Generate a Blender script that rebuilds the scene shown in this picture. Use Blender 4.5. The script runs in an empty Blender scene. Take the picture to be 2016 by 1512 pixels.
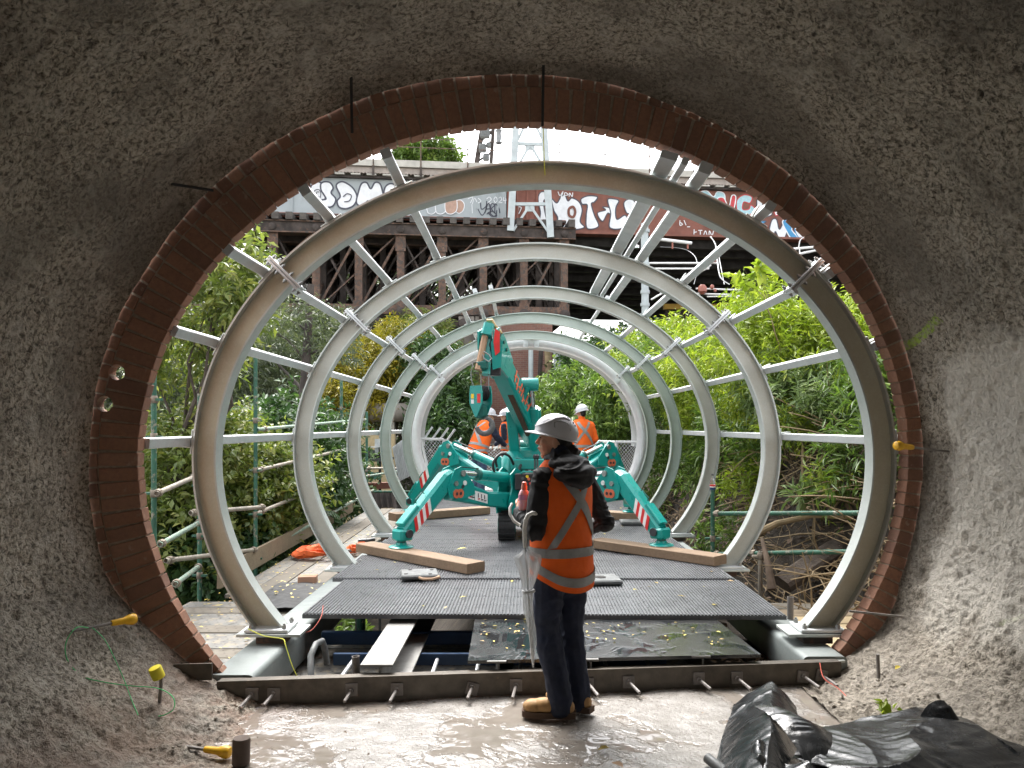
import bpy, bmesh, math, random
import numpy as np
from mathutils import Vector, Matrix, Euler
random.seed(7); RNG = np.random.default_rng(7)
sc = bpy.context.scene
COL = sc.collection
R = math.radians
# ---------------------------------------------------------------- camera
FPX, VPX, VPY, EYE = 1514.0, 1025.0, 839.0, 1.65      # focal length and vanishing point in photo pixels, eye height
cd = bpy.data.cameras.new('camera'); cam = bpy.data.objects.new('camera', cd); COL.objects.link(cam)
cam.location = (0, 0, EYE); cam.rotation_euler = (R(90), 0, 0)
cd.sensor_width = 36; cd.lens = FPX/2016*36; cd.shift_x = (1008-VPX)/2016; cd.shift_y = (VPY-756)/2016
cd.clip_start = 0.05; cd.clip_end = 1500
sc.camera = cam
# ---------------------------------------------------------------- world, sun, exposure
SUN_EL, SUN_AZ = R(58), R(-20)
w = bpy.data.worlds.new('World'); sc.world = w; w.use_nodes = True
nt = w.node_tree; nt.nodes.clear()
sky = nt.nodes.new('ShaderNodeTexSky'); sky.sky_type = 'NISHITA'; sky.sun_disc = False
sky.sun_elevation = SUN_EL; sky.sun_rotation = SUN_AZ; sky.dust_density = 4; sky.air_density = 1.4
hs = nt.nodes.new('ShaderNodeHueSaturation'); hs.inputs['Saturation'].default_value = 0.16
bg = nt.nodes.new('ShaderNodeBackground'); bg.inputs[1].default_value = 0.15
wo = nt.nodes.new('ShaderNodeOutputWorld')
nt.links.new(sky.outputs[0], hs.inputs['Color']); nt.links.new(hs.outputs[0], bg.inputs[0]); nt.links.new(bg.outputs[0], wo.inputs[0])
sl = bpy.data.lights.new('sun', 'SUN'); sl.energy = 1.2; sl.angle = R(25); sl.color = (1, .97, .93)
so = bpy.data.objects.new('sun', sl); COL.objects.link(so)
so.rotation_euler = (R(90)-SUN_EL, 0, -SUN_AZ + R(180))
so.location = (0, 10, 30)
sc.view_settings.view_transform = 'Standard'; sc.view_settings.look = 'None'; sc.view_settings.gamma = 1
sc.view_settings.exposure = 2.15
sc.cycles.max_bounces = 10; sc.cycles.diffuse_bounces = 6; sc.cycles.transparent_max_bounces = 12
sc.cycles.use_denoising = True

# ---------------------------------------------------------------- helpers
def P(u, v, d): return Vector(((u-VPX)/FPX*d, d, EYE-(v-VPY)/FPX*d))     # a photo measurement at a distance, in metres
V = Vector
def frame(d, up=(0, 0, 1)):
    z = V(d).normalized(); up = V(up)
    if abs(z.dot(up.normalized())) > .995: up = V((0, 1, 0)) if abs(z.y) < .9 else V((1, 0, 0))
    x = up.cross(z).normalized(); y = z.cross(x)
    return x, y, z
class MB:
    def __init__(s): s.v = []; s.f = []; s.m = []; s.mi = 0
    def add(s, vs, fs):
        o = len(s.v); s.v += [tuple(p) for p in vs]
        for f in fs: s.f.append(tuple(i+o for i in f)); s.m.append(s.mi)
        return s
    def hexa(s, a, b):      # two quads (4 corners each, same winding)
        s.add(list(a)+list(b), [(3,2,1,0),(4,5,6,7),(0,1,5,4),(1,2,6,5),(2,3,7,6),(3,0,4,7)]); return s
    def box(s, c, size, rot=None):
        hx, hy, hz = size[0]/2, size[1]/2, size[2]/2; c = V(c); M = rot if rot is not None else Matrix.Identity(3)
        if isinstance(M, (int, float)): M = Matrix.Rotation(M, 3, 'Z')
        q = [(-hx,-hy),(hx,-hy),(hx,hy),(-hx,hy)]
        return s.hexa([c+M@V((x,y,-hz)) for x,y in q], [c+M@V((x,y,hz)) for x,y in q])
    def cbox(s, c, size, bev=.01, rot=None):        # box with chamfered edges along all sides (octagon section, chamfered ends)
        hx, hy, hz = size[0]/2, size[1]/2, size[2]/2; c = V(c); M = rot if rot is not None else Matrix.Identity(3)
        if isinstance(M, (int, float)): M = Matrix.Rotation(M, 3, 'Z')
        b = min(bev, hx*.9, hy*.9, hz*.9)
        def ring(ix, z): return [c+M@V((x,y,z)) for x,y in [(-hx+b,-hy+ix),(hx-b,-hy+ix),(hx-ix,-hy+b),(hx-ix,hy-b),(hx-b,hy-ix),(-hx+b,hy-ix),(-hx+ix,hy-b),(-hx+ix,-hy+b)]]
        rs = [ring(b,-hz), ring(0,-hz+b), ring(0,hz-b), ring(b,hz)]
        return s.loft(rs)
    def loft(s, rings, caps=True, close=True):
        n = len(rings[0]); o = len(s.v); fs = []
        vs = [p for r in rings for p in r]
        for k in range(len(rings)-1):
            for i in range(n if close else n-1):
                j = (i+1) % n; fs.append((k*n+i, k*n+j, (k+1)*n+j, (k+1)*n+i))
        if caps and close: fs.append(tuple(range(n-1,-1,-1))); fs.append(tuple(range((len(rings)-1)*n, len(rings)*n)))
        return s.add(vs, fs)
    def beam(s, p0, p1, w, h, up=(0,0,1), w1=None, h1=None, bev=0):     # rectangular bar; w across, h along up
        p0, p1 = V(p0), V(p1); x, y, z = frame(p1-p0, up); w1 = w if w1 is None else w1; h1 = h if h1 is None else h1
        def q(p, w, h):
            if bev:
                b = bev; return [p+x*a+y*c for a,c in [(-w/2+b,-h/2),(w/2-b,-h/2),(w/2,-h/2+b),(w/2,h/2-b),(w/2-b,h/2),(-w/2+b,h/2),(-w/2,h/2-b),(-w/2,-h/2+b)]]
            return [p+x*a*w/2+y*c*h/2 for a,c in [(-1,-1),(1,-1),(1,1),(-1,1)]]
        return s.loft([q(p0,w,h), q(p1,w1,h1)])
    def tube(s, pts, r, n=8, caps=True, hollow=0):
        pts = [V(p) for p in pts]; rs = []
        rr = r if isinstance(r, (list, tuple)) else [r]*len(pts)
        x = None
        for i, p in enumerate(pts):
            d = (pts[min(i+1,len(pts)-1)]-pts[max(i-1,0)])
            if d.length < 1e-9: d = V((0,0,1))
            d.normalize()
            if x is None: x, y, z = frame(d)
            else:
                x = (x - d*x.dot(d)); x = x.normalized() if x.length > 1e-6 else frame(d)[0]
            y = d.cross(x)
            rs.append([p + (x*math.cos(2*math.pi*k/n)+y*math.sin(2*math.pi*k/n))*rr[i] for k in range(n)])
        if hollow:
            d = (pts[-1]-pts[0]).normalized()
            rs2 = [[pts[i]+(q-pts[i])*hollow for q in r_] for i, r_ in enumerate(rs)]
            return s.loft(rs+rs2[::-1]+[rs[0]], caps=False)
        return s.loft(rs, caps)
    def lathe(s, prof, c=(0,0,0), axis=(0,0,1), n=16):     # prof: (radius, height)
        x, y, z = frame(axis); c = V(c)
        rs = [[c+z*h+(x*math.cos(2*math.pi*k/n)+y*math.sin(2*math.pi*k/n))*max(r,1e-4) for k in range(n)] for r,h in prof]
        return s.loft(rs)
    def prism(s, poly, o, ax, ay, depth):      # polygon in plane (o,ax,ay) pushed by the depth vector
        o, ax, ay, d = V(o), V(ax), V(ay), V(depth)
        a = [o+ax*x+ay*y for x,y in poly]
        if ax.cross(ay).dot(d) < 0: a = a[::-1]
        return s.loft([a, [p+d for p in a]])
    def grid(s, P2):        # 2-D list of points
        n, m = len(P2), len(P2[0])
        return s.add([p for r in P2 for p in r], [(i*m+j, i*m+j+1, (i+1)*m+j+1, (i+1)*m+j) for i in range(n-1) for j in range(m-1)])
    def build(s, name, mat, parent=None, smooth=False, local=False, bevel=0):
        me = bpy.data.meshes.new(name); vs = np.array(s.v, dtype=np.float64).reshape(-1, 3)
        org = V(((vs[:,0].min()+vs[:,0].max())/2, (vs[:,1].min()+vs[:,1].max())/2, vs[:,2].min()))
        me.from_pydata((vs-np.array(org)).tolist(), [], s.f)
        mats = mat if isinstance(mat, (list, tuple)) else [mat]
        for m in mats: me.materials.append(M[m] if isinstance(m, str) else m)
        if len(mats) > 1: me.polygons.foreach_set('material_index', s.m)
        if smooth:
            me.polygons.foreach_set('use_smooth', [True]*len(me.polygons))
            if smooth != 'all': me.set_sharp_from_angle(angle=R(40))
        me.update()
        ob = bpy.data.objects.new(name, me); COL.objects.link(ob)
        ob.location = org
        if parent is not None:
            ob.parent = parent
            if not local: ob.location = org - wloc(parent)
        if bevel:
            bv = ob.modifiers.new('b', 'BEVEL'); bv.width = bevel; bv.segments = 1; bv.limit_method = 'ANGLE'
        return ob
def wloc(o):
    p = V((0,0,0))
    while o is not None: p += o.location; o = o.parent
    return p
def tag(o, label=None, cat=None, group=None, kind=None):
    if label: o['label'] = label
    if cat: o['category'] = cat
    if group: o['group'] = group
    if kind: o['kind'] = kind
    return o
def thing(name, label, cat, loc=(0,0,0), group=None):
    o = bpy.data.objects.new(name, None); COL.objects.link(o); o.location = loc; o.empty_display_size = .1
    return tag(o, label, cat, group)
def copy_tree(o, parent=None):
    c = o.copy(); COL.objects.link(c); c.parent = parent
    for ch in list(o.children): copy_tree(ch, c)
    return c
def np_mesh(name, verts, faces, mat, parent=None, smooth=False, attr=None, kind=None, mats=None):     # big meshes; faces (n,k)
    me = bpy.data.meshes.new(name); verts = np.asarray(verts, dtype=np.float32); faces = np.asarray(faces, dtype=np.int32)
    k = faces.shape[1]
    me.vertices.add(len(verts)); me.vertices.foreach_set('co', verts.ravel())
    me.loops.add(faces.size); me.loops.foreach_set('vertex_index', faces.ravel())
    me.polygons.add(len(faces)); me.polygons.foreach_set('loop_start', np.arange(0, faces.size, k, dtype=np.int32))
    if smooth: me.polygons.foreach_set('use_smooth', np.ones(len(faces), dtype=bool))
    if attr is not None:
        a = me.attributes.new('lv', 'FLOAT', 'POINT'); a.data.foreach_set('value', np.asarray(attr, dtype=np.float32))
    me.materials.append(M[mat] if isinstance(mat, str) else mat)
    me.update(calc_edges=True); me.validate()
    ob = bpy.data.objects.new(name, me); COL.objects.link(ob)
    if parent is not None: ob.parent = parent; ob.location = -wloc(parent)
    if kind: ob['kind'] = kind
    return ob
def vnoise(p, seed=0):      # value noise in [-1,1] for an (n,3) array
    p = np.asarray(p, dtype=np.float64); i = np.floor(p).astype(np.int64); f = p-i; f = f*f*(3-2*f)
    def h(x, y, z):
        n = (x*374761393 + y*668265263 + z*2147483647 + seed*1274126177) & 0xffffffff
        n = ((n ^ (n >> 13))*1274126177) & 0xffffffff; n = n ^ (n >> 16)
        return (n & 0xffff)/32767.5-1
    r = 0
    for dx in (0,1):
        for dy in (0,1):
            for dz in (0,1):
                wgt = (f[:,0] if dx else 1-f[:,0])*(f[:,1] if dy else 1-f[:,1])*(f[:,2] if dz else 1-f[:,2])
                r = r + wgt*h(i[:,0]+dx, i[:,1]+dy, i[:,2]+dz)
    return r
def smooth01(x): x = np.clip(x, 0, 1); return x*x*(3-2*x)

# ---------------------------------------------------------------- materials
M = {}
class NT:       # tiny node-graph helper
    def __init__(s, name):
        s.mat = bpy.data.materials.new(name); s.mat.use_nodes = True; s.t = s.mat.node_tree; s.b = s.t.nodes['Principled BSDF']; M[name] = s.mat
        s.out = s.t.nodes['Material Output']
    def n(s, typ, **kw):
        x = s.t.nodes.new('ShaderNode'+typ)
        for k, v in kw.items():
            if k.startswith('_'): x.inputs[k[1:].replace('_', ' ')].default_value = v
            else: setattr(x, k, v)
        return x
    def l(s, a, b): s.t.links.new(a, b)
    def co(s, kind='Object'): return s.n('TexCoord').outputs[kind]
    def pos(s): return s.n('NewGeometry').outputs['Position']
    def noise(s, scale, detail=4, rough=.55, vec=None, dist=0):
        x = s.n('TexNoise'); x.inputs['Scale'].default_value = scale; x.inputs['Detail'].default_value = detail; x.inputs['Roughness'].default_value = rough; x.inputs['Distortion'].default_value = dist
        if vec is not None: s.l(vec, x.inputs['Vector'])
        return x.outputs['Fac']
    def vor(s, scale, vec=None, feat='F1'):
        x = s.n('TexVoronoi'); x.feature = feat; x.inputs['Scale'].default_value = scale
        if vec is not None: s.l(vec, x.inputs['Vector'])
        return x.outputs['Distance']
    def ramp(s, fac, stops, interp='LINEAR'):
        x = s.n('ValToRGB'); x.color_ramp.interpolation = interp; el = x.color_ramp.elements
        while len(el) < len(stops): el.new(.5)
        for e, (p, c) in zip(el, stops):
            e.position = p; e.color = (c, c, c, 1) if isinstance(c, (int, float)) else (*c, 1)
        s.l(fac, x.inputs[0]); return x.outputs[0]
    def mix(s, fac, a, b, mode='MIX'):
        x = s.n('MixRGB'); x.blend_type = mode
        for i, q in zip((0, 1, 2), (fac, a, b)):
            if isinstance(q, (int, float)): x.inputs[i].default_value = q if i == 0 else (q, q, q, 1)
            elif isinstance(q, tuple): x.inputs[i].default_value = (*q, 1)
            else: s.l(q, x.inputs[i])
        return x.outputs[0]
    def math(s, op, a, b=None, c=None):
        x = s.n('Math'); x.operation = op
        for i, q in enumerate((a, b, c)):
            if q is None: continue
            if isinstance(q, (int, float)): x.inputs[i].default_value = q
            else: s.l(q, x.inputs[i])
        return x.outputs[0]
    def bump(s, h, strength=.3, dist=.01, nrm=None):
        x = s.n('Bump'); x.inputs['Strength'].default_value = strength; x.inputs['Distance'].default_value = dist; s.l(h, x.inputs['Height'])
        if nrm is not None: s.l(nrm, x.inputs['Normal'])
        s.l(x.outputs[0], s.b.inputs['Normal']); return x.outputs[0]
    def set(s, col=None, rough=None, metal=None, **kw):
        for k, q in (('Base Color', col), ('Roughness', rough), ('Metallic', metal)):
            if q is None: continue
            if isinstance(q, tuple): s.b.inputs[k].default_value = (*q, 1)
            elif isinstance(q, (int, float)): s.b.inputs[k].default_value = q
            else: s.l(q, s.b.inputs[k])
        for k, q in kw.items(): s.b.inputs[k.replace('_', ' ')].default_value = q
        return s
    def rnd(s): return s.n('ObjectInfo').outputs['Random']
def basic(name, col, rough=.5, metal=0, var=.15, scale=8, bump=.15, bscale=60, bdist=.004, worn=None, worn_t=.62, **kw):
    g = NT(name); p = g.pos(); a = g.noise(scale, 5, .6, p)
    dark = tuple(c*(1-var) for c in col); light = tuple(min(1, c*(1+var)) for c in col)
    c = g.ramp(a, [(.3, dark), (.7, light)])
    if worn:
        wn = g.ramp(g.noise(scale*2.3, 6, .7, p), [(worn_t, 0), (worn_t+.06, 1)]); c = g.mix(wn, c, worn)
    r = g.ramp(g.noise(scale*1.7, 4, .6, p), [(.3, max(0, rough-.1)), (.7, min(1, rough+.1))])
    g.set(c, r, metal, **kw)
    if bump: g.bump(g.noise(bscale, 4, .6, p), bump, bdist)
    return g
# shotcrete: grey cement with dark pits, damp blotches, trowelled pale patch, survey spray marks
g = NT('shotcrete'); p = g.pos()
pit = g.noise(38, 5, .62, p, .6); lg = g.noise(2.2, 4, .55, p); fine = g.noise(95, 3, .6, p)
c = g.ramp(pit, [(.34, (.055,.046,.036)), (.43, (.22,.195,.16)), (.53, (.40,.365,.315)), (.72, (.54,.50,.445))])
pk = g.ramp(g.noise(58, 5, .7, p, .9), [(.37, 1), (.43, 0)]); c = g.mix(g.math('MULTIPLY', pk, .85), c, (.06,.05,.038))
c = g.mix(g.math('MULTIPLY', g.ramp(g.noise(75, 3, .6, p), [(.58, 0), (.68, 1)]), .3), c, (.50,.44,.37))
c = g.mix(g.ramp(lg, [(.35, .55), (.5, 0)]), c, (.17,.148,.12), 'MIX')
c = g.mix(g.math('MULTIPLY', g.ramp(g.noise(5.5, 4, .6, p), [(.56, 0), (.68, 1)]), .55), c, (.50,.47,.43))
sep = g.n('SeparateXYZ'); g.l(p, sep.inputs[0])
# reddish mud near the left foot of the portal
dx = g.math('SUBTRACT', sep.outputs[0], -1.75); dz = g.math('SUBTRACT', sep.outputs[2], .1)
d2 = g.math('ADD', g.math('MULTIPLY', dx, dx), g.math('MULTIPLY', dz, dz))
red = g.math('MULTIPLY', g.ramp(d2, [(.05, 1), (.30, 0)]), g.ramp(g.noise(7, 4, .6, p), [(.35, 0), (.6, .7)]))
c = g.mix(red, c, (.27,.165,.12))
# green spray paint lines on the right wall
def gline(x0, z0, slope, zw, xa, xb):
    t = g.math('ABSOLUTE', g.math('SUBTRACT', g.math('SUBTRACT', sep.outputs[2], z0), g.math('MULTIPLY', g.math('SUBTRACT', sep.outputs[1], x0), slope)))
    m1 = g.math('LESS_THAN', g.math('ADD', t, g.math('MULTIPLY', fine, .03)), zw)
    return g.math('MULTIPLY', m1, g.math('MULTIPLY', g.math('GREATER_THAN', sep.outputs[0], xa), g.math('MULTIPLY', g.math('GREATER_THAN', sep.outputs[1], xb[0]), g.math('LESS_THAN', sep.outputs[1], xb[1]))))
gm = g.math('MULTIPLY', g.math('MAXIMUM', gline(5.0, 2.27, -.35, .045, 1.5, (4.82, 5.3)), gline(3.95, .72, -.55, .03, 1.5, (3.85, 4.25))), g.ramp(g.noise(40, 3, .6, p), [(.4, .15), (.6, .85)]))
c = g.mix(gm, c, (.36,.55,.06))
damp = g.math('MULTIPLY', g.ramp(g.noise(.9, 3, .5, p, .5), [(.46, 0), (.60, 1)]), .55)
c = g.mix(damp, c, (.115,.10,.082))
xr = g.math('MULTIPLY', g.math('GREATER_THAN', sep.outputs[0], 1.2), 1.0)
zz = g.math('ADD', sep.outputs[2], g.math('MULTIPLY', g.noise(2.5, 3, .5, p), .6))
pale = g.math('MULTIPLY', xr, g.math('MULTIPLY', g.ramp(g.math('MULTIPLY', zz, .25), [(.17, 0), (.21, 1)]), g.ramp(g.math('MULTIPLY', zz, .25), [(.58, 1), (.63, 0)])))
pale = g.math('MULTIPLY', pale, g.ramp(g.math('SUBTRACT', g.math('MULTIPLY', g.math('SUBTRACT', 5.25, sep.outputs[1]), 2.2), g.math('MULTIPLY', g.noise(3, 3, .5, p), .8)), [(.1, 0), (.3, 1)]))
c = g.mix(g.math('MULTIPLY', pale, .75), c, (.62,.595,.555))
muck = g.math('MULTIPLY', xr, g.ramp(zz, [(.55, 1), (.80, 0)]))
c = g.mix(g.math('MULTIPLY', muck, .5), c, (.20,.18,.155))
c = g.mix(1.0, c, (1.10,1.065,1.0), 'MULTIPLY')
g.set(c, g.ramp(lg, [(.35, .55), (.6, .85)]))
b1 = g.bump(g.math('ADD', g.math('SUBTRACT', pit, g.math('MULTIPLY', pk, .35)), g.math('MULTIPLY', fine, .4)), 1.0, .022)

# tunnel floor: wet screed with puddles
g = NT('wet_floor'); p = g.pos()
n1 = g.noise(1.7, 5, .6, p, .4); n2 = g.noise(9, 5, .6, p); n3 = g.noise(60, 4, .65, p)
c = g.ramp(n2, [(.3, (.19,.172,.152)), (.55, (.26,.24,.22)), (.75, (.33,.31,.285))])
pud = g.ramp(g.math('ADD', g.math('MULTIPLY', n1, .75), g.math('MULTIPLY', n2, .25)), [(.485, 0), (.53, 1)])
sep = g.n('SeparateXYZ'); g.l(p, sep.inputs[0])
red = g.math('MULTIPLY', g.ramp(g.math('ADD', sep.outputs[0], 2.0), [(.1, 1), (.95, 0)]), g.ramp(n2, [(.3, .2), (.6, .9)]))
c = g.mix(g.math('MULTIPLY', red, .7), c, (.33,.20,.155))
c = g.mix(g.math('MULTIPLY', pud, .6), c, (.22,.185,.15))
g.set(c, g.mix(pud, g.ramp(n3, [(.3, .20), (.7, .42)]), .04), Specular_IOR_Level=.6)
bm = g.math('MULTIPLY', g.math('SUBTRACT', 1.0, pud), g.math('ADD', g.math('MULTIPLY', n3, .4), n2))
g.bump(bm, .5, .02)

# bricks
g = NT('brick'); p = g.pos(); r = g.rnd()
c = g.ramp(r, [(0, (.31,.155,.095)), (.35, (.35,.175,.11)), (.6, (.27,.14,.09)), (.85, (.22,.115,.08)), (1, (.38,.205,.13))])
c = g.mix(g.ramp(g.noise(34, 5, .7, p), [(.35, .5), (.6, 0)]), c, (.16,.09,.065))
c = g.mix(g.ramp(g.noise(15, 4, .6, p), [(.64, 0), (.72, .5)]), c, (.45,.36,.29))
g.set(c, .85); g.bump(g.noise(120, 4, .7, p), .5, .004)
basic('mortar', (.30,.24,.18), .95, var=.3, scale=30, bump=.7, bscale=110, bdist=.006)
basic('pier_brick', (.27,.125,.085), .9, var=.3, scale=3)
basic('pier_mortar', (.25,.19,.16), .95)

# galvanised steel
def galv(name, tint, dirt, dirt_amt, metal=.55):
    g = NT(name); p = g.pos()
    sp = g.vor(55, p); n = g.noise(7, 5, .6, p)
    c = g.mix(g.ramp(sp, [(.2, 0), (.9, .25)]), tint, tuple(x*.8 for x in tint))
    c = g.mix(g.ramp(n, [(.3, 0), (.75, .5)]), c, tuple(x*.74 for x in tint))
    if dirt: c = g.mix(g.math('MULTIPLY', g.ramp(g.noise(90, 4, .7, p), [(.42, 1), (.6, 0)]), .35*dirt_amt), c, tuple(x*.6 for x in dirt)); c = g.mix(g.math('MULTIPLY', g.ramp(g.noise(11, 6, .72, p), [(.28, 1), (.72, .45)]), dirt_amt), c, dirt)
    g.set(c, g.ramp(n, [(.3, .38), (.7, .6)]), metal); g.bump(g.noise(70, 4, .6, p), .12, .004); return g
galv('galv', (.56,.60,.59), (.40,.40,.34), .25)
galv('galv_bright', (.66,.68,.69), None, 0, .6)
galv('galv_green', (.50,.56,.53), (.38,.44,.38), .3)
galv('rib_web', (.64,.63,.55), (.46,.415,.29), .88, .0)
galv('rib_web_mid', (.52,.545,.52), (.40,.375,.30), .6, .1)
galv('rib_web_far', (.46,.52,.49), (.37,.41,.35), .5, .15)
galv('tube_silver', (.80,.81,.82), None, 0, .35)
galv('grey_lining', (.40,.42,.43), (.32,.33,.33), .4, .2)
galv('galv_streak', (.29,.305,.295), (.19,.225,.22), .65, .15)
basic('dark_steel', (.10,.085,.068), .5, .45, var=.35, scale=10, worn=(.20,.15,.10), worn_t=.66)
basic('rod_steel', (.20,.18,.165), .6, .15, var=.25, scale=20)
basic('bolt_steel', (.36,.36,.35), .4, .8)
basic('black_rod', (.018,.017,.017), .6)
basic('rust_brown', (.135,.082,.060), .85, .1, var=.5, scale=3.2, worn=(.075,.062,.055), worn_t=.5, bump=.4)
basic('rust_dark', (.060,.048,.043), .85, .1, var=.5, scale=2.5, worn=(.12,.07,.05), worn_t=.6, bump=.4)
basic('rust_red', (.205,.080,.058), .75, .05, var=.25, scale=1.5, worn=(.14,.05,.038), worn_t=.66)
basic('girder_grey', (.33,.365,.38), .6, 0, var=.10, scale=1.2, worn=(.27,.29,.30), worn_t=.64)
basic('mast_grey', (.44,.485,.50), .55, .1, var=.12, scale=3)
basic('stringer_grey', (.25,.245,.23), .6, .1, var=.25, scale=6)
basic('concrete_pale', (.46,.44,.40), .9, var=.15, scale=3)
basic('corrugated', (.36,.31,.28), .7, var=.2, scale=5)
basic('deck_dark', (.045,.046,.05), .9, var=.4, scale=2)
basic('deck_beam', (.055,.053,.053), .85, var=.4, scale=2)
basic('sleeper', (.085,.075,.068), .9, var=.4, scale=4)
# crane
g = basic('teal', (.002,.262,.232), .34, 0, var=.10, scale=4, bump=.04, worn=(.012,.16,.135), worn_t=.70); g.set(Coat_Weight=.25)
basic('teal_dark', (.004,.105,.088), .45, 0, var=.2, scale=6, bump=.05)
basic('chrome', (.62,.63,.64), .16, 1, bump=0)
basic('rubber', (.020,.020,.021), .75, var=.3, scale=30)
basic('hose_black', (.012,.012,.013), .42)
basic('decal_white', (.76,.76,.74), .5, bump=0); basic('decal_red', (.60,.022,.022), .45, bump=0); basic('decal_yellow', (.75,.52,.02), .5, bump=0)
basic('pin_orange', (.55,.13,.06), .6)
basic('panel_black', (.03,.03,.034), .45)
basic('brass', (.35,.25,.12), .45, .8)
# deck, timber
g = NT('frp'); p = g.pos(); n = g.noise(5, 5, .65, p)
g.set(g.ramp(n, [(.3, (.085,.087,.093)), (.55, (.115,.118,.125)), (.75, (.16,.163,.17))]), g.ramp(g.noise(30, 4, .6, p), [(.35, .26), (.65, .42)])); g.bump(g.noise(160, 3, .6, p), .15, .002)
g = NT('frp_wet'); p = g.pos(); n = g.noise(3.2, 5, .65, p, .8)
wet = g.ramp(n, [(.46, 0), (.53, 1)])
g.set(g.mix(wet, (.034,.034,.034), (.020,.022,.024)), g.mix(wet, .17, .03), Specular_IOR_Level=.8)
g.bump(g.math('ADD', g.math('MULTIPLY', g.math('SUBTRACT', 1.0, wet), .5), g.math('MULTIPLY', g.noise(2.2, 2, .4, p), .8)), .13, .02)
def wood(name, c0, c1, sx=3, sy=3, sz=3, rough=.8, axis='X'):
    g = NT(name); p = g.co('Object'); mp = g.n('Mapping'); g.l(p, mp.inputs[0]); mp.inputs['Scale'].default_value = (sx, sy, sz)
    n = g.noise(6, 6, .65, mp.outputs[0], .8); q = g.pos()
    c = g.ramp(n, [(.3, c0), (.7, c1)]); c = g.mix(g.ramp(g.noise(4, 5, .6, q), [(.45, 0), (.75, .5)]), c, tuple(x*.55 for x in c0))
    c = g.mix(g.math('MULTIPLY', g.rnd(), .3), c, tuple(x*.7 for x in c1))
    g.set(c, rough); g.bump(n, .35, .006)
wood('timber_brown', (.175,.115,.07), (.28,.19,.12), .8, 9, 9)
wood('timber_pale', (.20,.15,.095), (.30,.235,.155), 1, 7, 7)
wood('plank_x', (.095,.08,.06), (.165,.142,.11), .7, 8, 8)
wood('ply', (.34,.25,.14), (.50,.39,.23), 1, 4, 4)
basic('plank_metal', (.125,.12,.11), .55, .1, var=.35, scale=6, worn=(.195,.165,.118), worn_t=.52)
basic('hole_dark', (.025,.022,.02), .9, bump=0)
basic('mat_black', (.022,.022,.023), .7, var=.3, scale=10)
basic('blue_paint', (.012,.045,.115), .45, var=.2, worn=(.10,.11,.12), worn_t=.68)
basic('grey_tool', (.12,.125,.125), .6, .3, var=.3, scale=12, worn=(.24,.24,.22), worn_t=.6)
basic('rope_tan', (.42,.27,.17), .8)
basic('scaf_green', (.028,.105,.066), .6, .0, var=.3, scale=7, worn=(.24,.22,.17), worn_t=.55)
basic('scaf_pale', (.22,.30,.24), .55, .2, var=.2, scale=7, worn=(.42,.38,.30), worn_t=.55)
basic('scaf_galv', (.34,.30,.25), .55, .35, var=.25, scale=9, worn=(.27,.20,.14), worn_t=.62)
basic('coupler', (.23,.19,.15), .6, .5, var=.3, scale=30)
basic('strap_orange', (.72,.13,.03), .7, var=.2, scale=12, bump=.3)
basic('cardboard', (.36,.20,.13), .85)
basic('yellow_cap', (.78,.43,.012), .45, var=.12, scale=20); basic('yellow_tape', (.78,.66,.03), .5)
basic('core_brown', (.115,.085,.07), .8, var=.2)
basic('string_green', (.10,.52,.18), .6, bump=0); basic('string_yellow', (.68,.70,.06), .6, bump=0); basic('string_red', (.55,.10,.06), .6, bump=0)
basic('red_paint', (.50,.03,.025), .4); basic('white_frame', (.72,.73,.73), .45); basic('mesh_wire', (.50,.52,.53), .45, .5, bump=0)
basic('fabric_white', (.55,.57,.58), .85, var=.15, scale=5); basic('fabric_green', (.12,.27,.21), .85)
basic('pipe_grey', (.24,.215,.19), .8, var=.3, scale=2.5); basic('plaster_tan', (.46,.36,.21), .9, var=.2); basic('graf_orange', (.72,.16,.08), .7, bump=0)
basic('graf_white', (.72,.735,.76), .6, var=.12, scale=3, bump=0); basic('graf_black', (.06,.062,.085), .6, bump=0); basic('graf_blue', (.05,.26,.50), .6, bump=0); basic('graf_red', (.50,.05,.06), .6, bump=0); basic('graf_cyan', (.36,.56,.62), .6, bump=0); basic('graf_pink', (.40,.26,.20), .6, bump=0)
basic('gutter_yellow', (.62,.38,.06), .6); basic('board_tan', (.36,.20,.10), .85, var=.25, scale=6); basic('insulator', (.30,.10,.07), .35); basic('wire_grey', (.25,.26,.27), .5, .3, bump=0)
g = NT('plastic_black'); p = g.pos(); n = g.noise(9, 5, .6, p, 1.0)
g.set(g.ramp(g.noise(6, 4, .6, p), [(.35, (.012,.013,.014)), (.62, (.026,.028,.03)), (.8, (.10,.095,.087))]), g.ramp(n, [(.35, .14), (.7, .34)]), Specular_IOR_Level=.6); g.bump(g.math('ADD', n, g.math('MULTIPLY', g.noise(24, 5, .6, p, 1.5), .5)), .28, .012)
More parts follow.
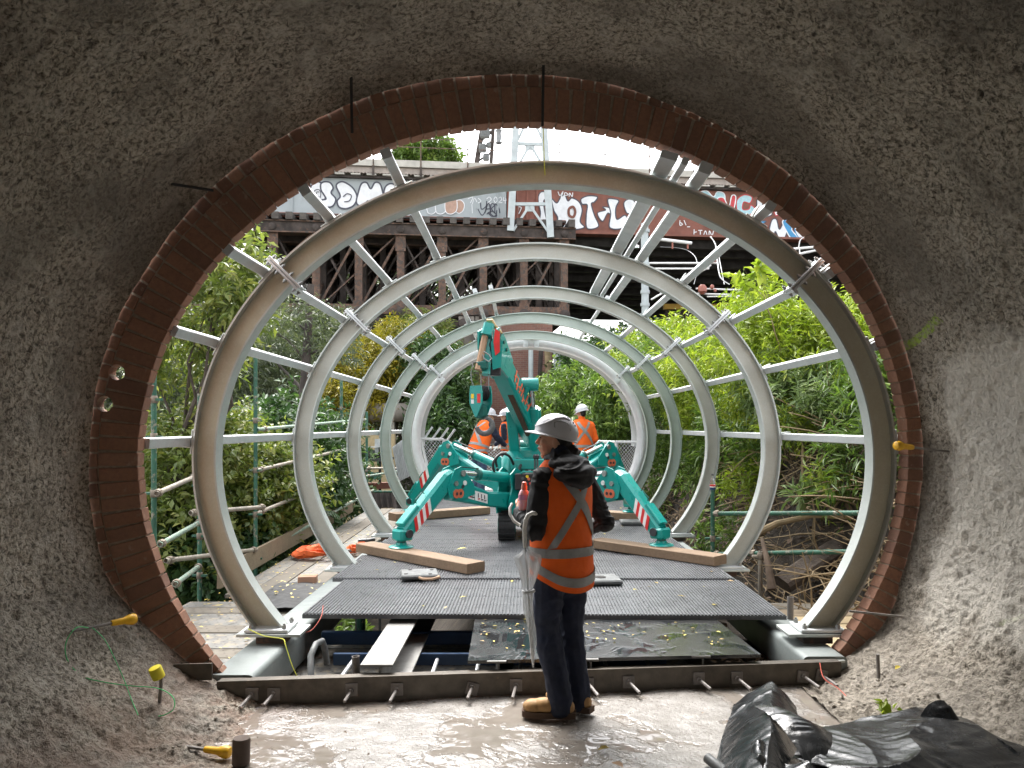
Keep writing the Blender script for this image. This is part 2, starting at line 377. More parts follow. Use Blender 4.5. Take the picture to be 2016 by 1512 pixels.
# people
basic('hivis', (1.0,.145,.012), .85, var=.10, scale=14, bump=.35, bscale=26, bdist=.012); basic('tape_silver', (.30,.30,.295), .45, .25, var=.12, scale=20, bump=.1)
basic('jacket', (.011,.011,.013), .7, var=.25, scale=10, bump=.5, bscale=16, bdist=.014); basic('trousers', (.011,.016,.036), .85, var=.25, scale=12, bump=.55, bscale=14, bdist=.014)
basic('denim', (.055,.085,.15), .85, var=.25, scale=12, bump=.4, bscale=18, bdist=.01)
basic('leather', (.40,.225,.085), .65, var=.22, scale=22, bump=.2); basic('sole', (.085,.05,.032), .85)
g = basic('skin', (.56,.33,.225), .5, var=.08, scale=14, bump=.08, bscale=120); g.set(Subsurface_Weight=.08)
basic('lips', (.40,.16,.13), .45, bump=0); basic('hair', (.012,.009,.008), .5, var=.4, scale=60, bump=.6, bscale=90)
g = basic('helmet_white', (.66,.66,.70), .32, var=.04, bump=.03); basic('helmet_dark', (.16,.16,.17), .5)
basic('white_plastic', (.74,.73,.70), .35, bump=0)
g = NT('clear_plastic'); g.set((.86,.88,.89), .16, Transmission_Weight=.35, IOR=1.15, Alpha=.5); g.bump(g.noise(40, 4, .6, g.pos()), .4, .008)
g = NT('bottle_pink'); g.set((.95,.52,.55), .18, Subsurface_Weight=.2)
basic('bottle_cap', (.80,.27,.20), .4, bump=0); basic('label_purple', (.70,.30,.52), .5, bump=0)
g = NT('glass_clear'); g.set((.85,.9,.9), .05, Transmission_Weight=.9, IOR=1.33)
# ground and plants
g = NT('soil'); p = g.pos(); n = g.noise(3, 6, .65, p)
g.set(g.ramp(n, [(.3, (.022,.017,.013)), (.55, (.055,.043,.032)), (.75, (.105,.083,.06))]), .95); g.bump(g.noise(22, 6, .7, p), .9, .05)
basic('far_ground', (.075,.085,.05), .95, var=.5, scale=.4, bump=.5, bscale=3)
basic('bark', (.085,.066,.052), .95, var=.4, scale=9, bump=.8, bscale=25, bdist=.02); basic('stem_tan', (.25,.185,.105), .85, var=.35, scale=5); basic('stem_brown', (.12,.085,.06), .9, var=.4, scale=5)
def leafmat(name, c0, c1, c2, trans=.35, rough=.45):
    g = NT(name); a = g.n('Attribute'); a.attribute_name = 'lv'
    c = g.ramp(a.outputs['Fac'], [(0, c0), (.5, c1), (1, c2)])
    g.set(c, rough); tr = g.n('BsdfTranslucent'); g.l(g.mix(1.0, c, (.9,1.0,.55), 'MULTIPLY'), tr.inputs[0])
    mx = g.n('MixShader'); mx.inputs[0].default_value = trans; g.l(g.b.outputs[0], mx.inputs[1]); g.l(tr.outputs[0], mx.inputs[2]); g.l(mx.outputs[0], g.out.inputs[0])
leafmat('leaf_lime', (.12,.18,.02), (.26,.34,.035), (.44,.47,.07), .45)
leafmat('leaf_green', (.055,.10,.02), (.12,.20,.04), (.26,.33,.08), .42)
leafmat('leaf_dark', (.025,.06,.02), (.055,.115,.036), (.12,.19,.06), .3)
leafmat('leaf_grey', (.055,.075,.045), (.10,.125,.075), (.19,.205,.125))
leafmat('leaf_olive', (.07,.11,.025), (.17,.215,.05), (.42,.40,.13), .4)
leafmat('leaf_yellow', (.15,.15,.02), (.32,.27,.025), (.52,.40,.03))
leafmat('leaf_silver', (.12,.19,.07), (.22,.30,.12), (.40,.46,.26), .4)
leafmat('leaf_fallen', (.22,.12,.045), (.50,.38,.06), (.68,.56,.10), .1)
leafmat('leaf_litter', (.075,.05,.034), (.16,.105,.07), (.26,.18,.12), .05, .8)
# ================================================================ tunnel
SK = .12; XC = .164; ZC = EYE-.236; RA, RB = 2.447, 2.08         # portal skew; axis of the ribs and their outer half-axes
BA, BB, BZ = 2.47, 2.16, 1.435                                  # brick arch, inner half-axes and centre height
def yport(x): return 4.93+SK*(x-XC)
# floor
nx, ny = 150, 170
xs = np.linspace(-2.6, 2.7, nx); ys = np.concatenate([np.linspace(-14.5, 3.2, 30), np.linspace(3.23, 5.15, ny-30)])
X, Y = np.meshgrid(xs, ys); pts = np.stack([X.ravel(), Y.ravel(), np.zeros(X.size)], 1)
Z = .012*vnoise(pts*2.2, 3)+.006*vnoise(pts*7, 4)+.003*vnoise(pts*25, 5)-.004
pts[:,2] = Z
lim = 4.735+.10*pts[:,0]
pts[:,1] = np.minimum(pts[:,1], lim)
idx = np.arange(X.size).reshape(X.shape)
F = np.stack([idx[:-1,:-1].ravel(), idx[:-1,1:].ravel(), idx[1:,1:].ravel(), idx[1:,:-1].ravel()], 1)
keep = ~((pts[F[:,0],1] > lim[F[:,0]]-1e-4))
tag(np_mesh('tunnel_floor', pts, F[keep], 'wet_floor', smooth=True), kind='structure')
# lining: profile around the bore, rough sprayed concrete
def offs(t):     # visible gap between brick intrados and the sprayed edge, by angle
    tt = np.degrees(t)
    return np.interp(tt, [-60, -30, -10, 5, 25, 45, 60, 80, 110, 140, 180, 200, 225, 240], [.12, .14, .10, .10, .12, .19, .24, .29, .31, .30, .27, .30, .34, .34])
t = np.linspace(R(-22), R(196), 900); e = offs(t)
prof = []
def wallpt(tv, grow): return np.stack([XC+(BA+offs(tv)+grow)*np.cos(tv), BZ+(BB+offs(tv)+grow)*np.sin(tv)], 1)
def profile(grow, gl):
    wl = wallpt(t, grow)
    def bez(a, c, b, n): s = np.linspace(0, 1, n)[1:, None]; return (1-s)**2*a+2*s*(1-s)*c+s**2*b
    a0, a1 = wl[0], wl[-1]
    right = bez(np.array([1.55, -.03]), np.array([2.18+grow*.4, -.02]), a0, 130)[:-1] if False else None
    rb = bez(a0, np.array([2.48+grow*.5, .10]), np.array([1.78, -.04]), 140)[::-1]
    lb = bez(a1, np.array([-2.05-grow*.5, .02]), np.array([-1.30, -.04]), 160)
    return np.concatenate([rb, wl, lb])
sv = np.concatenate([np.linspace(0, 1.9, 150), np.linspace(2.0, 19, 32)])        # distance back from the portal
rows = []
for s in sv:
    grow = .045*(1-math.exp(-s/.10))+.035*min(s, 2)
    pr = profile(grow, s)
    rows.append(np.stack([pr[:,0], yport(pr[:,0])-s-.002, pr[:,1]], 1))
G = np.stack(rows); n_, m_ = G.shape[:2]
du = np.gradient(G, axis=1); dv = np.gradient(G, axis=0); N = np.cross(du, dv); N /= np.linalg.norm(N, axis=2, keepdims=True)+1e-9
cen = np.array([XC, 0, BZ]); inward = cen-G; inward[:,:,1] = 0
N *= np.sign((N*inward).sum(2, keepdims=True))
q = G.reshape(-1, 3)
rough = np.where(q[:,0] > 1.2, 1.25, 1.0)*np.where(q[:,2] < 1.0, 1.15, 1)
D = .030*vnoise(q*2.2, 11)+.012*vnoise(q*6.5, 12)+.008*vnoise(q*17, 13)*rough+.0075*vnoise(q*34, 14)*rough+.0045*vnoise(q*72, 15)*rough
D -= .020*np.clip(vnoise(q*34+5, 16)-.35, 0, 1)
low = smooth01((.35-q[:,2])/.35); edge = np.repeat(np.minimum(sv/.05, 1), m_)
D = D*(.35+.65*edge) + .012*low*vnoise(q*20, 17)
# muck piled at the right foot
D += .06*low*(q[:,0] > 0)*np.clip(vnoise(q*3.1, 18)+.3, 0, 1)
q2 = q+N.reshape(-1, 3)*D[:, None]
first = np.arange(m_); q2[first, 1] = yport(q2[first, 0])-.004+.004*vnoise(q[first]*9, 21)
idx = np.arange(n_*m_).reshape(n_, m_)
F = np.stack([idx[:-1,:-1].ravel(), idx[1:,:-1].ravel(), idx[1:,1:].ravel(), idx[:-1,1:].ravel()], 1)
tag(np_mesh('tunnel_lining', q2, F, 'shotcrete', smooth=True), kind='structure')

# brick arch: an Empty turned with the skew of the portal
arch = thing('brick_arch', 'brown brick arch ring framing the tunnel mouth, inner faces lit', 'brick arch', (XC, 4.93, 0))
sk = math.atan(SK); arch.rotation_euler = (0, 0, sk); ca = 1/math.cos(sk)
aA = BA*ca
def ell(tv, off=0, a=None, b=None):
    a = aA if a is None else a; b = BB if b is None else b
    n = V((b*math.cos(tv), 0, a*math.sin(tv))).normalized()
    return V((a*math.cos(tv), 0, BZ+b*math.sin(tv)))+n*off, n
def arc_params(t0, t1, pitch, off):
    ts = np.linspace(t0, t1, 6000); p = np.array([ell(x, off)[0] for x in ts]); d = np.concatenate([[0], np.cumsum(np.linalg.norm(np.diff(p, axis=0), axis=1))])
    n = int(d[-1]/pitch); return [float(np.interp((k+.5)*d[-1]/n, d, ts)) for k in range(n)]
T0, T1 = R(-37), R(218)
mb = MB(); rings = []
for k in range(241):
    tv = T0+(T1-T0)*k/240; a, n = ell(tv, .011); b, _ = ell(tv, .46)
    rings.append([a+V((0,.008,0)), b+V((0,.008,0)), b+V((0,.100,0)), a+V((0,.100,0))])
mb.loft(rings); mort = mb.build('mortar', 'mortar', arch, local=True)
def brick_mesh(lr, pt, dp, seed):
    bm = bmesh.new(); bmesh.ops.create_cube(bm, size=1)
    for v in bm.verts: v.co = V((v.co.x*lr, v.co.y*dp, v.co.z*pt))
    bmesh.ops.bevel(bm, geom=bm.edges[:], offset=.004, segments=1, affect='EDGES')
    rr = random.Random(seed)
    for v in bm.verts: v.co += V((rr.uniform(-1,1), rr.uniform(-1,1), rr.uniform(-1,1)))*.0022
    me = bpy.data.meshes.new('brick'); bm.to_mesh(me); bm.free(); me.materials.append(M['brick']); return me
bms = [brick_mesh(.226, .077, .11, i) for i in range(5)]; bms2 = [brick_mesh(.109, .077, .11, 20+i) for i in range(4)]
HOLES = [(P(230, 733, 4.62), .047), (P(205, 795, 4.61), .047)]
def place_brick(me, tv, off):
    p, n = ell(tv, off); ob = bpy.data.objects.new('brick', me); COL.objects.link(ob); ob.parent = arch
    ob.location = p+V((random.uniform(-.002,.002), .055+random.uniform(-.004,.003), random.uniform(-.002,.002)))
    ob.rotation_euler = (random.uniform(-.008,.008), -math.atan2(n.z, n.x)+random.uniform(-.012,.012), random.uniform(-.008,.008))
    return ob
bricks = [place_brick(random.choice(bms), tv, .113) for tv in arc_params(T0, T1, .0885, .11)]
bricks += [place_brick(random.choice(bms2), tv, .113+.116+.0575) for tv in arc_params(R(24), T1, .0905, .29)]
bpy.context.view_layer.update()
ainv = (Matrix.Translation((XC, 4.93, 0)) @ Matrix.Rotation(sk, 4, 'Z')).inverted()
cut = MB()
for hp, hr in HOLES:
    lp = ainv @ hp; cut.tube([V((lp.x, -.3, lp.z)), V((lp.x, .5, lp.z))], hr, 20)
cutter = cut.build('cutter', 'mortar', arch, local=True)
bpy.context.view_layer.update()
def bool_cut(ob):
    md = ob.modifiers.new('h', 'BOOLEAN'); md.operation = 'DIFFERENCE'; md.object = cutter; md.solver = 'EXACT'
    dg = bpy.context.evaluated_depsgraph_get(); me = bpy.data.meshes.new_from_object(ob.evaluated_get(dg)); ob.modifiers.clear(); ob.data = me
for ob in [mort]+[b for b in bricks if any((V((b.location.x, 0, b.location.z))-V(((ainv@h).x, 0, (ainv@h).z))).length < .19 for h, _ in HOLES)]: bool_cut(ob)
bpy.data.objects.remove(cutter)

# steel threshold plate with anchor plates and rods
def ypl(x): return 4.74+.10*x
pl = thing('threshold_plate', 'dark steel upstand plate with anchor rods across the tunnel mouth', 'steel plate', (0, ypl(0), 0))
mb = MB(); x0, x1 = -1.80, 2.06
mb.hexa([(x0,ypl(x0)-.006,-.06),(x1,ypl(x1)-.006,-.06),(x1,ypl(x1)+.006,-.06),(x0,ypl(x0)+.006,-.06)], [(x0,ypl(x0)-.006,.137),(x1,ypl(x1)-.006,.137),(x1,ypl(x1)+.006,.137),(x0,ypl(x0)+.006,.137)])
mb.build('upstand', 'dark_steel', pl)
mb = MB(); mb.hexa([(x0,ypl(x0)+.006,.122),(x1,ypl(x1)+.006,.122),(x1,ypl(x1)+.075,.122),(x0,ypl(x0)+.075,.122)], [(x0,ypl(x0)+.006,.132),(x1,ypl(x1)+.006,.132),(x1,ypl(x1)+.075,.132),(x0,ypl(x0)+.075,.132)])
mb.build('top_flange', 'dark_steel', pl)
for u, tilt in ((497,.02),(540,0),(693,0),(782,0),(930,.25),(1016,0),(1157,0),(1237,0),(1375,0),(1450,0),(1580,.12),(1617,.2)):
    x = (u-VPX)/FPX*4.7; x = (u-VPX)/FPX*ypl(x); y = ypl(x)
    rot = Matrix.Rotation(math.atan(.10), 3, 'Z') @ Matrix.Rotation(tilt, 3, 'Y')
    ap = MB().cbox((x, y-.013, .055+random.uniform(-.01,.01)), (.075,.012,.075), .003, rot).build('anchor_plate', 'rod_steel', pl)
    r = MB(); L = random.uniform(.10, .15); sx = (.05 if u > 1100 else -.02)
    r.tube([(x, y-.012, .058), (x+sx, y-.012-L, .05-.02)], .010, 8); r.build('anchor_rod', 'rod_steel', ap, True)
    MB().lathe([(.018,0),(.018,.014)], (x, y-.019, .058), (sx/L*.6, -1, -.1), 6).build('nut', 'rod_steel', ap)
mb = MB(); mb.box(P(380, 1323, 4.56), (.22,.012,.10), math.atan(.1)).build('end_bracket', 'dark_steel', pl)
mb = MB(); mb.box(P(425, 1341, 4.66), (.32,.16,.012), math.atan(.1)).build('seat_plate', 'rust_brown', pl)
mb = MB(); mb.box(P(1622, 1297, 5.06), (.22,.14,.014), math.atan(.1)).build('seat_plate', 'galv', pl)

# rebar dowels, caps, strings
def rod(name, label, p0, p1, r, mat, cap=None, capmat='yellow_cap'):
    p0, p1 = V(p0), V(p1); d = (p1-p0).normalized()
    if cap is None:
        return tag(MB().tube([p0, p1], r, 8).build(name, mat, None, True), label, 'rod', 'loose dowels around the portal')
    o = thing(name, label, 'rod', p0); MB().tube([p0, p1], r, 8).build('bar', mat, o, True)
    if cap == 'mushroom': MB().lathe([(.014,-.10),(.017,-.09),(.019,-.03),(.026,-.012),(.031,.004),(.031,.02),(.026,.034),(.012,.04)], p1, d, 16).build('safety_cap', capmat, o, True)
    return o
rod('capped_dowel', 'thin dark dowel with yellow cap beside the looped green string', P(140, 1243, 4.10), P(255, 1220, 4.35), .008, 'rod_steel', 'mushroom')
o = rod('capped_dowel', 'short upright dowel with flat round yellow cap, lower left muck', P(313, 1400, 4.12), P(318, 1330, 4.12), .010, 'rod_steel', 'x')
MB().lathe([(.030,-.030),(.033,-.028),(.033,.030),(.030,.034),(.012,.036)], P(309, 1325, 4.10), (-.25,-.25,.9), 18).build('safety_cap', 'yellow_tape', o, True)
o = rod('capped_dowel', 'dowel lying on the floor with yellow cap against a brown cylinder', P(303, 1462, 3.86), P(440, 1480, 3.82), .009, 'rod_steel', 'mushroom')
o = MB().lathe([(.036,0),(.042,.006),(.0425,.12),(.039,.130),(.02,.132)], P(474, 1500, 3.76)+V((0,0,-.004)), (.03,0,1), 20).build('core_plug', 'core_brown', None, True)
o.location.z = -.005
tag(o, 'small brown round plug standing on the wet tunnel floor', 'plug')
rod('capped_dowel', 'yellow capped dowel sticking out of the right tunnel wall', P(1868, 889, 5.0), P(1772, 878, 4.9), .008, 'rod_steel', 'mushroom')
rod('dowel', 'bare dark dowel crossing the lower right bricks of the arch', P(1775, 1214, 4.95), P(1672, 1203, 4.9), .008, 'rod_steel')
rod('dowel', 'short stub dowel standing in the muck at lower right', P(1730, 1335, 4.6), P(1728, 1288, 4.6), .011, 'rod_steel')
rod('dowel', 'black dowel hanging from the crown, left of two', P(691, 128, 4.55), P(693, 262, 4.72), .0085, 'black_rod')
rod('dowel', 'black dowel hanging at the crown above the rib top', P(1070, 128, 4.6), P(1068, 248, 4.75), .0085, 'black_rod')
rod('dowel', 'black dowel lying sideways at the upper left of the arch', P(285, 354, 4.35), P(420, 375, 4.55), .0085, 'black_rod')
def strand(name, label, pts, mat, r=.0028, n=60):
    pts = [V(p) for p in pts]; out = []
    for i in range(len(pts)-1):
        a, b, c, d = pts[max(i-1,0)], pts[i], pts[i+1], pts[min(i+2,len(pts)-1)]
        for k in range(8):
            s = k/8; out.append(.5*((2*b)+(c-a)*s+(2*a-5*b+4*c-d)*s*s+(3*b-a-3*c+d)*s**3))
    out.append(pts[-1]); return tag(MB().tube(out, r, 6).build(name, mat, None, True), label, 'string')
strand('string', 'green string looped loosely over the lower left lining', [P(u, v, d) for u, v, d in ((174,1236,4.14),(150,1236,4.05),(130,1265,4.0),(133,1300,3.98),(160,1330,3.97),(200,1342,3.97),(255,1350,3.98),(310,1355,3.97),(340,1372,3.92),(342,1395,3.88),(325,1407,3.87),(312,1410,3.87))], 'string_green')
strand('string', 'green string end hanging down from the capped dowel', [P(u, v, d) for u, v, d in ((182,1236,4.15),(205,1258,4.12),(225,1295,4.08),(245,1340,4.05),(258,1375,4.0),(272,1408,3.92))], 'string_green', .0024)
strand('string', 'yellow string tied at the crown hanging over the nearest rib', [P(1067,185,4.9), P(1069,240,5.0), P(1071,300,5.2), P(1073,345,5.3)], 'string_yellow', .003)
strand('string', 'yellow string from the left base plate down over the beam', [P(488,1238,5.22), P(520,1252,5.15), P(556,1258,5.12), P(562,1270,5.08), P(575,1310,5.02), P(588,1338,4.98)], 'string_yellow', .003)
strand('string', 'orange string hanging from the corner of the front deck panel', [P(636,1192,5.72), P(632,1215,5.6), P(614,1240,5.5), P(598,1245,5.45)], 'string_red', .003)
strand('string', 'red string trailing from the right anchor rods over the muck', [P(1614,1305,4.9), P(1622,1335,4.8), P(1650,1355,4.7), P(1680,1385,4.55), P(1698,1405,4.5)], 'string_red', .003)
# ================================================================ steel ribs
D1, DS = 5.40, 2.37
def rell(tv, off=0):
    n = V((RB*math.cos(tv), 0, RA*math.sin(tv))).normalized()
    return V((XC+RA*math.cos(tv), 0, ZC+RB*math.sin(tv)))+n*off, n
DEP, FW, FT, WT = .165, .125, .013, .010
TB0, TB1 = R(-34), R(214); SPL = (R(40), R(139.5))
PURL = [176.5, 157.3, 141.8, 127.1, 113.9, 3.5, 22, 37.5, 53]
def foot_t(a):        # angle at which a fibre of the rib, a below the outer face, reaches the base plate
    lo, hi = R(-45), R(-20)
    for _ in range(40):
        m = (lo+hi)/2; p, nn = rell(m); lo, hi = (m, hi) if (p+nn*a).z < .2495 else (lo, m)
    return hi
FOOT = {}
def rib_segment(t0, t1, y, mb, n=44):
    sec = [(0,-FW/2,0),(0,FW/2,0),(-FT,FW/2,0),(-FT,WT/2,0),(-DEP+FT,WT/2,1),(-DEP+FT,FW/2,0),(-DEP,FW/2,0),(-DEP,-FW/2,0),(-DEP+FT,-FW/2,0),(-DEP+FT,-WT/2,0),(-FT,-WT/2,1),(-FT,-FW/2,0)]
    rs = []
    for k in range(n+1):
        row = []
        for a, b, _ in sec:
            if a not in FOOT: FOOT[a] = foot_t(a)
            a0 = FOOT[a] if t0 == TB0 else t0; a1 = math.pi-FOOT[a] if t1 == TB1 else t1
            p, nn = rell(a0+(a1-a0)*k/n); row.append(p+nn*a+V((0,y+b,0)))
        rs.append(row)
    o = len(mb.f); mb.loft(rs); S = len(sec)
    for k in range(n):
        for i in (3, 9): mb.m[o+k*S+i] = 1
def bolt(mb, c, ax, r=.013, h=.018): mb.lathe([(r,0),(r,h)], c, ax, 6); mb.lathe([(r*.55,h),(r*.55,h+.012)], c, ax, 8)
def make_rib(i):
    y = D1
    rb = thing('arch_rib', '', 'steel rib', (XC, y, .25), 'curved galvanised ribs of the enclosure')
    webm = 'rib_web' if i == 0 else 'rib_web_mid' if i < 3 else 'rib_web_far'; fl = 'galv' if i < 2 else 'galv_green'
    for a, b in ((TB0, SPL[0]), (SPL[0], SPL[1]), (SPL[1], TB1)):
        g_ = R(.25); mb = MB(); rib_segment(a+(g_ if a != TB0 else 0), b-(g_ if b != TB1 else 0), y, mb, 90 if b-a > 1.7 else 70); mb.build('rib_segment', [fl, webm], rb, True)
    for tv in SPL:
        p, n = rell(tv); tg = V((-n.z, 0, n.x)); c = p-n*.075+V((0,y,0))
        for s in (-1, 1):
            rot = Matrix((n, (0,1,0), tg)).transposed(); mb = MB(); mb.cbox(c+tg*s*.011, (.30, .165, .018), .003, rot); e = mb.build('splice_plate', 'galv_bright', rb)
        for o in (-.13, -.04, .04, .13):
            for yy in (-.055, .055):
                mb = MB()
                for s in (-1, 1): bolt(mb, c+n*o+V((0,yy,0))+tg*s*.020, tg*s)
                mb.beam(c+n*o+V((0,yy,0))-tg*.02, c+n*o+V((0,yy,0))+tg*.02, .012, .012, n); mb.build('splice_bolt', 'bolt_steel', rb)
    for s, tv in ((-1, TB1), (1, TB0)):
        p, n = rell(tv); c = V((p.x-s*.115, y, .235))
        bp = MB().cbox(c+V((0,0,.004)), (.30,.24,.022), .003).build('base_plate', 'galv_bright', rb)
        MB().cbox(c+V((-s*.02,0,-.0215)), (.44,.27,.022), .003).build('packing_plate', 'galv', bp)
        for dx in (-.115, .115):
            for dy in (-.085, .085): mb = MB(); bolt(mb, c+V((dx,dy,.014)), (0,0,1), .017, .026); mb.build('anchor_bolt', 'bolt_steel', bp)
        MB().box(c+V((-s*.02,0,-.0605)), (.20,.17,.056)).build('grout_pad', 'rust_brown', bp)
    for d in PURL:
        p, n = rell(R(d)); tg = V((-n.z, 0, n.x)); rot = Matrix((n, (0,1,0), tg)).transposed()
        mb = MB(); mb.cbox(p+n*.006+V((0,y,0)), (.010,.13,.17), .002, rot); mb.cbox(p+n*.06+tg*(.040 if d > 90 else .040)+V((0,y,0)), (.10,.09,.009), .002, rot)
        mb.build('purlin_cleat', 'galv', rb)
    return rb
ribs = [make_rib(0), make_rib(1), None, make_rib(3), None]
ribs[2] = copy_tree(ribs[1]); ribs[4] = copy_tree(ribs[3])
ordn = ['nearest and largest galvanised arch rib, just outside the brick arch', 'second galvanised arch rib from the tunnel mouth', 'middle galvanised arch rib, third of five', 'fourth galvanised arch rib from the tunnel mouth', 'farthest and smallest galvanised arch rib before the silver portal ring']
for i, r_ in enumerate(ribs): r_.location.y = D1+DS*i; r_['label'] = ordn[i]
# purlins
pn = {176.5:'left purlin at chest height, lowest on the left side', 157.3:'second lowest purlin on the left side', 141.8:'third purlin up on the left, beside the splices', 127.1:'fourth purlin up on the left', 113.9:'highest purlin on the left side',
      3.5:'right purlin at chest height, lowest on the right side', 22:'second lowest purlin on the right side', 37.5:'third purlin up on the right, beside the splices', 53:'fourth purlin up on the right'}
def purlin(d, y0, y1, w, h, label, mat='galv_bright', off=0):
    p, n = rell(R(d), .013+h/2+off)
    o = MB().beam(p+V((0,y0,0)), p+V((0,y1,0)), w, h, n, bev=.006).build('purlin', mat, None)
    return tag(o, label, 'purlin', 'galvanised purlins along the enclosure')
for d in PURL: purlin(d, yport(rell(R(d))[0].x)+(.0 if 45 < d < 145 else .05 if d == 157.3 else .112), D1+DS*4+.06, .065, .062, 'galvanised '+pn[d])
purlin(71, yport(.9), D1+2*DS+.06, .115, .05, 'wide flat leftmost rail of the three at the upper right')
purlin(68.4, yport(1.0), D1+2*DS+.06, .045, .05, 'narrow middle rail of the three at the upper right')
purlin(65, yport(1.15), D1+2*DS+.06, .085, .075, 'deep rightmost rail of the three at the upper right')
purlin(66.5, D1+2*DS+.07, D1+4*DS+.06, .05, .05, 'thin far rail at the upper right between the last ribs')
purlin(103, D1+2*DS-.06, D1+4*DS+.06, .055, .05, 'short far rail near the crown, right of two')
purlin(108, D1+2*DS-.06, D1+3*DS+.06, .055, .05, 'short far rail near the crown, left of two')
# far portal ring: silver tube, lining sleeve, clips
YP = 15.75
pr = thing('portal_ring', 'silver tubular ring with grey sleeve at the far end of the walkway', 'portal ring', (XC, YP, .25))
mb = MB(); mb.tube([rell(R(-36+252*k/96), -.10)[0]+V((0,YP,0)) for k in range(97)], .135, 16); mb.build('tube', 'tube_silver', pr, True)
mb = MB(); rs = []
for k in range(81):
    tv = R(-6+192*k/80); a, n = rell(tv, -.135); b, _ = rell(tv, -.150); rs.append([a+V((0,YP+.05,0)), a+V((0,YP+1.35,0)), b+V((0,YP+1.35,0)), b+V((0,YP+.05,0))])
mb.loft(rs); mb.build('sleeve', 'grey_lining', pr, True)
for d in (38, 86, 91.5, 141):
    p, n = rell(R(d), -.09); tg = V((-n.z,0,n.x)); rot = Matrix((n,(0,1,0),tg)).transposed()
    mb = MB(); mb.cbox(p+V((0,YP-.13,0)), (.30,.02,.10), .003, rot)
    for o in (-.09,0,.09): bolt(mb, p+n*o+V((0,YP-.14,0)), (0,-1,0), .018, .02)
    mb.build('clip_plate', 'galv_bright', pr)
mb = MB()
for d in np.linspace(48, 84, 22):
    p, n = rell(R(float(d)), -.085+random.uniform(-.02,.03)); mb.box(p+V((0,YP-.117,0)), (random.uniform(.02,.06), .006, random.uniform(.008,.025)), Matrix.Rotation(random.uniform(0,3), 3, 'Y'))
mb.build('marker_scribbles', 'graf_black', pr)
mb = MB(); mb.beam(rell(R(88.7), -.02)[0]+V((0,D1+4*DS,0)), rell(R(88.7), -.06)[0]+V((0,YP-.05,0)), .16, .05); mb.build('bracket', 'galv', pr)
# side beams
def rounded(w, h, r):
    out = []
    for cx, cz, a0 in ((w/2-r, h/2-r, 0), (-w/2+r, h/2-r, 90), (-w/2+r, -h/2+r, 180), (w/2-r, -h/2+r, 270)):
        for k in range(4): a = R(a0+30*k); out.append((cx+r*math.cos(a), cz+r*math.sin(a)))
    return out
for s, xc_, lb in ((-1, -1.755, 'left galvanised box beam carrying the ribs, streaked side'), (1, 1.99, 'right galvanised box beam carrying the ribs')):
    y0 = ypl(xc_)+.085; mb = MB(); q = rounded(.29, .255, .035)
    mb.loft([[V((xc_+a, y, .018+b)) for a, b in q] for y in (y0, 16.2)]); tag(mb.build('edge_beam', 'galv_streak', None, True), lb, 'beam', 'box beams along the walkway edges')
# stringers under the deck
for x, w_, lb, ymin in ((-.885,.20,'pale steel channel beam under the deck, exposed at left of the gap', 4.72), (-.15,.12,'pale stringer end under the left edge of the wet panel', 4.79), (.43,.12,'pale stringer end under the wet panel, right of the boots', 4.83), (1.15,.12,'stringer hidden under the right of the wet panel', 4.9)):
    mb = MB(); top = .185; zb = .03
    mb.box((x, (ymin+11)/2, top-.006), (w_, 11-ymin, .012)); mb.box((x+w_*.1, (ymin+11)/2, (top+zb)/2-.006), (.012, 11-ymin, top-zb-.024)); mb.box((x+w_*.35, (ymin+11)/2, zb), (w_, 11-ymin, .012))
    tag(mb.build('stringer', 'stringer_grey', None), lb, 'beam', 'longitudinal stringers under the deck')
# ribbed deck panels
def deck_panel(y0, y1, xa, xb, z, yaw, label, rib=.0262):
    cx, cy = (xa+xb)/2, (y0+y1)/2; wd, dp = xb-xa, y1-y0; mb = MB(); rot = Matrix.Rotation(yaw, 3, 'Z'); c = V((cx, cy, z))
    mb.box(c+V((0,0,-.024)), (wd, dp, .03), rot)
    n = int(wd/rib); 
    for k in range(n):
        x = -wd/2+rib*(k+.5); h = .016
        a = [c+rot@V((x-.0085,-dp/2,-.010)), c+rot@V((x+.0085,-dp/2,-.010)), c+rot@V((x+.0085,dp/2,-.010)), c+rot@V((x-.0085,dp/2,-.010))]
        b = [c+rot@V((x-.0065,-dp/2,0)), c+rot@V((x+.0065,-dp/2,0)), c+rot@V((x+.0065,dp/2,0)), c+rot@V((x-.0065,dp/2,0))]
        mb.hexa(a, b)
    for yy in np.arange(-dp/2+.02, dp/2, .304): mb.box(c+rot@V((0,float(yy),-.0085)), (wd, .006, .005), rot)
    return tag(mb.build('deck_panel', 'frp', None), label, 'deck panel', 'ribbed dark deck panels')
yb = [5.70, 6.99, 8.24, 9.49, 10.74, 11.99, 13.24, 14.49, 15.74, 16.99]
lbs = ['nearest ribbed dark deck panel, overhanging the gap', 'second ribbed deck panel, under the loose lifting plate', 'third ribbed deck panel, between the front crane feet', 'fourth ribbed deck panel, in front of the crane tracks', 'ribbed deck panel directly under the crane tracks', 'ribbed deck panel behind the crane, under the rear feet', 'ribbed deck panel under the fourth rib', 'ribbed deck panel under the workers by the far rib', 'last ribbed deck panel at the silver portal ring']
for i in range(9):
    z = .258+(.012 if i == 1 else 0)+random.uniform(-.002,.002)
    deck_panel(yb[i]+.006, yb[i+1]-.006, (-1.60, -1.70, -1.66)[min(i,2)]+random.uniform(-.02,.02), (1.975, 1.95, 1.90)[min(i,2)], z, (-.012, -.006, .002, 0)[min(i,3)], lbs[i])
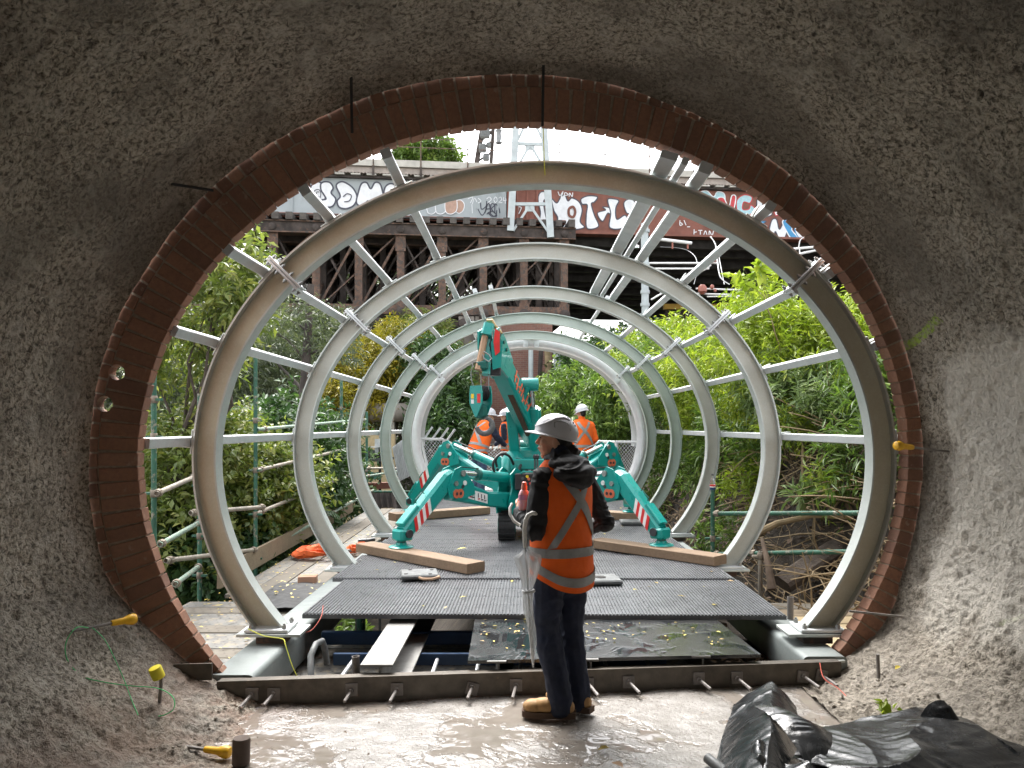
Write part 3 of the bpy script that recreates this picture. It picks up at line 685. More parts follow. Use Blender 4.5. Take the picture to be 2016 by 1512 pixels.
# wet smooth panel tucked under the front edge
mb = MB(); q = [(-.33,4.80),(1.54,4.935),(1.43,5.85),(-.34,5.83)]
a = [V((x,y,.165 if y < 5.2 else .203)) for x,y in q]; b = [p+V((0,0,.022)) for p in a]
mb.hexa(a, b); tag(mb.build('wet_panel', 'frp_wet', None), 'smooth black panel covered in rainwater in front of the deck', 'panel')
# scaffold boards below
def board(x0, y0, x1, y1, wd, z, mat, label, holes=True, th=.04, name='scaffold_board', grp='scaffold boards below the walkway'):
    o = thing(name, label, 'plank', ((x0+x1)/2, (y0+y1)/2, z-th), grp); d = V((x1-x0, y1-y0, 0)); L = d.length; ux = d.normalized(); uy = V((-ux.y, ux.x, 0))
    MB().beam((x0,y0,z-th/2), (x1,y1,z-th/2), wd, th, bev=.005).build('plank', mat, o)
    if holes:
        mb = MB(); c0 = V((x0,y0,z+.0015))
        for k in range(int(L/.085)):
            for s in (-.33, 0, .33):
                p = c0+ux*(.05+.085*k+(.04 if s == 0 else 0))+uy*wd*s
                mb.add([p+ux*.012, p+uy*.006, p-ux*.012, p-uy*.006], [(0,1,2,3)])
        mb.build('slots', 'hole_dark', o)
    return o
ZB = -.13
ybs = np.arange(4.62, 7.9, .236); nB = 0
for k, yy in enumerate(ybs):
    m_ = 'plank_metal' if k % 3 else 'plank_x'
    where = ('seen through the gap and left of the beam, board %d from the plate' % (k+1)) if False else ['nearest the steel plate','second from the steel plate','third from the plate','fourth from the plate','fifth from the plate','under the front deck edge','just behind the front deck edge','beside the black mat, near side','beside the black mat, far side','tenth from the plate','eleventh from the plate','twelfth from the plate','thirteenth from the plate','last crosswise'][k]
    board(-3.35 if k > 4 else -2.75+(-.1*k), yy, 2.7 if k < 8 else -1.9, yy, .225, ZB+random.uniform(-.006,.006), m_, 'crosswise scaffold board below the deck, '+where)
for k in range(5):
    x = -2.02-.245*k; board(x, 8.1, x-.12, 16.5, .235, ZB+.01+random.uniform(-.004,.004), 'plank_metal' if k % 2 == 0 else 'plank_x', 'lengthwise scaffold board left of the ribs, '+['beside the beam','second from the beam','middle one','fourth from the beam','along the toe board'][k], k % 2 == 0)
for k in range(3):
    yy = 6.95+.27*k; board(2.2, yy, 4.0, yy+.02, .25, ZB+.03, ('ply','timber_pale','plank_x')[k], 'pale plank on the right beyond the nearest rib, '+['nearest','middle','farthest'][k], False)
o = MB().box((2.62, 6.15, ZB+.03), (1.1, 1.2, .018), .05).build('plywood_sheet', 'ply', None); tag(o, 'pale plywood sheet under the right foot of the nearest rib', 'plywood')
o = MB().beam((-3.22, 8.2, .03), (-3.42, 15.6, .03), .038, .23).build('toe_board', 'timber_pale', None); tag(o, 'long timber toe board along the left scaffold edge', 'toe board')
# wet black mat on the boards
mb = MB(); c = V((-2.30, 7.95, ZB+.045)); gp = [[c+V((-.37+.74*i/12, -.62+1.24*j/14, .012*math.sin(i*1.1+j*.7)*random.uniform(.4,1))) for i in range(13)] for j in range(15)]
mb.grid(gp); mb.grid([[p-V((0,0,.012)) for p in r_][::-1] for r_ in gp]); tag(mb.build('rubber_mat', 'mat_black', None, True), 'black rubber mat strewn with yellow leaves left of the beam', 'mat')
# ================================================================ ground
def terr(x, y):
    x = np.asarray(x, float); y = np.asarray(y, float)
    left = -4.6+0*x; mid = smooth01((x+4.2)/5.6); z = left+(4.1)*mid
    z = z+np.where(x > 2.5, np.clip((x-2.5-.62*smooth01((9.6-y)/2.2))*1.9, 0, 2.0)+np.clip(x-3.6, 0, 60)*.16, 0)
    z = z+smooth01((y-38)/60)*np.where(x < 0, 9, 4)*smooth01((np.abs(x-4))/10)
    z = z+smooth01((y-19)/6)*smooth01((6-np.abs(x))/4)*0.6
    p = np.stack([x.ravel(), y.ravel(), 0*x.ravel()], 1)
    nz = .25*vnoise(p*.35, 31)+.09*vnoise(p*1.3, 32)+.04*vnoise(p*4, 33)
    return z+nz.reshape(x.shape)
xs = np.concatenate([-np.geomspace(500, 12, 26), np.linspace(-11.5, 1.9, 46), np.linspace(2.05, 8, 90), np.geomspace(8.3, 500, 30)])
ys = np.concatenate([np.linspace(5.45, 14, 120), np.linspace(14.3, 40, 60), np.geomspace(41, 900, 34)])
X, Y = np.meshgrid(xs, ys); Z = terr(X, Y); pts = np.stack([X.ravel(), Y.ravel(), Z.ravel()], 1)
idx = np.arange(X.size).reshape(X.shape); F = np.stack([idx[:-1,:-1].ravel(), idx[:-1,1:].ravel(), idx[1:,1:].ravel(), idx[1:,:-1].ravel()], 1)
tag(np_mesh('terrain', pts, F, 'soil', smooth=True), kind='structure')
o = MB().grid([[(-600,-14.6,-.06),(600,-14.6,-.06)],[(-600,-900,-.06),(600,-900,-.06)]]).build('ground', 'concrete_pale', None); tag(o, kind='structure')
def tz(x, y): return float(terr(np.array([x]), np.array([y]))[0])
# ================================================================ railway bridge
def B(x, off, z): return V((x-.105*off, 35.15+.106*x+off, z))
BX = V((.9944,.1054,0)); BY = V((-.1054,.9944,0))
br = thing('truss_bridge', 'rusty riveted truss bridge crossing above the trees on the left', 'bridge', B(-8, 0, 5.9))
def bbox(name, x0, x1, o0, o1, z0, z1, mat, parent=br):
    return MB().hexa([B(x0,o0,z0),B(x1,o0,z0),B(x1,o1,z0),B(x0,o1,z0)], [B(x0,o0,z1),B(x1,o0,z1),B(x1,o1,z1),B(x0,o1,z1)]).build(name, mat, parent)
XL, XR = -22, 2.0
for k, off in enumerate((-.8, 1.1, 2.9, 4.8, 6.6)):
    m1 = 'rust_brown' if k == 0 else 'rust_dark'
    if k == 4: bbox('dark_lateral_slab', XL, XR, -.5, 6.3, 6.40, 6.47, 'rust_dark'); bbox('sky_block_plate', XL, XR, -.6, 7.4, 10.85, 10.93, 'rust_dark')  # upper sheet added to block the sky, lower slab added for a dark underside
    tc = bbox('top_chord', XL, XR+.35, off-.25, off+.25, 10.02, 10.45, 'rust_dark')
    bbox('chord_angle', XL, XR+.35, off-.33, off+.33, 10.45, 10.50, 'rust_brown', tc); bbox('chord_angle', XL, XR+.35, off-.33, off+.33, 9.97, 10.02, 'rust_brown', tc)
    bc = bbox('bottom_chord', XL, XR, off-.22, off-.15, 6.55, 6.95, 'rust_brown'); bbox('eye_bar', XL, XR-1, off+.15, off+.22, 6.45, 6.85, 'rust_dark', bc); bbox('eye_bar', XL, XR-1, off-.35, off-.28, 6.0, 6.3, 'rust_dark', bc); bbox('eye_bar', XL, XR-1, off+.05, off+.12, 5.95, 6.25, 'rust_dark', bc)
    px = np.arange(XR-.15, XL, -1.80)
    for j, x in enumerate(px):
        po = bbox('post', x-.16, x+.16, off-.17, off+.17, 6.5, 10.0, m1)
        if k == 0: bbox('post_flange', x-.22, x+.22, off-.20, off-.175, 9.3, 10.0, m1, po); bbox('post_flange', x-.22, x+.22, off-.20, off-.175, 6.6, 7.1, m1, po)
        MB().beam(B(x-1.75, off+.1, 6.8), B(x-.05, off+.1, 10.0), .10, .16, BY).build('diagonal', m1, br)
        MB().beam(B(x-3.5, off+.02, 6.8), B(x-.2, off+.02, 10.0), .06, .13, BY).build('diagonal', 'rust_dark' if j % 2 else m1, br)
        if k in (1, 3): bbox('post', x-.9-.14, x-.9+.14, off-.12, off+.12, 6.5, 10.0, m1)
        if k == 0: MB().beam(B(x-.1, off+.16, 6.8), B(x-1.75, off+.16, 10.0), .08, .13, BY).build('diagonal', 'rust_dark', br)
        if k > 0: MB().beam(B(x-.1, off+.1, 6.8), B(x-1.75, off+.1, 10.0), .10, .15, BY).build('diagonal', 'rust_dark', br)
        if k == 0:
            mb = MB(); mb.lathe([(.16,0),(.16,.06),(.08,.1)], B(x, off-.26, 10.22), -BY, 8); mb.build('pin', 'rust_dark', br, True)
            mb = MB(); mb.lathe([(.24,0),(.24,.16),(.12,.22)], B(x, off-.22, 6.6), -BY, 10); mb.build('pin', 'rust_dark', br, True)
            MB().lathe([(.20,0),(.20,.2),(.1,.24)], B(x+.9, off-.34, 6.15), -BY, 10).build('pin', 'rust_dark', br, True)
for x in np.arange(XR-.15, XL, -3.6):
    MB().beam(B(x, -.7, 9.8), B(x, 3.5, 9.8), .14, .2).build('cross_brace', 'rust_dark', br); MB().beam(B(x, -.7, 7.0), B(x, 3.5, 7.0), .14, .2).build('cross_brace', 'rust_dark', br); MB().beam(B(x, -.7, 7.1), B(x, 3.5, 9.7), .1, .1).build('cross_brace', 'rust_brown', br)
for x in np.arange(XR+.15, -15, -.58): bbox('sleeper', x-.14, x+.14, -1.25, 7.2, 10.50+random.uniform(0,.01), 10.80+random.uniform(-.02,.03), 'sleeper')
bbox('stringer_rail', -16, XR, -.45, -.35, 10.81, 11.0, 'rust_red')
# pier columns under the truss end
for x0, x1, lbx in ((-2.78, -2.2, 'a'), (-2.05, -1.55, 'b')):
    o = thing('pier_column', {'a':'weathered grey steel column with flared foot left of the brick pier','b':'dark steel column tight against the brick pier'}[lbx], 'column', B((x0+x1)/2, -.6, tz((x0+x1)/2, 34)), 'columns under the truss end')
    bbox('shaft', x0, x1, -.9, -.3, tz(x0, 34)-.2, 6.5, 'rust_dark' if lbx == 'b' else 'pipe_grey', o); bbox('flange', x0-.05, x0+.12, -.96, -.24, 1.6, 6.5, 'pipe_grey', o); bbox('flange', x1-.12, x1+.05, -.96, -.24, 1.6, 6.5, 'pipe_grey' if lbx == 'a' else 'rust_dark', o)
    bbox('foot', x0-.2, x1+.2, -1.1, -.1, tz(x0, 34)-.2, 1.6, 'pipe_grey', o)
bk = NT('far_brick'); q = bk.n('TexBrick'); bk.l(bk.co('Object'), q.inputs[0]); mp = bk.n('Mapping'); bk.l(bk.pos(), mp.inputs[0]); mp.inputs['Rotation'].default_value = (R(90), 0, 0); bk.l(mp.outputs[0], q.inputs[0])
q.inputs['Scale'].default_value = 1; q.inputs['Brick Width'].default_value = .24; q.inputs['Row Height'].default_value = .086; q.inputs['Mortar Size'].default_value = .009
q.inputs['Color1'].default_value = (.27,.12,.085,1); q.inputs['Color2'].default_value = (.20,.085,.065,1); q.inputs['Mortar'].default_value = (.26,.2,.17,1)
bk.set(bk.mix(bk.ramp(bk.noise(.9, 5, .6, bk.pos()), [(.4, .5), (.65, 0)]), q.outputs[0], (.10,.06,.05)), .9)
pi = thing('brick_pier', 'red brick bridge pier with stone base ledges behind the crane boom', 'pier', V((-.2, 33.5, tz(0, 33)))); zb = tz(0, 33)-.3
MB().cbox((-.2, 33.6, (zb+6.2)/2), (3.1, 2.0, 6.2-zb), .03).build('shaft', 'far_brick', pi); MB().cbox((-.2, 33.6, 1.0), (3.5, 2.4, .35), .05).build('ledge', 'concrete_pale', pi); MB().cbox((-.2, 33.6, (zb+.8)/2), (3.5, 2.4, .8-zb), .05).build('base', 'far_brick', pi)
for u, v0, v1, d, r_, m_, lb in ((1045, 690, 800, 31, .10, 'mast_grey', 'slim grey post in front of the brick pier'), (1058, 695, 830, 31.5, .09, 'rust_dark', 'dark leaning pole in front of the brick pier'), (1080, 690, 800, 31, .13, 'stem_tan', 'tan wooden pole at the right edge of the brick pier'), (1099, 690, 800, 32, .16, 'mast_grey', 'square grey post right of the tan wooden pole')):
    top = P(u+(8 if 'leaning' in lb else -3 if 'wooden' in lb else 0), v0-25, d); bot = P(u-(4 if 'leaning' in lb else -6 if 'wooden' in lb else 0), v1, d); bot.z = tz(bot.x, bot.y)-.2
    tag(MB().tube([bot, top], r_, 10 if 'square' not in lb else 4).build('post', m_, None, True), lb, 'post', 'posts by the brick pier')
# plate girders with graffiti
gg = thing('plate_girder', 'grey painted bridge girder with silver bubble graffiti and tags', 'girder', B(-10, .4, 10.85))
bbox('web_plate', -24, -.62, .45, .55, 10.85, 12.85, 'girder_grey', gg); bbox('bottom_flange', -24, -.62, .25, .75, 10.80, 10.85, 'rust_red', gg); bbox('top_flange', -24, -.62, .25, .75, 12.85, 12.92, 'rust_dark', gg)
for x in np.arange(-1, -24, -4.6): bbox('stiffener', x-.03, x+.03, .36, .45, 10.85, 12.85, 'girder_grey', gg)
rg = thing('plate_girder', 'rust red bridge girder painted with white, red and blue graffiti', 'girder', B(8, .4, 10.6))
bbox('web_plate', -.58, 24, .45, .55, 10.68, 12.85, 'rust_red', rg); bbox('bottom_flange', .9, 24, .2, .8, 10.58, 10.68, 'rust_red', rg); bbox('top_flange', -.58, 24, .25, .75, 12.86, 12.93, 'rust_dark', rg)
for x in (-.45, -.1, .35, .8): bbox('stiffener', x-.04, x+.04, .34, .45, 10.68, 12.85, 'rust_red', rg)
# graffiti: flat paint strokes a few millimetres proud of the plate, given in photo pixels on the girder face
def gpt(u, v, lift):
    k = (u-VPX)/FPX; y = (35.15+.45)/(1-.106*k); y = (35.15+.45+.106*.0)/(1-.106*k); d = y
    return P(u, v, d)-BY*lift
def stroke(pts, wpx, mat, parent, lift=.012, name='graffiti_line', closed=False, fill=False):
    pts = [V((a, b)) for a, b in pts]; sm = []
    n = len(pts); rng = range(n) if closed else range(n-1)
    for i in rng:
        a, b, c, d = (pts[(i-1) % n], pts[i], pts[(i+1) % n], pts[(i+2) % n]) if closed else (pts[max(i-1,0)], pts[i], pts[i+1], pts[min(i+2,n-1)])
        for k in range(6): s = k/6; sm.append(.5*((2*b)+(c-a)*s+(2*a-5*b+4*c-d)*s*s+(3*b-a-3*c+d)*s**3))
    if not closed: sm.append(pts[-1])
    mb = MB()
    if fill: mb.add([gpt(p.x, p.y, lift) for p in sm], [tuple(range(len(sm)))]); return mb.build(name, mat, parent)
    L, Rr = [], []; m = len(sm)
    for i, p in enumerate(sm):
        t_ = (sm[(i+1) % m]-sm[i-1]) if closed else (sm[min(i+1,m-1)]-sm[max(i-1,0)])
        t_ = t_.normalized() if t_.length > 1e-6 else V((1,0)); nn = V((-t_.y, t_.x))*wpx/2
        L.append(gpt(*(p+nn), lift)); Rr.append(gpt(*(p-nn), lift))
    fs = [(i, (i+1) % m, m+(i+1) % m, m+i) for i in range(m if closed else m-1)]
    mb.add(L+Rr, fs); return mb.build(name, mat, parent)
def bubble(pts, fillm, linem, parent, lw=3.2, k=[0]):
    k[0] += 1; l0 = .012+.004*(k[0] % 9)
    f = stroke(pts, 0, fillm, parent, l0, 'graffiti_letter', True, True); stroke(pts, lw, linem, f, l0+.003, 'outline', True); return f
W, K = 'graf_white', 'graf_black'
# silver throw-up on the grey girder
bubble([(610,383),(613,366),(626,358),(640,368),(640,392),(630,402),(618,400)], W, K, gg); stroke([(617,384),(620,376),(628,374),(632,382),(629,392),(621,394),(617,386)], 1.6, K, gg, .06); stroke([(629,379),(624,379),(623,386),(629,388)], 1.6, K, gg, .06)
bubble([(632,362),(640,358),(650,360),(656,370),(652,380),(661,392),(655,406),(638,408),(628,400),(634,394),(642,392),(638,384),(632,374)], W, K, gg)
bubble([(662,366),(672,358),(684,362),(696,372),(703,388),(697,404),(682,411),(668,408),(664,396),(670,386)], W, K, gg); stroke([(676,388),(684,382),(692,386),(688,396),(678,398)], 2, K, gg, .06)
bubble([(702,400),(706,378),(712,362),(722,360),(730,372),(738,360),(748,362),(754,380),(758,398),(750,406),(742,396),(734,404),(724,396),(716,408)], W, K, gg)
bubble([(756,390),(758,370),(768,362),(778,366),(772,380),(784,388),(780,402),(766,406)], W, K, gg)
for pts in ([(782,362),(790,356),(785,366)], [(792,368),(797,355),(802,368)], [(804,369),(806,356),(811,360),(805,363)], [(818,356),(812,362),(818,368)], [(821,369),(822,357),(828,360),(822,363),(829,369)], [(836,360),(842,362)]): stroke(pts, 1.3, W, gg)
for cx, rx in ((850,10),(868,11),(888,12)): bubble([(cx-rx,402),(cx-rx+2,418),(cx,422),(cx+rx-2,416),(cx+rx,402),(cx+rx-4,390),(cx-rx+4,390)], 'graf_pink' if cx > 880 else 'girder_grey', W, gg, 1.6)
bubble([(895,408),(898,396),(907,394),(914,402),(912,414),(904,420),(897,416)], 'graf_pink', W, gg, 1.6)
for pts in ([(921,392),(931,388),(926,400)], [(930,402),(934,390),(939,398)], [(941,390),(947,396),(941,400)], [(929,402),(930,420)], [(958,392),(963,388),(967,393),(960,400),(968,400)], [(972,392),(976,388),(979,394),(975,399),(972,393)], [(981,391),(986,388),(987,394),(981,399),(989,399)], [(992,388),(991,395),(998,394)], [(996,390),(995,401)]): stroke(pts, 1.3, W, gg)
for pts in ([(946,399),(948,412),(957,406),(958,396),(957,412),(949,424),(941,412)], [(954,420),(962,400),(966,420)], [(957,412),(966,411)], [(966,420),(967,402),(974,404),(968,411),(974,420)], [(974,420),(975,402),(982,410),(984,420)], [(958,422),(968,416),(978,424),(972,426),(962,418)], [(978,414),(976,424),(968,426),(960,418)]): stroke(pts, 2.0, K, gg, .02)
# white piece on the rust girder
bubble([(1060,386),(1066,378),(1076,380),(1080,390),(1070,396),(1073,420),(1078,446),(1060,450),(1064,420),(1060,400)], W, K, rg, 2)
bubble([(1086,392),(1096,400),(1104,388),(1112,384),(1118,396),(1126,390),(1140,398),(1146,414),(1142,436),(1150,448),(1126,452),(1120,440),(1110,452),(1092,452),(1098,430),(1090,414)], W, K, rg, 2.4); stroke([(1120,412),(1128,408),(1132,418),(1128,428),(1120,424)], 5, 'rust_red', rg, .06, closed=True)
bubble([(1144,392),(1158,386),(1176,388),(1170,398),(1164,402),(1170,424),(1178,446),(1156,450),(1154,424),(1156,404),(1146,402)], W, K, rg, 2.4)
bubble([(1176,420),(1192,414),(1186,408),(1200,410),(1204,424),(1196,420),(1186,436)], W, K, rg, 2)
bubble([(1196,394),(1208,392),(1218,396),(1212,410),(1214,432),(1230,424),(1236,436),(1224,450),(1200,448),(1202,420)], W, K, rg, 2.4); bubble([(1228,400),(1240,392),(1250,400),(1244,416),(1234,420)], W, K, rg, 2)
for pts in ([(1098,378),(1102,386),(1108,378),(1104,390)], [(1110,388),(1112,380),(1118,384),(1111,386)], [(1120,388),(1121,381),(1126,388),(1127,380)], [(1236,402),(1242,396),(1238,408)], [(1021,402),(1020,422),(1026,410),(1021,408)], [(1022,436),(1027,430),(1026,438)]): stroke(pts, 1.6, W, rg, .07)
for i, word in enumerate(([(1338,434),(1338,444),(1343,442),(1338,438)], [(1346,434),(1350,444)], [(1352,447),(1358,447)], [(1366,452),(1366,464),(1372,464)], [(1366,458),(1371,457)], [(1374,454),(1382,454)], [(1378,454),(1378,465)], [(1384,466),(1388,455),(1392,466)], [(1395,466),(1396,455),(1401,464),(1404,455)])): stroke(word, 1.6, W, rg, .05)
# red, cyan and blue piece on the right
bubble([(1372,384),(1390,376),(1404,388),(1412,378),(1426,384),(1424,410),(1410,414),(1396,398),(1384,402)], 'graf_cyan', W, rg, 2)
bubble([(1412,392),(1424,390),(1434,408),(1440,386),(1448,390),(1440,426),(1430,428),(1420,410)], 'graf_red', W, rg, 2); bubble([(1450,396),(1464,384),(1480,388),(1476,400),(1464,398),(1462,412),(1474,412),(1478,404),(1486,412),(1474,424),(1454,422)], 'graf_cyan', 'graf_red', rg, 2)
bubble([(1490,392),(1500,394),(1502,414),(1516,414),(1518,424),(1494,426)], W, K, rg, 2); bubble([(1522,396),(1532,398),(1536,416),(1526,424)], W, 'graf_red', rg, 2)
bubble([(1460,426),(1476,430),(1486,420),(1492,434),(1508,436),(1496,446),(1500,460),(1486,450),(1472,458),(1476,442)], 'graf_blue', K, rg, 2)
bubble([(1512,470),(1518,436),(1528,432),(1534,452),(1544,434),(1552,440),(1544,470),(1534,472),(1526,456),(1522,472)], W, K, rg, 2.2); bubble([(1540,436),(1556,430),(1566,440),(1558,452),(1570,468),(1558,470),(1548,456)], 'graf_blue', W, rg, 2.2); bubble([(1564,446),(1580,440),(1592,454),(1586,470),(1570,466)], W, 'graf_blue', rg, 2)
# deck edge, corrugated soffit, handrail
wk = thing('bridge_walkway', 'pale bridge walkway edge with corrugated soffit and thin handrail', 'walkway', B(0, 1, 13))
bbox('fascia', -24, 24, .0, .12, 13.32, 13.62, 'concrete_pale', wk); bbox('deck_slab', -24, 24, .13, 6, 13.36, 13.56, 'concrete_pale', wk)
mb = MB(); n = 640
mb.loft([[B(-24+48*k/n, .14, 13.02+(.04 if k % 2 else 0)), B(-24+48*k/n, .14+.0, 13.31), B(-24+48*k/n, .5, 13.31), B(-24+48*k/n, .5, 13.02+(.04 if k % 2 else 0))] for k in range(n+1)]); mb.build('soffit', 'corrugated', wk)
for x in np.arange(-23.4, 24, 2.1):
    MB().tube([B(x, -.02, 13.3), B(x, -.02, 14.62)], .028, 6).build('rail_post', 'rust_brown', wk)
    bbox('hanger', x-.05, x+.05, -.04, .0, 12.9, 13.34, 'rust_dark', wk)
for z in (14.6, 14.2): MB().tube([B(-24, -.02, z), B(24, -.02, z)], .020, 6).build('rail', 'rust_brown', wk)
for x in np.arange(-23.7, 24, .7): bbox('soffit_block', x, x+.42, .1, .5, 12.94, 13.0, 'concrete_pale', wk)
# underside of the deck on the right
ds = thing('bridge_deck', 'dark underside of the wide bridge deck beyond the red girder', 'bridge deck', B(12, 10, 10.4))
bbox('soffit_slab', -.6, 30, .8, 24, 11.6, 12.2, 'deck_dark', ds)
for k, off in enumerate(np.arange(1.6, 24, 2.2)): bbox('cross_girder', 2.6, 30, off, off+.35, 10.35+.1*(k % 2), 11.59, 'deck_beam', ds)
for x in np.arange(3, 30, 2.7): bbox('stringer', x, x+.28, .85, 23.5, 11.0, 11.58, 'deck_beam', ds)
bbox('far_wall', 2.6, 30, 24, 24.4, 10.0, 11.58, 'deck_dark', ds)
# lattice mast
ms = thing('lattice_mast', 'pale grey lattice overhead line mast standing on the truss end', 'mast', B(.4, -1.2, 10.5))
dm = 34.0
def leg(name, pts, w, mat, parent): return MB().beam(P(*pts[0], dm), P(*pts[1], dm), w, w*.8, (0,1,0)).build(name, mat, parent)
leg('leg', [(1005,455),(1018,205)], .30, 'mast_grey', ms); leg('leg', [(1084,468),(1068,205)], .30, 'mast_grey', ms)
leg('crossbar', [(1010,402),(1080,402)], .14, 'mast_grey', ms); leg('crossbar', [(1014,283),(1074,284)], .14, 'mast_grey', ms)
for a, b in (((1043,404),(1010,455)), ((1043,404),(1080,458)), ((1043,286),(1018,330)), ((1045,286),(1072,332)), ((1020,275),(1034,245)), ((1068,275),(1054,245))): leg('brace', [a, b], .10, 'mast_grey', ms)
MB().cbox(P(1043, 410, dm), (.42,.04,.3), .02).build('gusset', 'mast_grey', ms); MB().cbox(P(1043, 289, dm), (.42,.04,.3), .02).build('gusset', 'mast_grey', ms)
m2 = thing('signal_mast', 'dark leaning lattice mast with fittings against the sky', 'mast', P(952, 330, 36.5)); d2_ = 36.5
for a, b, w_ in (((936,335),(952,240),.22), ((966,335),(972,240),.16), ((940,318),(968,300),.08), ((944,296),(968,280),.1), ((948,275),(970,258),.12), ((938,322),(966,330),.08)): MB().beam(P(*a, d2_), P(*b, d2_), w_, w_, (0,1,0)).build('member', 'rust_dark', m2)
for u, v, s in ((955,262,.45), (950,292,.35), (957,310,.3), (962,286,.22)): MB().cbox(P(u, v, d2_-.2), (s,.25,s*1.1), .05).build('fitting', 'grey_tool', m2)
o = thing('insulator', 'grey stacked insulator hanging in the sky beside the mast', 'insulator', P(982, 283, 34)); MB().lathe([(.06,0),(.16,.05),(.08,.1),(.13,.3),(.1,.5),(.16,.6),(.09,.66),(.15,.8),(.05,1.0)], P(982, 284, 34), (0,0,1), 12).build('stack', 'wire_grey', o, True)
MB().tube([P(984, 245, 34), P(984, 200, 34)], .03, 6).build('hanger', 'wire_grey', o)
for i, (a, b, lb) in enumerate((((900,245,34),(1330,262,36),'thin overhead wire across the sky'), ((1185,262,36),(1330,280,36.5),'short sloping wire at the right of the sky'))): tag(MB().tube([P(*a), P(*b)], .012, 5).build('overhead_wire', 'wire_grey', None), lb, 'wire')
# overhead line gear under the deck on the right
ps = thing('line_post', 'grey round catenary post behind the upper right ribs', 'post', V((P(1272, 700, 30).x, 30, tz(4.9, 30)))); MB().tube([V((P(1272,700,30).x, 30, tz(4.9,30)-.3)), P(1269, 440, 30)], .145, 14).build('shaft', 'mast_grey', ps, True)
for v in (455, 520, 575, 600): MB().lathe([(.18,-.06),(.18,.06)], P(1270, v, 30), (0,0,1), 12).build('band', 'mast_grey', ps, True)
def cant(name, label, segs, mat='white_frame', r_=.035, d=30):
    o = thing(name, label, 'catenary arm', P(*segs[0][0], d), 'catenary arms under the deck')
    for a, b in segs: MB().tube([P(*a, d), P(*b, d)], r_, 8).build('arm_tube', mat, o, True)
    return o
c1 = cant('catenary_arm', 'pale tubular catenary arm with diagonal stay, upper one', [((1276,518),(1412,518)), ((1278,529),(1396,529)), ((1282,590),(1400,522)), ((1300,578),(1396,526))])
for u, v in ((1405,514), (1386,524)): MB().lathe([(.03,-.1),(.07,-.06),(.03,0),(.07,.05),(.03,.1)], P(u, v, 29.9), (1,0,.3), 10).build('insulator', 'insulator', c1, True)
c2 = cant('catenary_arm', 'lower pale catenary tubes with red insulators', [((1370,568),(1462,571)), ((1362,578),(1440,580)), ((1392,584),(1460,583))], r_=.03)
for u, v, s in ((1383,570,.17), (1402,565,.08), (1408,572,.06)): MB().lathe([(s*.4,-s*1.1),(s,-s*.5),(s,s*.5),(s*.5,s*1.1)], P(u, v, 29.85), (0,0,1), 10).build('insulator', 'insulator', c2, True)
c3 = cant('catenary_arm', 'pale horizontal bar hung under the red girder at centre right', [((1290,470),(1362,479))], 'white_frame', .07, 33)
for u in (1324, 1354): MB().tube([P(u, 476, 33), P(u, 490, 33)], .04, 8).build('insulator', 'insulator', c3, True)
c4 = cant('catenary_arm', 'pale horizontal bar under the girder at far right', [((1540,492),(1608,486)), ((1565,502),(1620,490)), ((1590,524),(1625,526))], 'white_frame', .05, 33)
def cable(label, pts, r_=.022, mat='white_frame', name='drop_cable'):
    pts = [P(*p) for p in pts]; out = []
    for i in range(len(pts)-1):
        a, b, c, d = pts[max(i-1,0)], pts[i], pts[i+1], pts[min(i+2,len(pts)-1)]
        for k in range(6): s = k/6; out.append(.5*((2*b)+(c-a)*s+(2*a-5*b+4*c-d)*s*s+(3*b-a-3*c+d)*s**3))
    return tag(MB().tube(out+[pts[-1]], r_, 6).build(name, mat, None, True), label, 'cable', 'cables under the bridge')
cable('pale drop cable curving under the girder at centre right', [(1398,466,34),(1408,480,33.5),(1412,510,31),(1418,545,30),(1436,560,30)]); cable('second pale drop cable beside the first', [(1400,466,34),(1412,490,33),(1418,520,31),(1426,560,30)], .016)
cable('thin cable looping below the hung bar', [(1300,486,33),(1345,490,33),(1368,505,32),(1373,530,31),(1366,560,30.5)], .014, 'wire_grey'); cable('pale looped cable at far right under the girder', [(1572,490,33),(1575,474,33),(1582,468,33),(1590,470,33)], .022); cable('pale cable hanging at far right edge', [(1574,490,33),(1576,512,32),(1582,530,31)], .018)
tag(MB().lathe([(.02,-.1),(.1,-.05),(.1,.05),(.02,.1)], P(1254, 486, 31), (0,0,1), 12).build('bulb_fitting', 'chrome', None, True), 'round metal fitting hanging behind the three rails', 'fitting')
# brick hut below the deck
hb = thing('brick_hut', 'brown brick hut with boarded window and yellow gutter', 'building', V((12.5, 46, tz(11, 46)))); zb = tz(11, 46)-1
MB().box((13.5, 48, (zb+8.5)/2), (9.4, 4, 8.5-zb), .03).build('wall', 'far_brick', hb); MB().box((13.4, 45.9, 8.75), (9.8, .3, .32), .03).build('gutter', 'gutter_yellow', hb); MB().box((13.4, 45.93, 8.3), (9.6, .12, .45), .03).build('eaves_board', 'rust_dark', hb)
for x, z in ((11.2, 6.5), (14.4, 6.5)):
    wn_ = MB().box((x, 45.82, z), (2.4, .1, 2.3), .03).build('window', 'board_tan', hb); MB().box((x, 45.76, z-1.2), (2.7, .16, .14), .03).build('sill', 'concrete_pale', wn_)
    for s in (-1, 1): MB().box((x+s*1.28, 45.78, z), (.14, .14, 2.4), .03).build('frame', 'rust_dark', wn_)
MB().box((13.5, 45.96, 7.85), (9.4, .1, .22), .03).build('string_course', 'plaster_tan', hb)
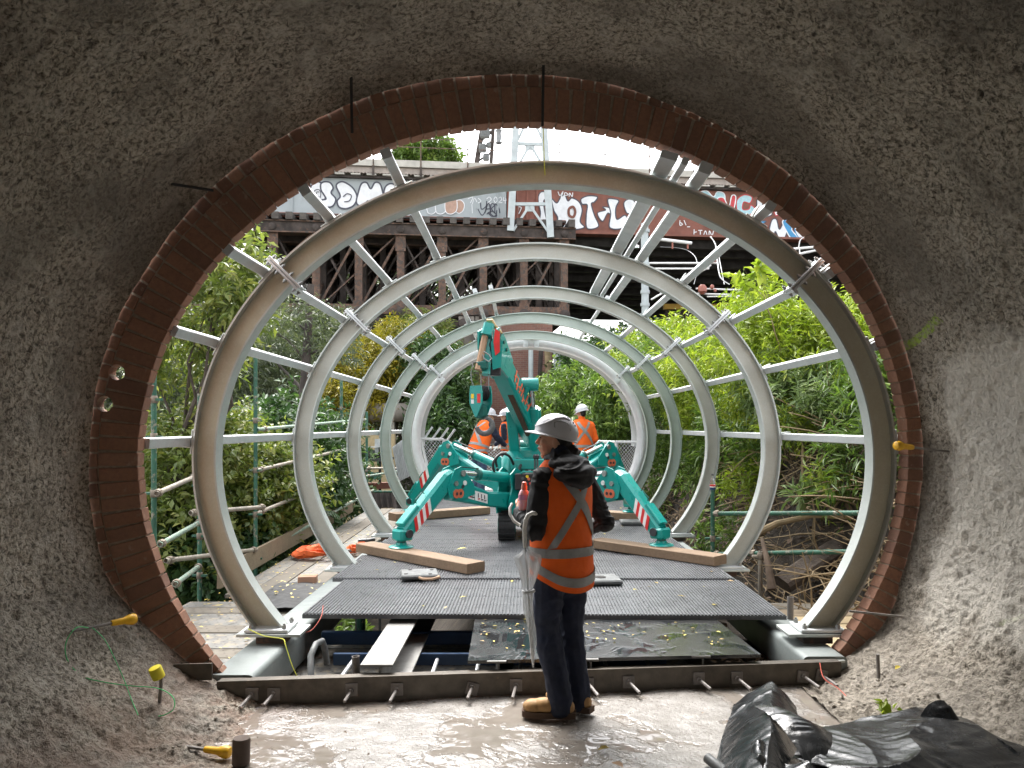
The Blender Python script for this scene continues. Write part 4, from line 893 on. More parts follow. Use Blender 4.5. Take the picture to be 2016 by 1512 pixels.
# ================================================================ left background works
pp = thing('pipeline', 'large grey horizontal pipeline behind the left ribs', 'pipe', P(700, 830, 28)); MB().tube([P(560, 812, 28.5), P(830, 812, 28)], .34, 20).build('pipe', 'pipe_grey', pp, True)
for u in (640, 735, 800): MB().lathe([(.38,-.05),(.38,.05)], P(u, 812, 28.2), (1,0,0), 20).build('joint_band', 'pipe_grey', pp, True)
for u in (600, 770): a = P(u, 825, 28.3); MB().beam(V((a.x, a.y, tz(a.x, a.y)-.3)), a, .3, .4, (0,1,0)).build('support', 'concrete_pale', pp)
wl = thing('retaining_wall', 'tan stained low wall with orange graffiti beyond the left ribs', 'wall', V((P(700, 900, 25).x, 25.2, tz(-5.5, 25)))); a, b = P(638, 852, 25), P(775, 848, 25)
MB().hexa([V((a.x,25,tz(a.x,25)-.4)), V((b.x,25,tz(b.x,25)-.4)), V((b.x,25.35,tz(b.x,25)-.4)), V((a.x,25.35,tz(a.x,25)-.4))], [V((a.x,25,a.z)), V((b.x,25,a.z)), V((b.x,25.35,a.z)), V((a.x,25.35,a.z))]).build('wall_face', 'plaster_tan', wl)
for i, pts in enumerate(([(636,856),(640,846),(646,850),(650,844),(658,852)], [(656,848),(664,856),(672,846),(680,854),(688,846)], [(642,850),(652,856),(662,850)])):
    mb = MB(); q = [P(u, v, 24.97-.004*i) for u, v in pts]; mb.loft([[p+V((0,0,.05)), p-V((0,0,.05)), p-V((0,.004,.05)), p+V((0,-.004,.05))] for p in q]); mb.build('graffiti_line', 'graf_orange' if i != 1 else 'graf_white', wl)
sf = thing('steel_frame', 'dark steel frame with grey rail panels beyond the left scaffold', 'frame', P(700, 960, 20)); 
for a, b, w_, m_ in (((655,900),(655,975),.06,'black_rod'), ((702,900),(702,975),.06,'black_rod'), ((748,880),(748,975),.06,'black_rod'), ((650,902),(775,902),.06,'black_rod'), ((640,960),(780,955),.16,'rust_red'), ((655,893),(690,893),.12,'grey_tool'), ((690,880),(750,880),.03,'white_frame'), ((720,905),(750,905),.10,'grey_tool')): MB().beam(P(*a, 20), P(*b, 20), w_, w_, (0,1,0)).build('bar', m_, sf)
MB().box(P(728, 893, 20.1), (.6,.02,.2)).build('infill_panel', 'grey_tool', sf); MB().box(P(665, 870, 20.3), (.55,.03,.5)).build('infill_panel', 'concrete_pale', sf); MB().box(P(744, 880, 20.05), (.16,.03,.42)).build('white_board', 'fabric_white', sf)
for u in (655, 702, 748): a = P(u, 975, 20); MB().beam(V((a.x, a.y, tz(a.x, a.y)-.2)), a, .06, .06, (0,1,0)).build('leg', 'black_rod', sf)
bx = MB().box(P(640, 985, 19.9)-V((0,0,.1)), (.3,.3,.3)).build('junction_box', 'panel_black', sf)
def drape(name, label, corners, mat, folds=9, amp=.05, cat='sheet'):
    a, b, c, d = [P(*p) for p in corners]; nx, ny = 40, 14; g2 = []
    for j in range(ny+1):
        row = []
        for i in range(nx+1):
            s, t_ = i/nx, j/ny; p = (a*(1-s)+b*s)*(1-t_)+(d*(1-s)+c*s)*t_; row.append(p+V((0, amp*math.sin(s*folds*6.28+t_*1.5), -.02*abs(math.sin(s*folds*3.1))*(1-t_))))
        g2.append(row)
    mb = MB(); mb.grid(g2); mb.grid([[p+V((0,.008,0)) for p in r_][::-1] for r_ in g2]); return tag(mb.build(name, mat, None, 'all'), label, cat)
drape('debris_sheet', 'pale grey debris sheet draped on scaffold beside the far ribs', [(772,880,16.9),(796,862,16.6),(812,935,16.6),(785,948,16.9)], 'fabric_white'); drape('debris_sheet', 'small dull green sheet hanging below the left scaffold rail', [(722,928,19.5),(752,930,19.5),(748,945,19.5),(726,942,19.5)], 'fabric_green', 3)
drape('debris_sheet', 'brown torn sheet below the far left deck edge', [(708,970,17.5),(775,968,17.5),(782,1000,17.3),(715,1000,17.4)], 'rust_dark', 6)
fx = P(543, 1094, 33); fx.z = tz(fx.x, 33); e_ = thing('fire_extinguisher', 'tiny red fire extinguisher standing on the path below', 'fire extinguisher', fx); MB().lathe([(.11,0),(.12,.03),(.12,.42),(.05,.5),(.03,.56)], fx, (0,0,1), 14).build('cylinder', 'red_paint', e_, True); MB().box(fx+V((.03,-.02,.58)), (.14,.05,.05)).build('valve', 'black_rod', e_)
# ================================================================ scaffold tubes
def stube(label, a, b, mat, r_=.0242, name='scaffold_tube', rings=()):
    a, b = V(a), V(b); o = thing(name, label, 'scaffold tube', a if a.z < b.z else b, 'scaffold tubes beside the walkway')
    MB().tube([a, b], r_, 12, hollow=.86).build('tube', mat, o, True)
    for f in rings:
        p = a+(b-a)*f; d = (b-a).normalized(); c_ = MB().lathe([(.036,-.03),(.04,-.02),(.04,.02),(.036,.03)], p, d, 8).build('coupler', 'coupler', o, True)
    return o
def stand(u, d, ztop, label, mat='scaf_green', zbot=-4.2, fl=(), r_=.0245):
    x = (u-VPX)/FPX*d; zz = [(z-zbot)/(ztop-zbot) for z in fl]; o = stube(label, (x,d,zbot), (x,d,ztop), mat, r_, 'scaffold_post', ())
    for z in fl:
        q = MB().lathe([(.030,-.035),(.034,-.03),(.034,.03),(.030,.035)], (x,d,z), (0,0,1), 8).build('rosette', 'coupler', o, True)
        MB().box((x+.055,d-.01,z), (.06,.03,.022)).build('lug', mat, q); MB().box((x-.055,d+.01,z), (.06,.03,.022)).build('lug', mat, q)
    return o
stand(303, 7.2, EYE-(700-839)/FPX*7.2, 'green scaffold post at far left beside the arch', fl=(1.55, 1.02, 1.9), zbot=-.7)
stand(393, 8.4, EYE-(775-839)/FPX*8.4, 'short green scaffold post left of the nearest rib', fl=(1.0, .45, .02), zbot=-.7)
stand(503, 9.6, EYE-(700-839)/FPX*9.6, 'tall green scaffold post between first and second ribs', fl=(1.72, 1.1, .55, .0), zbot=-.7)
stand(672, 15.3, EYE-(735-839)/FPX*15.3, 'slim green scaffold post seen through second and third ribs', fl=(2.0, 1.0, .2, -.7), zbot=-1.2, r_=.03)
stand(722, 18, EYE-(810-839)/FPX*18, 'far green scaffold post seen through third and fourth ribs', fl=(1.4, .6), zbot=-1.2, r_=.03)
stand(1403, 8.9, EYE-(962-839)/FPX*8.9, 'green scaffold post with a bottle on top, right side', 'scaf_green', zbot=-.3, fl=(.35,))
stand(1497, 8.1, EYE-(1085-839)/FPX*8.1, 'short tan scaffold post between the two right ribs', 'scaf_galv', zbot=-.4, fl=(.28,))
stand(1556, 6.0, EYE-(1175-839)/FPX*6.0, 'short brown stake by the plywood on the right', 'rod_steel', zbot=-.12)
for a, b, m_, lb in (((308,972,7.0),(385,938,8.2),'scaf_galv','pale rail rising behind the arch, upper of two at far left'), ((315,1072,7.0),(395,1027,8.3),'scaf_pale','pale rail rising behind the arch, middle at far left'), ((345,1150,7.0),(392,1115,8.3),'scaf_pale','green rail stub low at far left behind the bricks'),
    ((375,1010,8.0),(520,998,9.4),'scaf_galv','rusty rail crossing behind the nearest rib, upper'), ((326,1104,7.4),(505,1082,9.4),'scaf_galv','pale rail crossing behind the nearest rib, lower'),
    ((503,927,9.6),(690,882,15),'scaf_galv','long pale rail rising between first and second ribs, upper'), ((503,1012,9.6),(700,930,15.2),'scaf_galv','long pale rail rising between first and second ribs, middle'), ((503,1093,9.6),(735,965,17),'scaf_pale','long green rail rising between first and second ribs, lower'),
    ((506,846,9.6),(720,826,17),'scaf_pale','green top rail behind the second rib'), ((720,938,17),(830,920,19),'scaf_pale','far green rail between third and fifth ribs'), ((722,968,17),(840,968,18),'scaf_green','far low green rail behind the fourth rib'), ((722,922,17.5),(830,922,18),'scaf_galv','far pale rail behind the fourth rib')):
    stube('scaffold tube, '+lb, P(*a), P(*b), m_, rings=(.04, .96))
for a, b, lb in (((1405,1011,8.85),(1692,1010,7.3),'green rail on the right bank, upper of two'), ((1405,1091,8.85),(1676,1086,7.3),'green rail on the right bank, lower of two')): stube('scaffold tube, '+lb, P(*a), P(*b), 'scaf_green', rings=(.03, .33))
# ================================================================ mesh fences at the far portal
def mesh_panel(name, label, corners, frame_r=.028, wire=.0045, pitch=.075, mat='white_frame', curve=None, cat='fence panel', grp='mesh fence panels at the far portal'):
    a, b, c, d = [V(p) for p in corners]; o = thing(name, label, cat, d, grp)
    for p, q in ((a,b),(b,c),(c,d),(d,a)): MB().tube([p, q], frame_r, 8).build('frame_bar', mat, o, True)
    mb = MB(); W_ = max((b-a).length, (c-d).length); H_ = max((d-a).length, (c-b).length); nu, nv = W_/pitch, H_/pitch
    def pt(u, v): s, t_ = u/nu, v/nv; return (a*(1-s)+b*s)*(1-t_)+(d*(1-s)+c*s)*t_
    for sg in (1, -1):
        k = -int(nv)-1
        while k < nu+nv+1:
            pts = []
            for j in range(int(nv)+1):
                u = k+sg*j
                if 0 <= u <= nu: pts.append((u, j))
            if len(pts) > 1: mb.tube([pt(*pts[0]), pt(*pts[-1])], wire, 4, caps=False)
            k += 1
    w_ = mb.build('wire_mesh', 'mesh_wire', o); w_['kind'] = 'stuff'; return o
FEN = []
FEN.append(mesh_panel('mesh_fence', 'white framed tapering mesh panel at the left of the silver ring', [P(828,864,16.0), P(873,865,16.2), P(866,960,16.2), P(851,957,16.0)]))
FEN.append(mesh_panel('mesh_fence', 'white framed tapering mesh panel at the right of the silver ring', [P(1213,870,16.2), P(1257,870,16.0), P(1238,952,16.0), P(1221,952,16.2)]))
FEN.append(mesh_panel('mesh_fence', 'galvanised mesh panel running back from the left white panel', [P(875,866,16.3), P(905,880,21), P(905,945,21), P(875,975,16.3)], .025, mat='galv', pitch=.1))
FEN.append(mesh_panel('mesh_fence', 'galvanised mesh panel running back from the right white panel', [P(1160,868,19.5), P(1212,870,16.3), P(1212,975,16.3), P(1160,950,19.5)], .025, mat='galv', pitch=.1))
FEN.append(mesh_panel('mesh_fence', 'grey mesh fence across the back, left of the crane mast', [P(950,882,23), P(1010,880,23), P(1010,940,23), P(950,940,23)], .03, mat='galv', pitch=.1))
FEN.append(mesh_panel('mesh_fence', 'grey mesh fence across the back, behind the left worker', [P(885,884,22.5), P(948,883,22.9), P(948,940,22.9), P(885,940,22.5)], .03, mat='galv', pitch=.1))
for i, (u, v, d) in enumerate(((832,863,16.1),(848,864,16.3),(864,864,16.6),(878,866,17.2),(893,880,20),(925,888,22.8),(952,884,23),(972,884,23),(1000,882,23))):
    o = MB(); p = P(u, v, d); o.beam(p-V((0,0,.05)), p+V((.20,.05,.24)), .05, .04); o.build('angled_arm', 'galv_bright', FEN[(0,0,0,2,2,5,4,4,4)[i]])
gt = thing('sign_board', 'dark board with white scrawled tag on the far fence', 'board', P(985, 865, 23.2)); MB().box(P(985, 862, 23.2), (.62,.03,.36)).build('board', 'rust_dark', gt)
for pts in ([(974,858),(976,866),(980,858),(983,866)], [(985,858),(985,866),(989,866)], [(991,866),(991,858),(995,858)], [(991,862),(994,862)], [(997,866),(998,858),(1001,861),(998,862),(1002,866)]):
    q = [P(u, v, 23.17) for u, v in pts]; MB().tube(q, .018, 4).build('tag_stroke', 'graf_white', gt)
# far walkway slab beyond the ring
o = MB().box((.2, 20.3, .18), (4.0, 6.4, .10)).build('path', 'concrete_pale', None); tag(o, kind='structure')
# ================================================================ plants
def unit(a): return a/(np.linalg.norm(a, axis=-1, keepdims=True)+1e-9)
def shoots(lobes, n, rng, slen, up=.5, droop=.15, shell=.45):
    vol = np.array([r[0]*r[1]*r[2] for _, r in lobes])**.7; which = rng.choice(len(lobes), n, p=vol/vol.sum())
    C = np.array([c for c, _ in lobes], float)[which]; Rr = np.array([r for _, r in lobes], float)[which]
    d = unit(rng.normal(size=(n,3))); rad = shell+(1-shell)*rng.random(n)**.6
    lump = 1+.28*vnoise(d*2.3+C, 41)+.16*vnoise(d*5+C, 42)
    b = C+d*Rr*(rad*lump)[:,None]
    sd = unit(d*.7+np.array([0,0,up])+rng.normal(size=(n,3))*.45)
    return b, sd, slen*(.6+.8*rng.random(n))
def inside_ribs(p, k=1.045):
    return (((p[:,0]-XC)/RA)**2+((p[:,2]-ZC)/RB)**2 < k*k) & (p[:,1] > 4.6) & (p[:,1] < 16.4) | ((p[:,2] < .3) & (p[:,0] > -3.3) & (p[:,0] < 2.35) & (p[:,1] < 17))
def leaf_cloud(b, sd, sl, per, L, Wd, rng, droop=.2, spread=1.0, clip=True, fold=.25):
    n = len(b); f = np.tile((np.arange(per)+.5)/per, (n,1))+rng.normal(size=(n,per))*.03
    pos = b[:,None,:]+sd[:,None,:]*(sl[:,None]*f)[:,:,None]; pos[:,:,2] -= droop*(sl[:,None]*f)**2
    perp = rng.normal(size=(n,per,3)); perp -= (perp*sd[:,None,:]).sum(2, keepdims=True)*sd[:,None,:]; perp = unit(perp)
    ld = unit(sd[:,None,:]*(.55)+perp*spread+np.array([0,0,-.25*droop*4])*.5)
    sh = rng.random(n)[:,None]*.55+rng.random((n,per))*.45
    pos = pos.reshape(-1,3); ld = ld.reshape(-1,3); sh = sh.ravel()
    if clip: k = ~inside_ribs(pos); pos, ld, sh = pos[k], ld[k], sh[k]
    m = len(pos); up = unit(rng.normal(size=(m,3))*.55+np.array([0,-.15,1])); side = unit(np.cross(ld, up)); nr = np.cross(side, ld)
    ll = (L*(.65+.7*rng.random(m)))[:,None]; ww = ll*Wd/L
    v0 = pos; v1 = pos+ld*ll*.45+side*ww*.5+nr*ww*fold; v2 = pos+ld*ll-nr*ll*.10; v3 = pos+ld*ll*.45-side*ww*.5+nr*ww*fold
    verts = np.stack([v0,v1,v2,v3],1).reshape(-1,3); i = np.arange(m)*4
    faces = np.concatenate([np.stack([i,i+1,i+2],1), np.stack([i,i+2,i+3],1)])
    return verts, faces, np.repeat(sh, 4)
def stems_mesh(mb, b, sd, sl, k, r0, base):
    for i in range(0, len(b), k):
        mb.tube([b[i]-sd[i]*sl[i]*.3, b[i]+sd[i]*sl[i]*.6], [r0, r0*.4], 3, caps=False)
def plant(name, label, cat, lobes, n, leafm, L=.09, Wd=.022, per=12, slen=.32, seed=1, group=None, root=None, trunk_r=.03, bark='stem_brown', up=.5, droop=.2, spread=1.0, shell=.4, clip=True, limbs=9, lean=None):
    rng = np.random.default_rng(seed); c = np.mean([np.array(c) for c, _ in lobes], axis=0)
    root = V(root) if root is not None else V((c[0]+.3, c[1]+.2, tz(c[0]+.3, c[1]+.2)))
    o = thing(name, label, cat, root, group)
    b, sd, sl = shoots(lobes, n, rng, slen, up, droop, shell)
    v, f, a = leaf_cloud(b, sd, sl, per, L, Wd, rng, droop, spread, clip)
    cr = np_mesh('crown', v, f, leafm, o, attr=a)
    mb = MB(); rr = random.Random(seed); c0 = V(lobes[0][0])
    def limb(p0, p1, r0, r1, wob):
        pts = []; 
        for k in range(7):
            s = k/6; pts.append(p0.lerp(p1, s)+V((rr.uniform(-1,1), rr.uniform(-1,1), rr.uniform(-.5,.5)))*wob*math.sin(s*3.14)+V((0,0,wob*1.2*math.sin(s*3.14))))
        mb.tube(pts, [r0+(r1-r0)*k/6 for k in range(7)], 6, caps=False)
    fork = root.lerp(c0, .45); limb(root-V((0,0,.25)), fork, trunk_r*1.25, trunk_r, trunk_r*1.5)
    for k in range(limbs):
        lc, lr = lobes[k % len(lobes)]; q = V(lc)+V((rr.uniform(-.7,.7)*lr[0], rr.uniform(-.6,.6)*lr[1], rr.uniform(-.4,.75)*lr[2]))
        if clip and inside_ribs(np.array([q]), 1.06)[0]: continue
        limb(fork, q, trunk_r*.7, trunk_r*.15, .06*(q-fork).length)
    mb.build('trunk', bark, o, True); return o
def lob(*args): return [((P(u, v, d).x, d, P(u, v, d).z), r) for u, v, d, r in args]
GR = 'shrubs on the right bank'
plant('shrub', 'tall lime green shrub arching over the right bank beside the second rib', 'shrub', lob((1530,715,10.2,(.95,1.0,.85)), (1500,640,10.6,(.42,.5,.5)), (1610,735,10.2,(.7,.8,.75))), 1400, 'leaf_lime', .115, .026, 13, .36, 1, GR, root=(4.4,10.4,tz(4.4,10.4)))
plant('shrub', 'lime green shrub at far right behind the nearest rib', 'shrub', lob((1700,705,9.4,(.65,.8,.6)), (1745,755,9.2,(.5,.7,.5)), (1655,660,9.8,(.4,.5,.4))), 800, 'leaf_lime', .11, .026, 13, .34, 2, GR, root=(4.9,9.6,tz(4.9,9.6)))
plant('shrub', 'lime green leafy shrub seen between second and third ribs', 'shrub', lob((1410,760,13,(.85,1,.95)), (1450,695,13.4,(.6,.8,.5)), (1345,775,14,(.7,.8,.7))), 1250, 'leaf_lime', .13, .03, 12, .4, 3, GR, root=(4.3,13.4,tz(4.3,13.4)))
plant('shrub', 'silvery narrow leaved shrub behind the right purlins', 'shrub', lob((1610,795,9.4,(.8,.6,.38)), (1690,800,9.0,(.5,.6,.45)), (1530,770,9.8,(.5,.5,.3))), 760, 'leaf_silver', .13, .022, 14, .32, 4, GR, root=(4.2,9.7,tz(4.2,9.7)), spread=1.3)
plant('shrub', 'pale drooping shrub at the right edge inside the nearest rib', 'shrub', lob((1745,790,8.3,(.4,.6,.6)), (1690,900,8.0,(.25,.3,.28))), 300, 'leaf_green', .14, .024, 12, .34, 5, GR, root=(4.4,8.4,tz(4.4,8.4)), up=.1, droop=.7)
plant('shrub', 'mid green shrub low between the second and third ribs', 'shrub', lob((1450,860,11.6,(.75,.8,.55)), (1400,920,12.4,(.6,.6,.45)), (1530,890,10.4,(.45,.5,.3))), 620, 'leaf_green', .13, .035, 11, .34, 6, GR, root=(3.9,11.2,tz(3.9,11.2)))
plant('shrub', 'mid green shrub pressing against the fourth rib', 'shrub', lob((1335,830,15,(.9,1,1.0)), (1290,760,16,(.8,.8,.9)), (1310,930,15.2,(.6,.8,.6))), 1050, 'leaf_green', .15, .036, 11, .42, 7, GR, root=(3.9,15.2,tz(3.9,15.2)))
plant('shrub', 'lime topped shrub above the far right ribs', 'shrub', lob((1282,715,19,(.9,1.0,.8)), (1335,690,19,(.8,1,.6))), 650, 'leaf_lime', .17, .04, 10, .45, 8, GR, root=(4.2,19,tz(4.2,19)))
plant('shrub', 'dense green bush behind the right hand worker', 'shrub', lob((1150,800,25,(1.5,1.2,1.2)), (1220,800,23,(1.1,1,1.3)), (1100,815,27,(1.2,1,.8))), 2000, 'leaf_green', .19, .065, 9, .5, 9, GR, root=(2.6,25,tz(2.6,25)))
plant('shrub', 'dark bush filling the portal ring on the right', 'shrub', lob((1190,750,30,(2.0,1.5,1.6)), (1240,720,33,(2,1.5,1.6))), 1300, 'leaf_dark', .26, .09, 8, .6, 10, GR, root=(4.2,30,tz(4.2,30)))
plant('weed', 'small rosette weed with pale pointed leaves on the right bank', 'plant', lob((1585,975,8.4,(.16,.16,.08))), 26, 'leaf_silver', .20, .03, 5, .1, 11, None, trunk_r=.008, limbs=2, shell=.1)
plant('weed', 'yellow green fern like weed beside the second rib', 'plant', lob((1540,850,9.0,(.22,.2,.15))), 60, 'leaf_lime', .11, .02, 9, .2, 12, None, trunk_r=.008, limbs=2, droop=.6)
plant('weed', 'leafy sprout hanging over the middle of the right bank', 'plant', lob((1480,960,10.2,(.4,.4,.22)), (1640,960,8.4,(.22,.25,.15))), 130, 'leaf_lime', .11, .026, 9, .25, 17, None, root=(3.15,10.2,tz(3.15,10.2)), trunk_r=.01)
plant('weed', 'low leafy weeds at the foot of the third rib', 'plant', lob((1345,1060,10.2,(.5,.5,.3)), (1400,1040,10,(.3,.3,.2))), 170, 'leaf_green', .12, .03, 8, .22, 13, None, root=(2.85,10.2,tz(2.85,10.2)), trunk_r=.01)
# maple like hanging sprig
plant('sprig', 'bright hanging sprig of broad lobed leaves at upper right', 'plant', lob((1480,535,9.2,(.16,.16,.16))), 14, 'leaf_lime', .16, .10, 4, .12, 14, None, root=(3.3,9.6,2.6), trunk_r=.008, limbs=3, bark='stem_tan', up=-.3, clip=False)
GL = 'bushes and trees left of the walkway'
plant('shrub', 'olive leaved bush close behind the arch on the left', 'shrub', lob((360,930,10,(.85,.8,.7)), (430,880,10.6,(.6,.7,.5)), (340,1040,9.6,(.6,.6,.5))), 1150, 'leaf_olive', .10, .05, 9, .3, 21, GL, root=(-4.7,10.4,-4.6), trunk_r=.04, clip=True)
plant('shrub', 'green and yellow mottled bush beside the nearest left rib', 'shrub', lob((470,1000,10.8,(.65,.7,.6)), (560,960,11.6,(.6,.7,.6)), (480,900,11.6,(.5,.6,.5))), 1000, 'leaf_olive', .11, .05, 9, .32, 22, GL, root=(-4.2,11.4,-4.6), trunk_r=.04)
plant('shrub', 'dark green bush low at left below the scaffold rails', 'shrub', lob((410,1120,10.4,(.8,.7,.55)), (350,1130,9.8,(.6,.6,.5)), (480,1100,11.5,(.5,.6,.5))), 900, 'leaf_dark', .13, .065, 9, .34, 23, GL, root=(-4.5,10.6,-4.6), trunk_r=.03)
plant('shrub', 'deep green bush between first and second ribs', 'shrub', lob((540,1040,13,(.8,.8,.8)), (600,960,14,(.8,.8,1.0)), (560,870,14.5,(.8,.8,.7))), 1300, 'leaf_dark', .15, .06, 9, .4, 24, GL, root=(-4.6,13.6,-4.6), trunk_r=.05)
plant('shrub', 'shadowy bush behind the second left rib', 'shrub', lob((640,960,19,(1.0,1,1.0)), (620,880,19.5,(1.0,1,.7)), (600,1010,17,(.6,.7,.6))), 1000, 'leaf_dark', .20, .08, 8, .45, 25, GL, root=(-5.1,19,-4.5), trunk_r=.05)
plant('tree', 'yellow green branch tree hanging beside the arch at upper left', 'tree', lob((455,560,9.6,(.42,.5,.42)), (420,610,9.8,(.5,.55,.38)), (470,505,9.9,(.25,.3,.22)), (370,690,10.2,(.55,.6,.4))), 520, 'leaf_olive', .13, .045, 9, .34, 26, GL, root=(-5.6,10.6,-4.6), trunk_r=.06, bark='bark', droop=.5, up=.05)
plant('tree', 'grey green feathery tree at far left behind the scaffold posts', 'tree', lob((420,760,24,(2.0,1.6,2.0)), (350,820,22,(1.4,1.2,1.8)), (470,700,26,(1.8,1.5,1.8))), 2300, 'leaf_grey', .26, .035, 12, .75, 27, GL, root=(-9.8,24,-4.5), trunk_r=.13, bark='bark', droop=.5, up=.2, clip=False)
plant('tree', 'grey green feathery tree behind the dark trunk', 'tree', lob((560,720,30,(2.2,1.6,2.2)), (650,700,32,(2,1.6,1.8)), (520,830,28,(1.8,1.5,1.8))), 2300, 'leaf_grey', .30, .045, 12, .85, 28, GL, root=(-9.2,30,-4.4), trunk_r=.15, bark='bark', droop=.5, up=.2, clip=False)
plant('tree', 'yellow flowering wattle tree behind the third rib', 'tree', lob((735,730,29,(1.3,1.2,1.2)), (690,790,28,(1.0,1,.9)), (780,690,30,(1.2,1,.9))), 1150, 'leaf_yellow', .22, .05, 10, .6, 29, GL, root=(-5.4,29,-4.3), trunk_r=.09, bark='bark', clip=False)
plant('tree', 'olive green tree right of the yellow wattle', 'tree', lob((800,740,30,(1.5,1.3,1.8)), (860,760,31,(1.4,1.3,1.7)), (830,680,32,(1.5,1.3,1.2))), 1700, 'leaf_olive', .24, .05, 10, .65, 30, GL, root=(-4.2,31,-3.6), trunk_r=.12, bark='bark', clip=False)
plant('tree', 'dark tree inside the portal ring beside the grey column', 'tree', lob((870,800,28,(1.1,1,1.2)), (850,730,29,(1.1,1,1.1)), (890,850,27,(.8,.8,.6))), 1300, 'leaf_dark', .24, .07, 9, .55, 31, GL, root=(-3.2,28,-2.6), trunk_r=.1, bark='bark', clip=False)
plant('tree', 'pale tree top above the bridge walkway against the sky', 'tree', lob((835,310,52,(1.9,1.8,1.3)), (800,325,52,(1.4,1.4,.8)), (870,318,53,(1.2,1.2,.9))), 900, 'leaf_green', .36, .13, 8, .7, 32, GL, root=(-6.6,52,-2), trunk_r=.25, bark='bark', clip=False)
# dark bare trunk tree
tr = thing('tree', 'tall dark bare trunked tree with thin forked branches at left', 'tree', (P(602,900,20).x, 20, -4.5), GL); mb = MB()
def br_(pts, r0, r1): mb.tube([P(*p) for p in pts], [r0+(r1-r0)*i/(len(pts)-1) for i in range(len(pts))], 8, caps=False)
br_([(594,1150,20),(592,900,20),(595,840,20),(598,780,20),(602,720,20),(607,645,20),(612,560,20)], .17, .09)
br_([(598,770,20),(575,745,20.2),(545,715,20.3),(532,700,20.3)], .05, .012); br_([(603,715,20),(585,690,19.8),(565,668,19.7),(540,655,19.6)], .04, .01); br_([(604,700,20),(625,690,20.2),(645,680,20.3)], .04, .01); br_([(598,765,20),(620,735,20.1),(640,715,20.2),(655,690,20.3)], .035, .01); br_([(606,655,20),(590,640,20),(570,630,20)], .03, .01)
mb.build('trunk', 'rust_dark', tr, True)
b, sd, sl = shoots(lob((590,640,20,(1.2,.9,.5)), (650,690,20.4,(.7,.7,.4))), 260, np.random.default_rng(77), .5); v, f, a = leaf_cloud(b, sd, sl, 9, .16, .04, np.random.default_rng(78), .5, 1, False); np_mesh('crown', v, f, 'leaf_grey', tr, attr=a)
# palms
def palm(label, base, nf, L, seed, root):
    rr = random.Random(seed); o = thing('palm', label, 'palm', root, 'palms in the gully at left'); verts = []; faces = []; at = []; mb = MB(); base = V(base)
    mb.tube([V(root)-V((0,0,.2)), V(root).lerp(base, .5)+V((.05,0,0)), base], [.12,.10,.09], 8)
    for k in range(nf):
        az = 6.283*k/nf+rr.uniform(-.25,.25); el = rr.uniform(.25, 1.1); pts = []; d = V((math.cos(az)*math.cos(el), math.sin(az)*math.cos(el), math.sin(el))); p = base.copy(); step = L/14
        for j in range(15): pts.append(p.copy()); p = p+d*step; d = (d+V((0,0,-.085))).normalized()
        mb.tube(pts, [.014*(1-j/17) for j in range(15)], 4, caps=False)
        for j in range(2, 15):
            for h in (0, .5):
                pp = pts[j] if h == 0 else (pts[j]+pts[j-1])/2; t_ = (pts[min(j+1,14)]-pts[j-1]).normalized(); sd_ = t_.cross(V((0,0,1))).normalized()
                for s in (-1, 1):
                    ld = (t_*.55+sd_*s*.9+V((0,0,-.25))).normalized(); ll = L*.30*math.sin(.35+2.5*j/15); wv = t_*.022; n0 = len(verts)
                    verts += [pp, pp+ld*ll*.5+wv-V((0,0,.01)), pp+ld*ll-V((0,0,.06)), pp+ld*ll*.5-wv]; faces += [(n0,n0+1,n0+2),(n0,n0+2,n0+3)]; at += [rr.random()*.3+.2]*4
    mb.build('trunk', 'stem_brown', o, True); va = np.array([tuple(p) for p in verts]); np_mesh('fronds', va, np.array(faces), 'leaf_dark', o, attr=at)
palm('palm with arching fronds at the far left edge', P(375,880,12), 13, 1.25, 5, (P(375,880,12).x, 12, -4.5)); palm('palm with arching fronds between first and second ribs', P(530,1000,12.6), 13, 1.15, 6, (P(530,1000,12.6).x, 12.6, -4.5)); palm('low palm behind the lower left rails', P(360,1075,11), 11, .9, 8, (P(360,1075,11).x, 11, -4.5))
# far woodland: one mass
rng = np.random.default_rng(91); n = 8000; xs_ = rng.uniform(-44, 3, n); ys_ = rng.uniform(46, 66, n); hh = rng.random(n)**.8
z0 = terr(xs_, ys_); top = 15.5+1.6*vnoise(np.stack([xs_*.25, ys_*.1, 0*xs_], 1), 51)-np.clip((xs_+3)*2.2, 0, 10)
b = np.stack([xs_, ys_, z0+hh*np.maximum(top-z0, 1.5)], 1); sd = unit(rng.normal(size=(n,3))*.6+np.array([0,0,.4])); v, f, a = leaf_cloud(b, sd, 1.1*(.6+.8*rng.random(n)), 9, .62, .22, rng, .15, 1, False)
wd = np_mesh('woodland', v, f, 'leaf_grey', attr=a, kind='stuff'); wd['label'] = 'grey green wooded slope far behind the bridge on the left'
rng = np.random.default_rng(92); n = 2600; xs_ = rng.uniform(3.5, 40, n); ys_ = rng.uniform(58, 75, n); z0 = terr(xs_, ys_); top = 6.5+1.5*vnoise(np.stack([xs_*.2, ys_*.1, 0*xs_], 1), 52); b = np.stack([xs_, ys_, z0+rng.random(n)*np.maximum(top-z0, 1.5)], 1); sd = unit(rng.normal(size=(n,3))*.6+np.array([0,0,.4])); v, f, a = leaf_cloud(b, sd, 1.1*(.6+.8*rng.random(n)), 9, .65, .24, rng, .15, 1, False)
wd = np_mesh('woodland', v, f, 'leaf_green', attr=a, kind='stuff'); wd['label'] = 'green wooded slope far behind the bridge on the right'
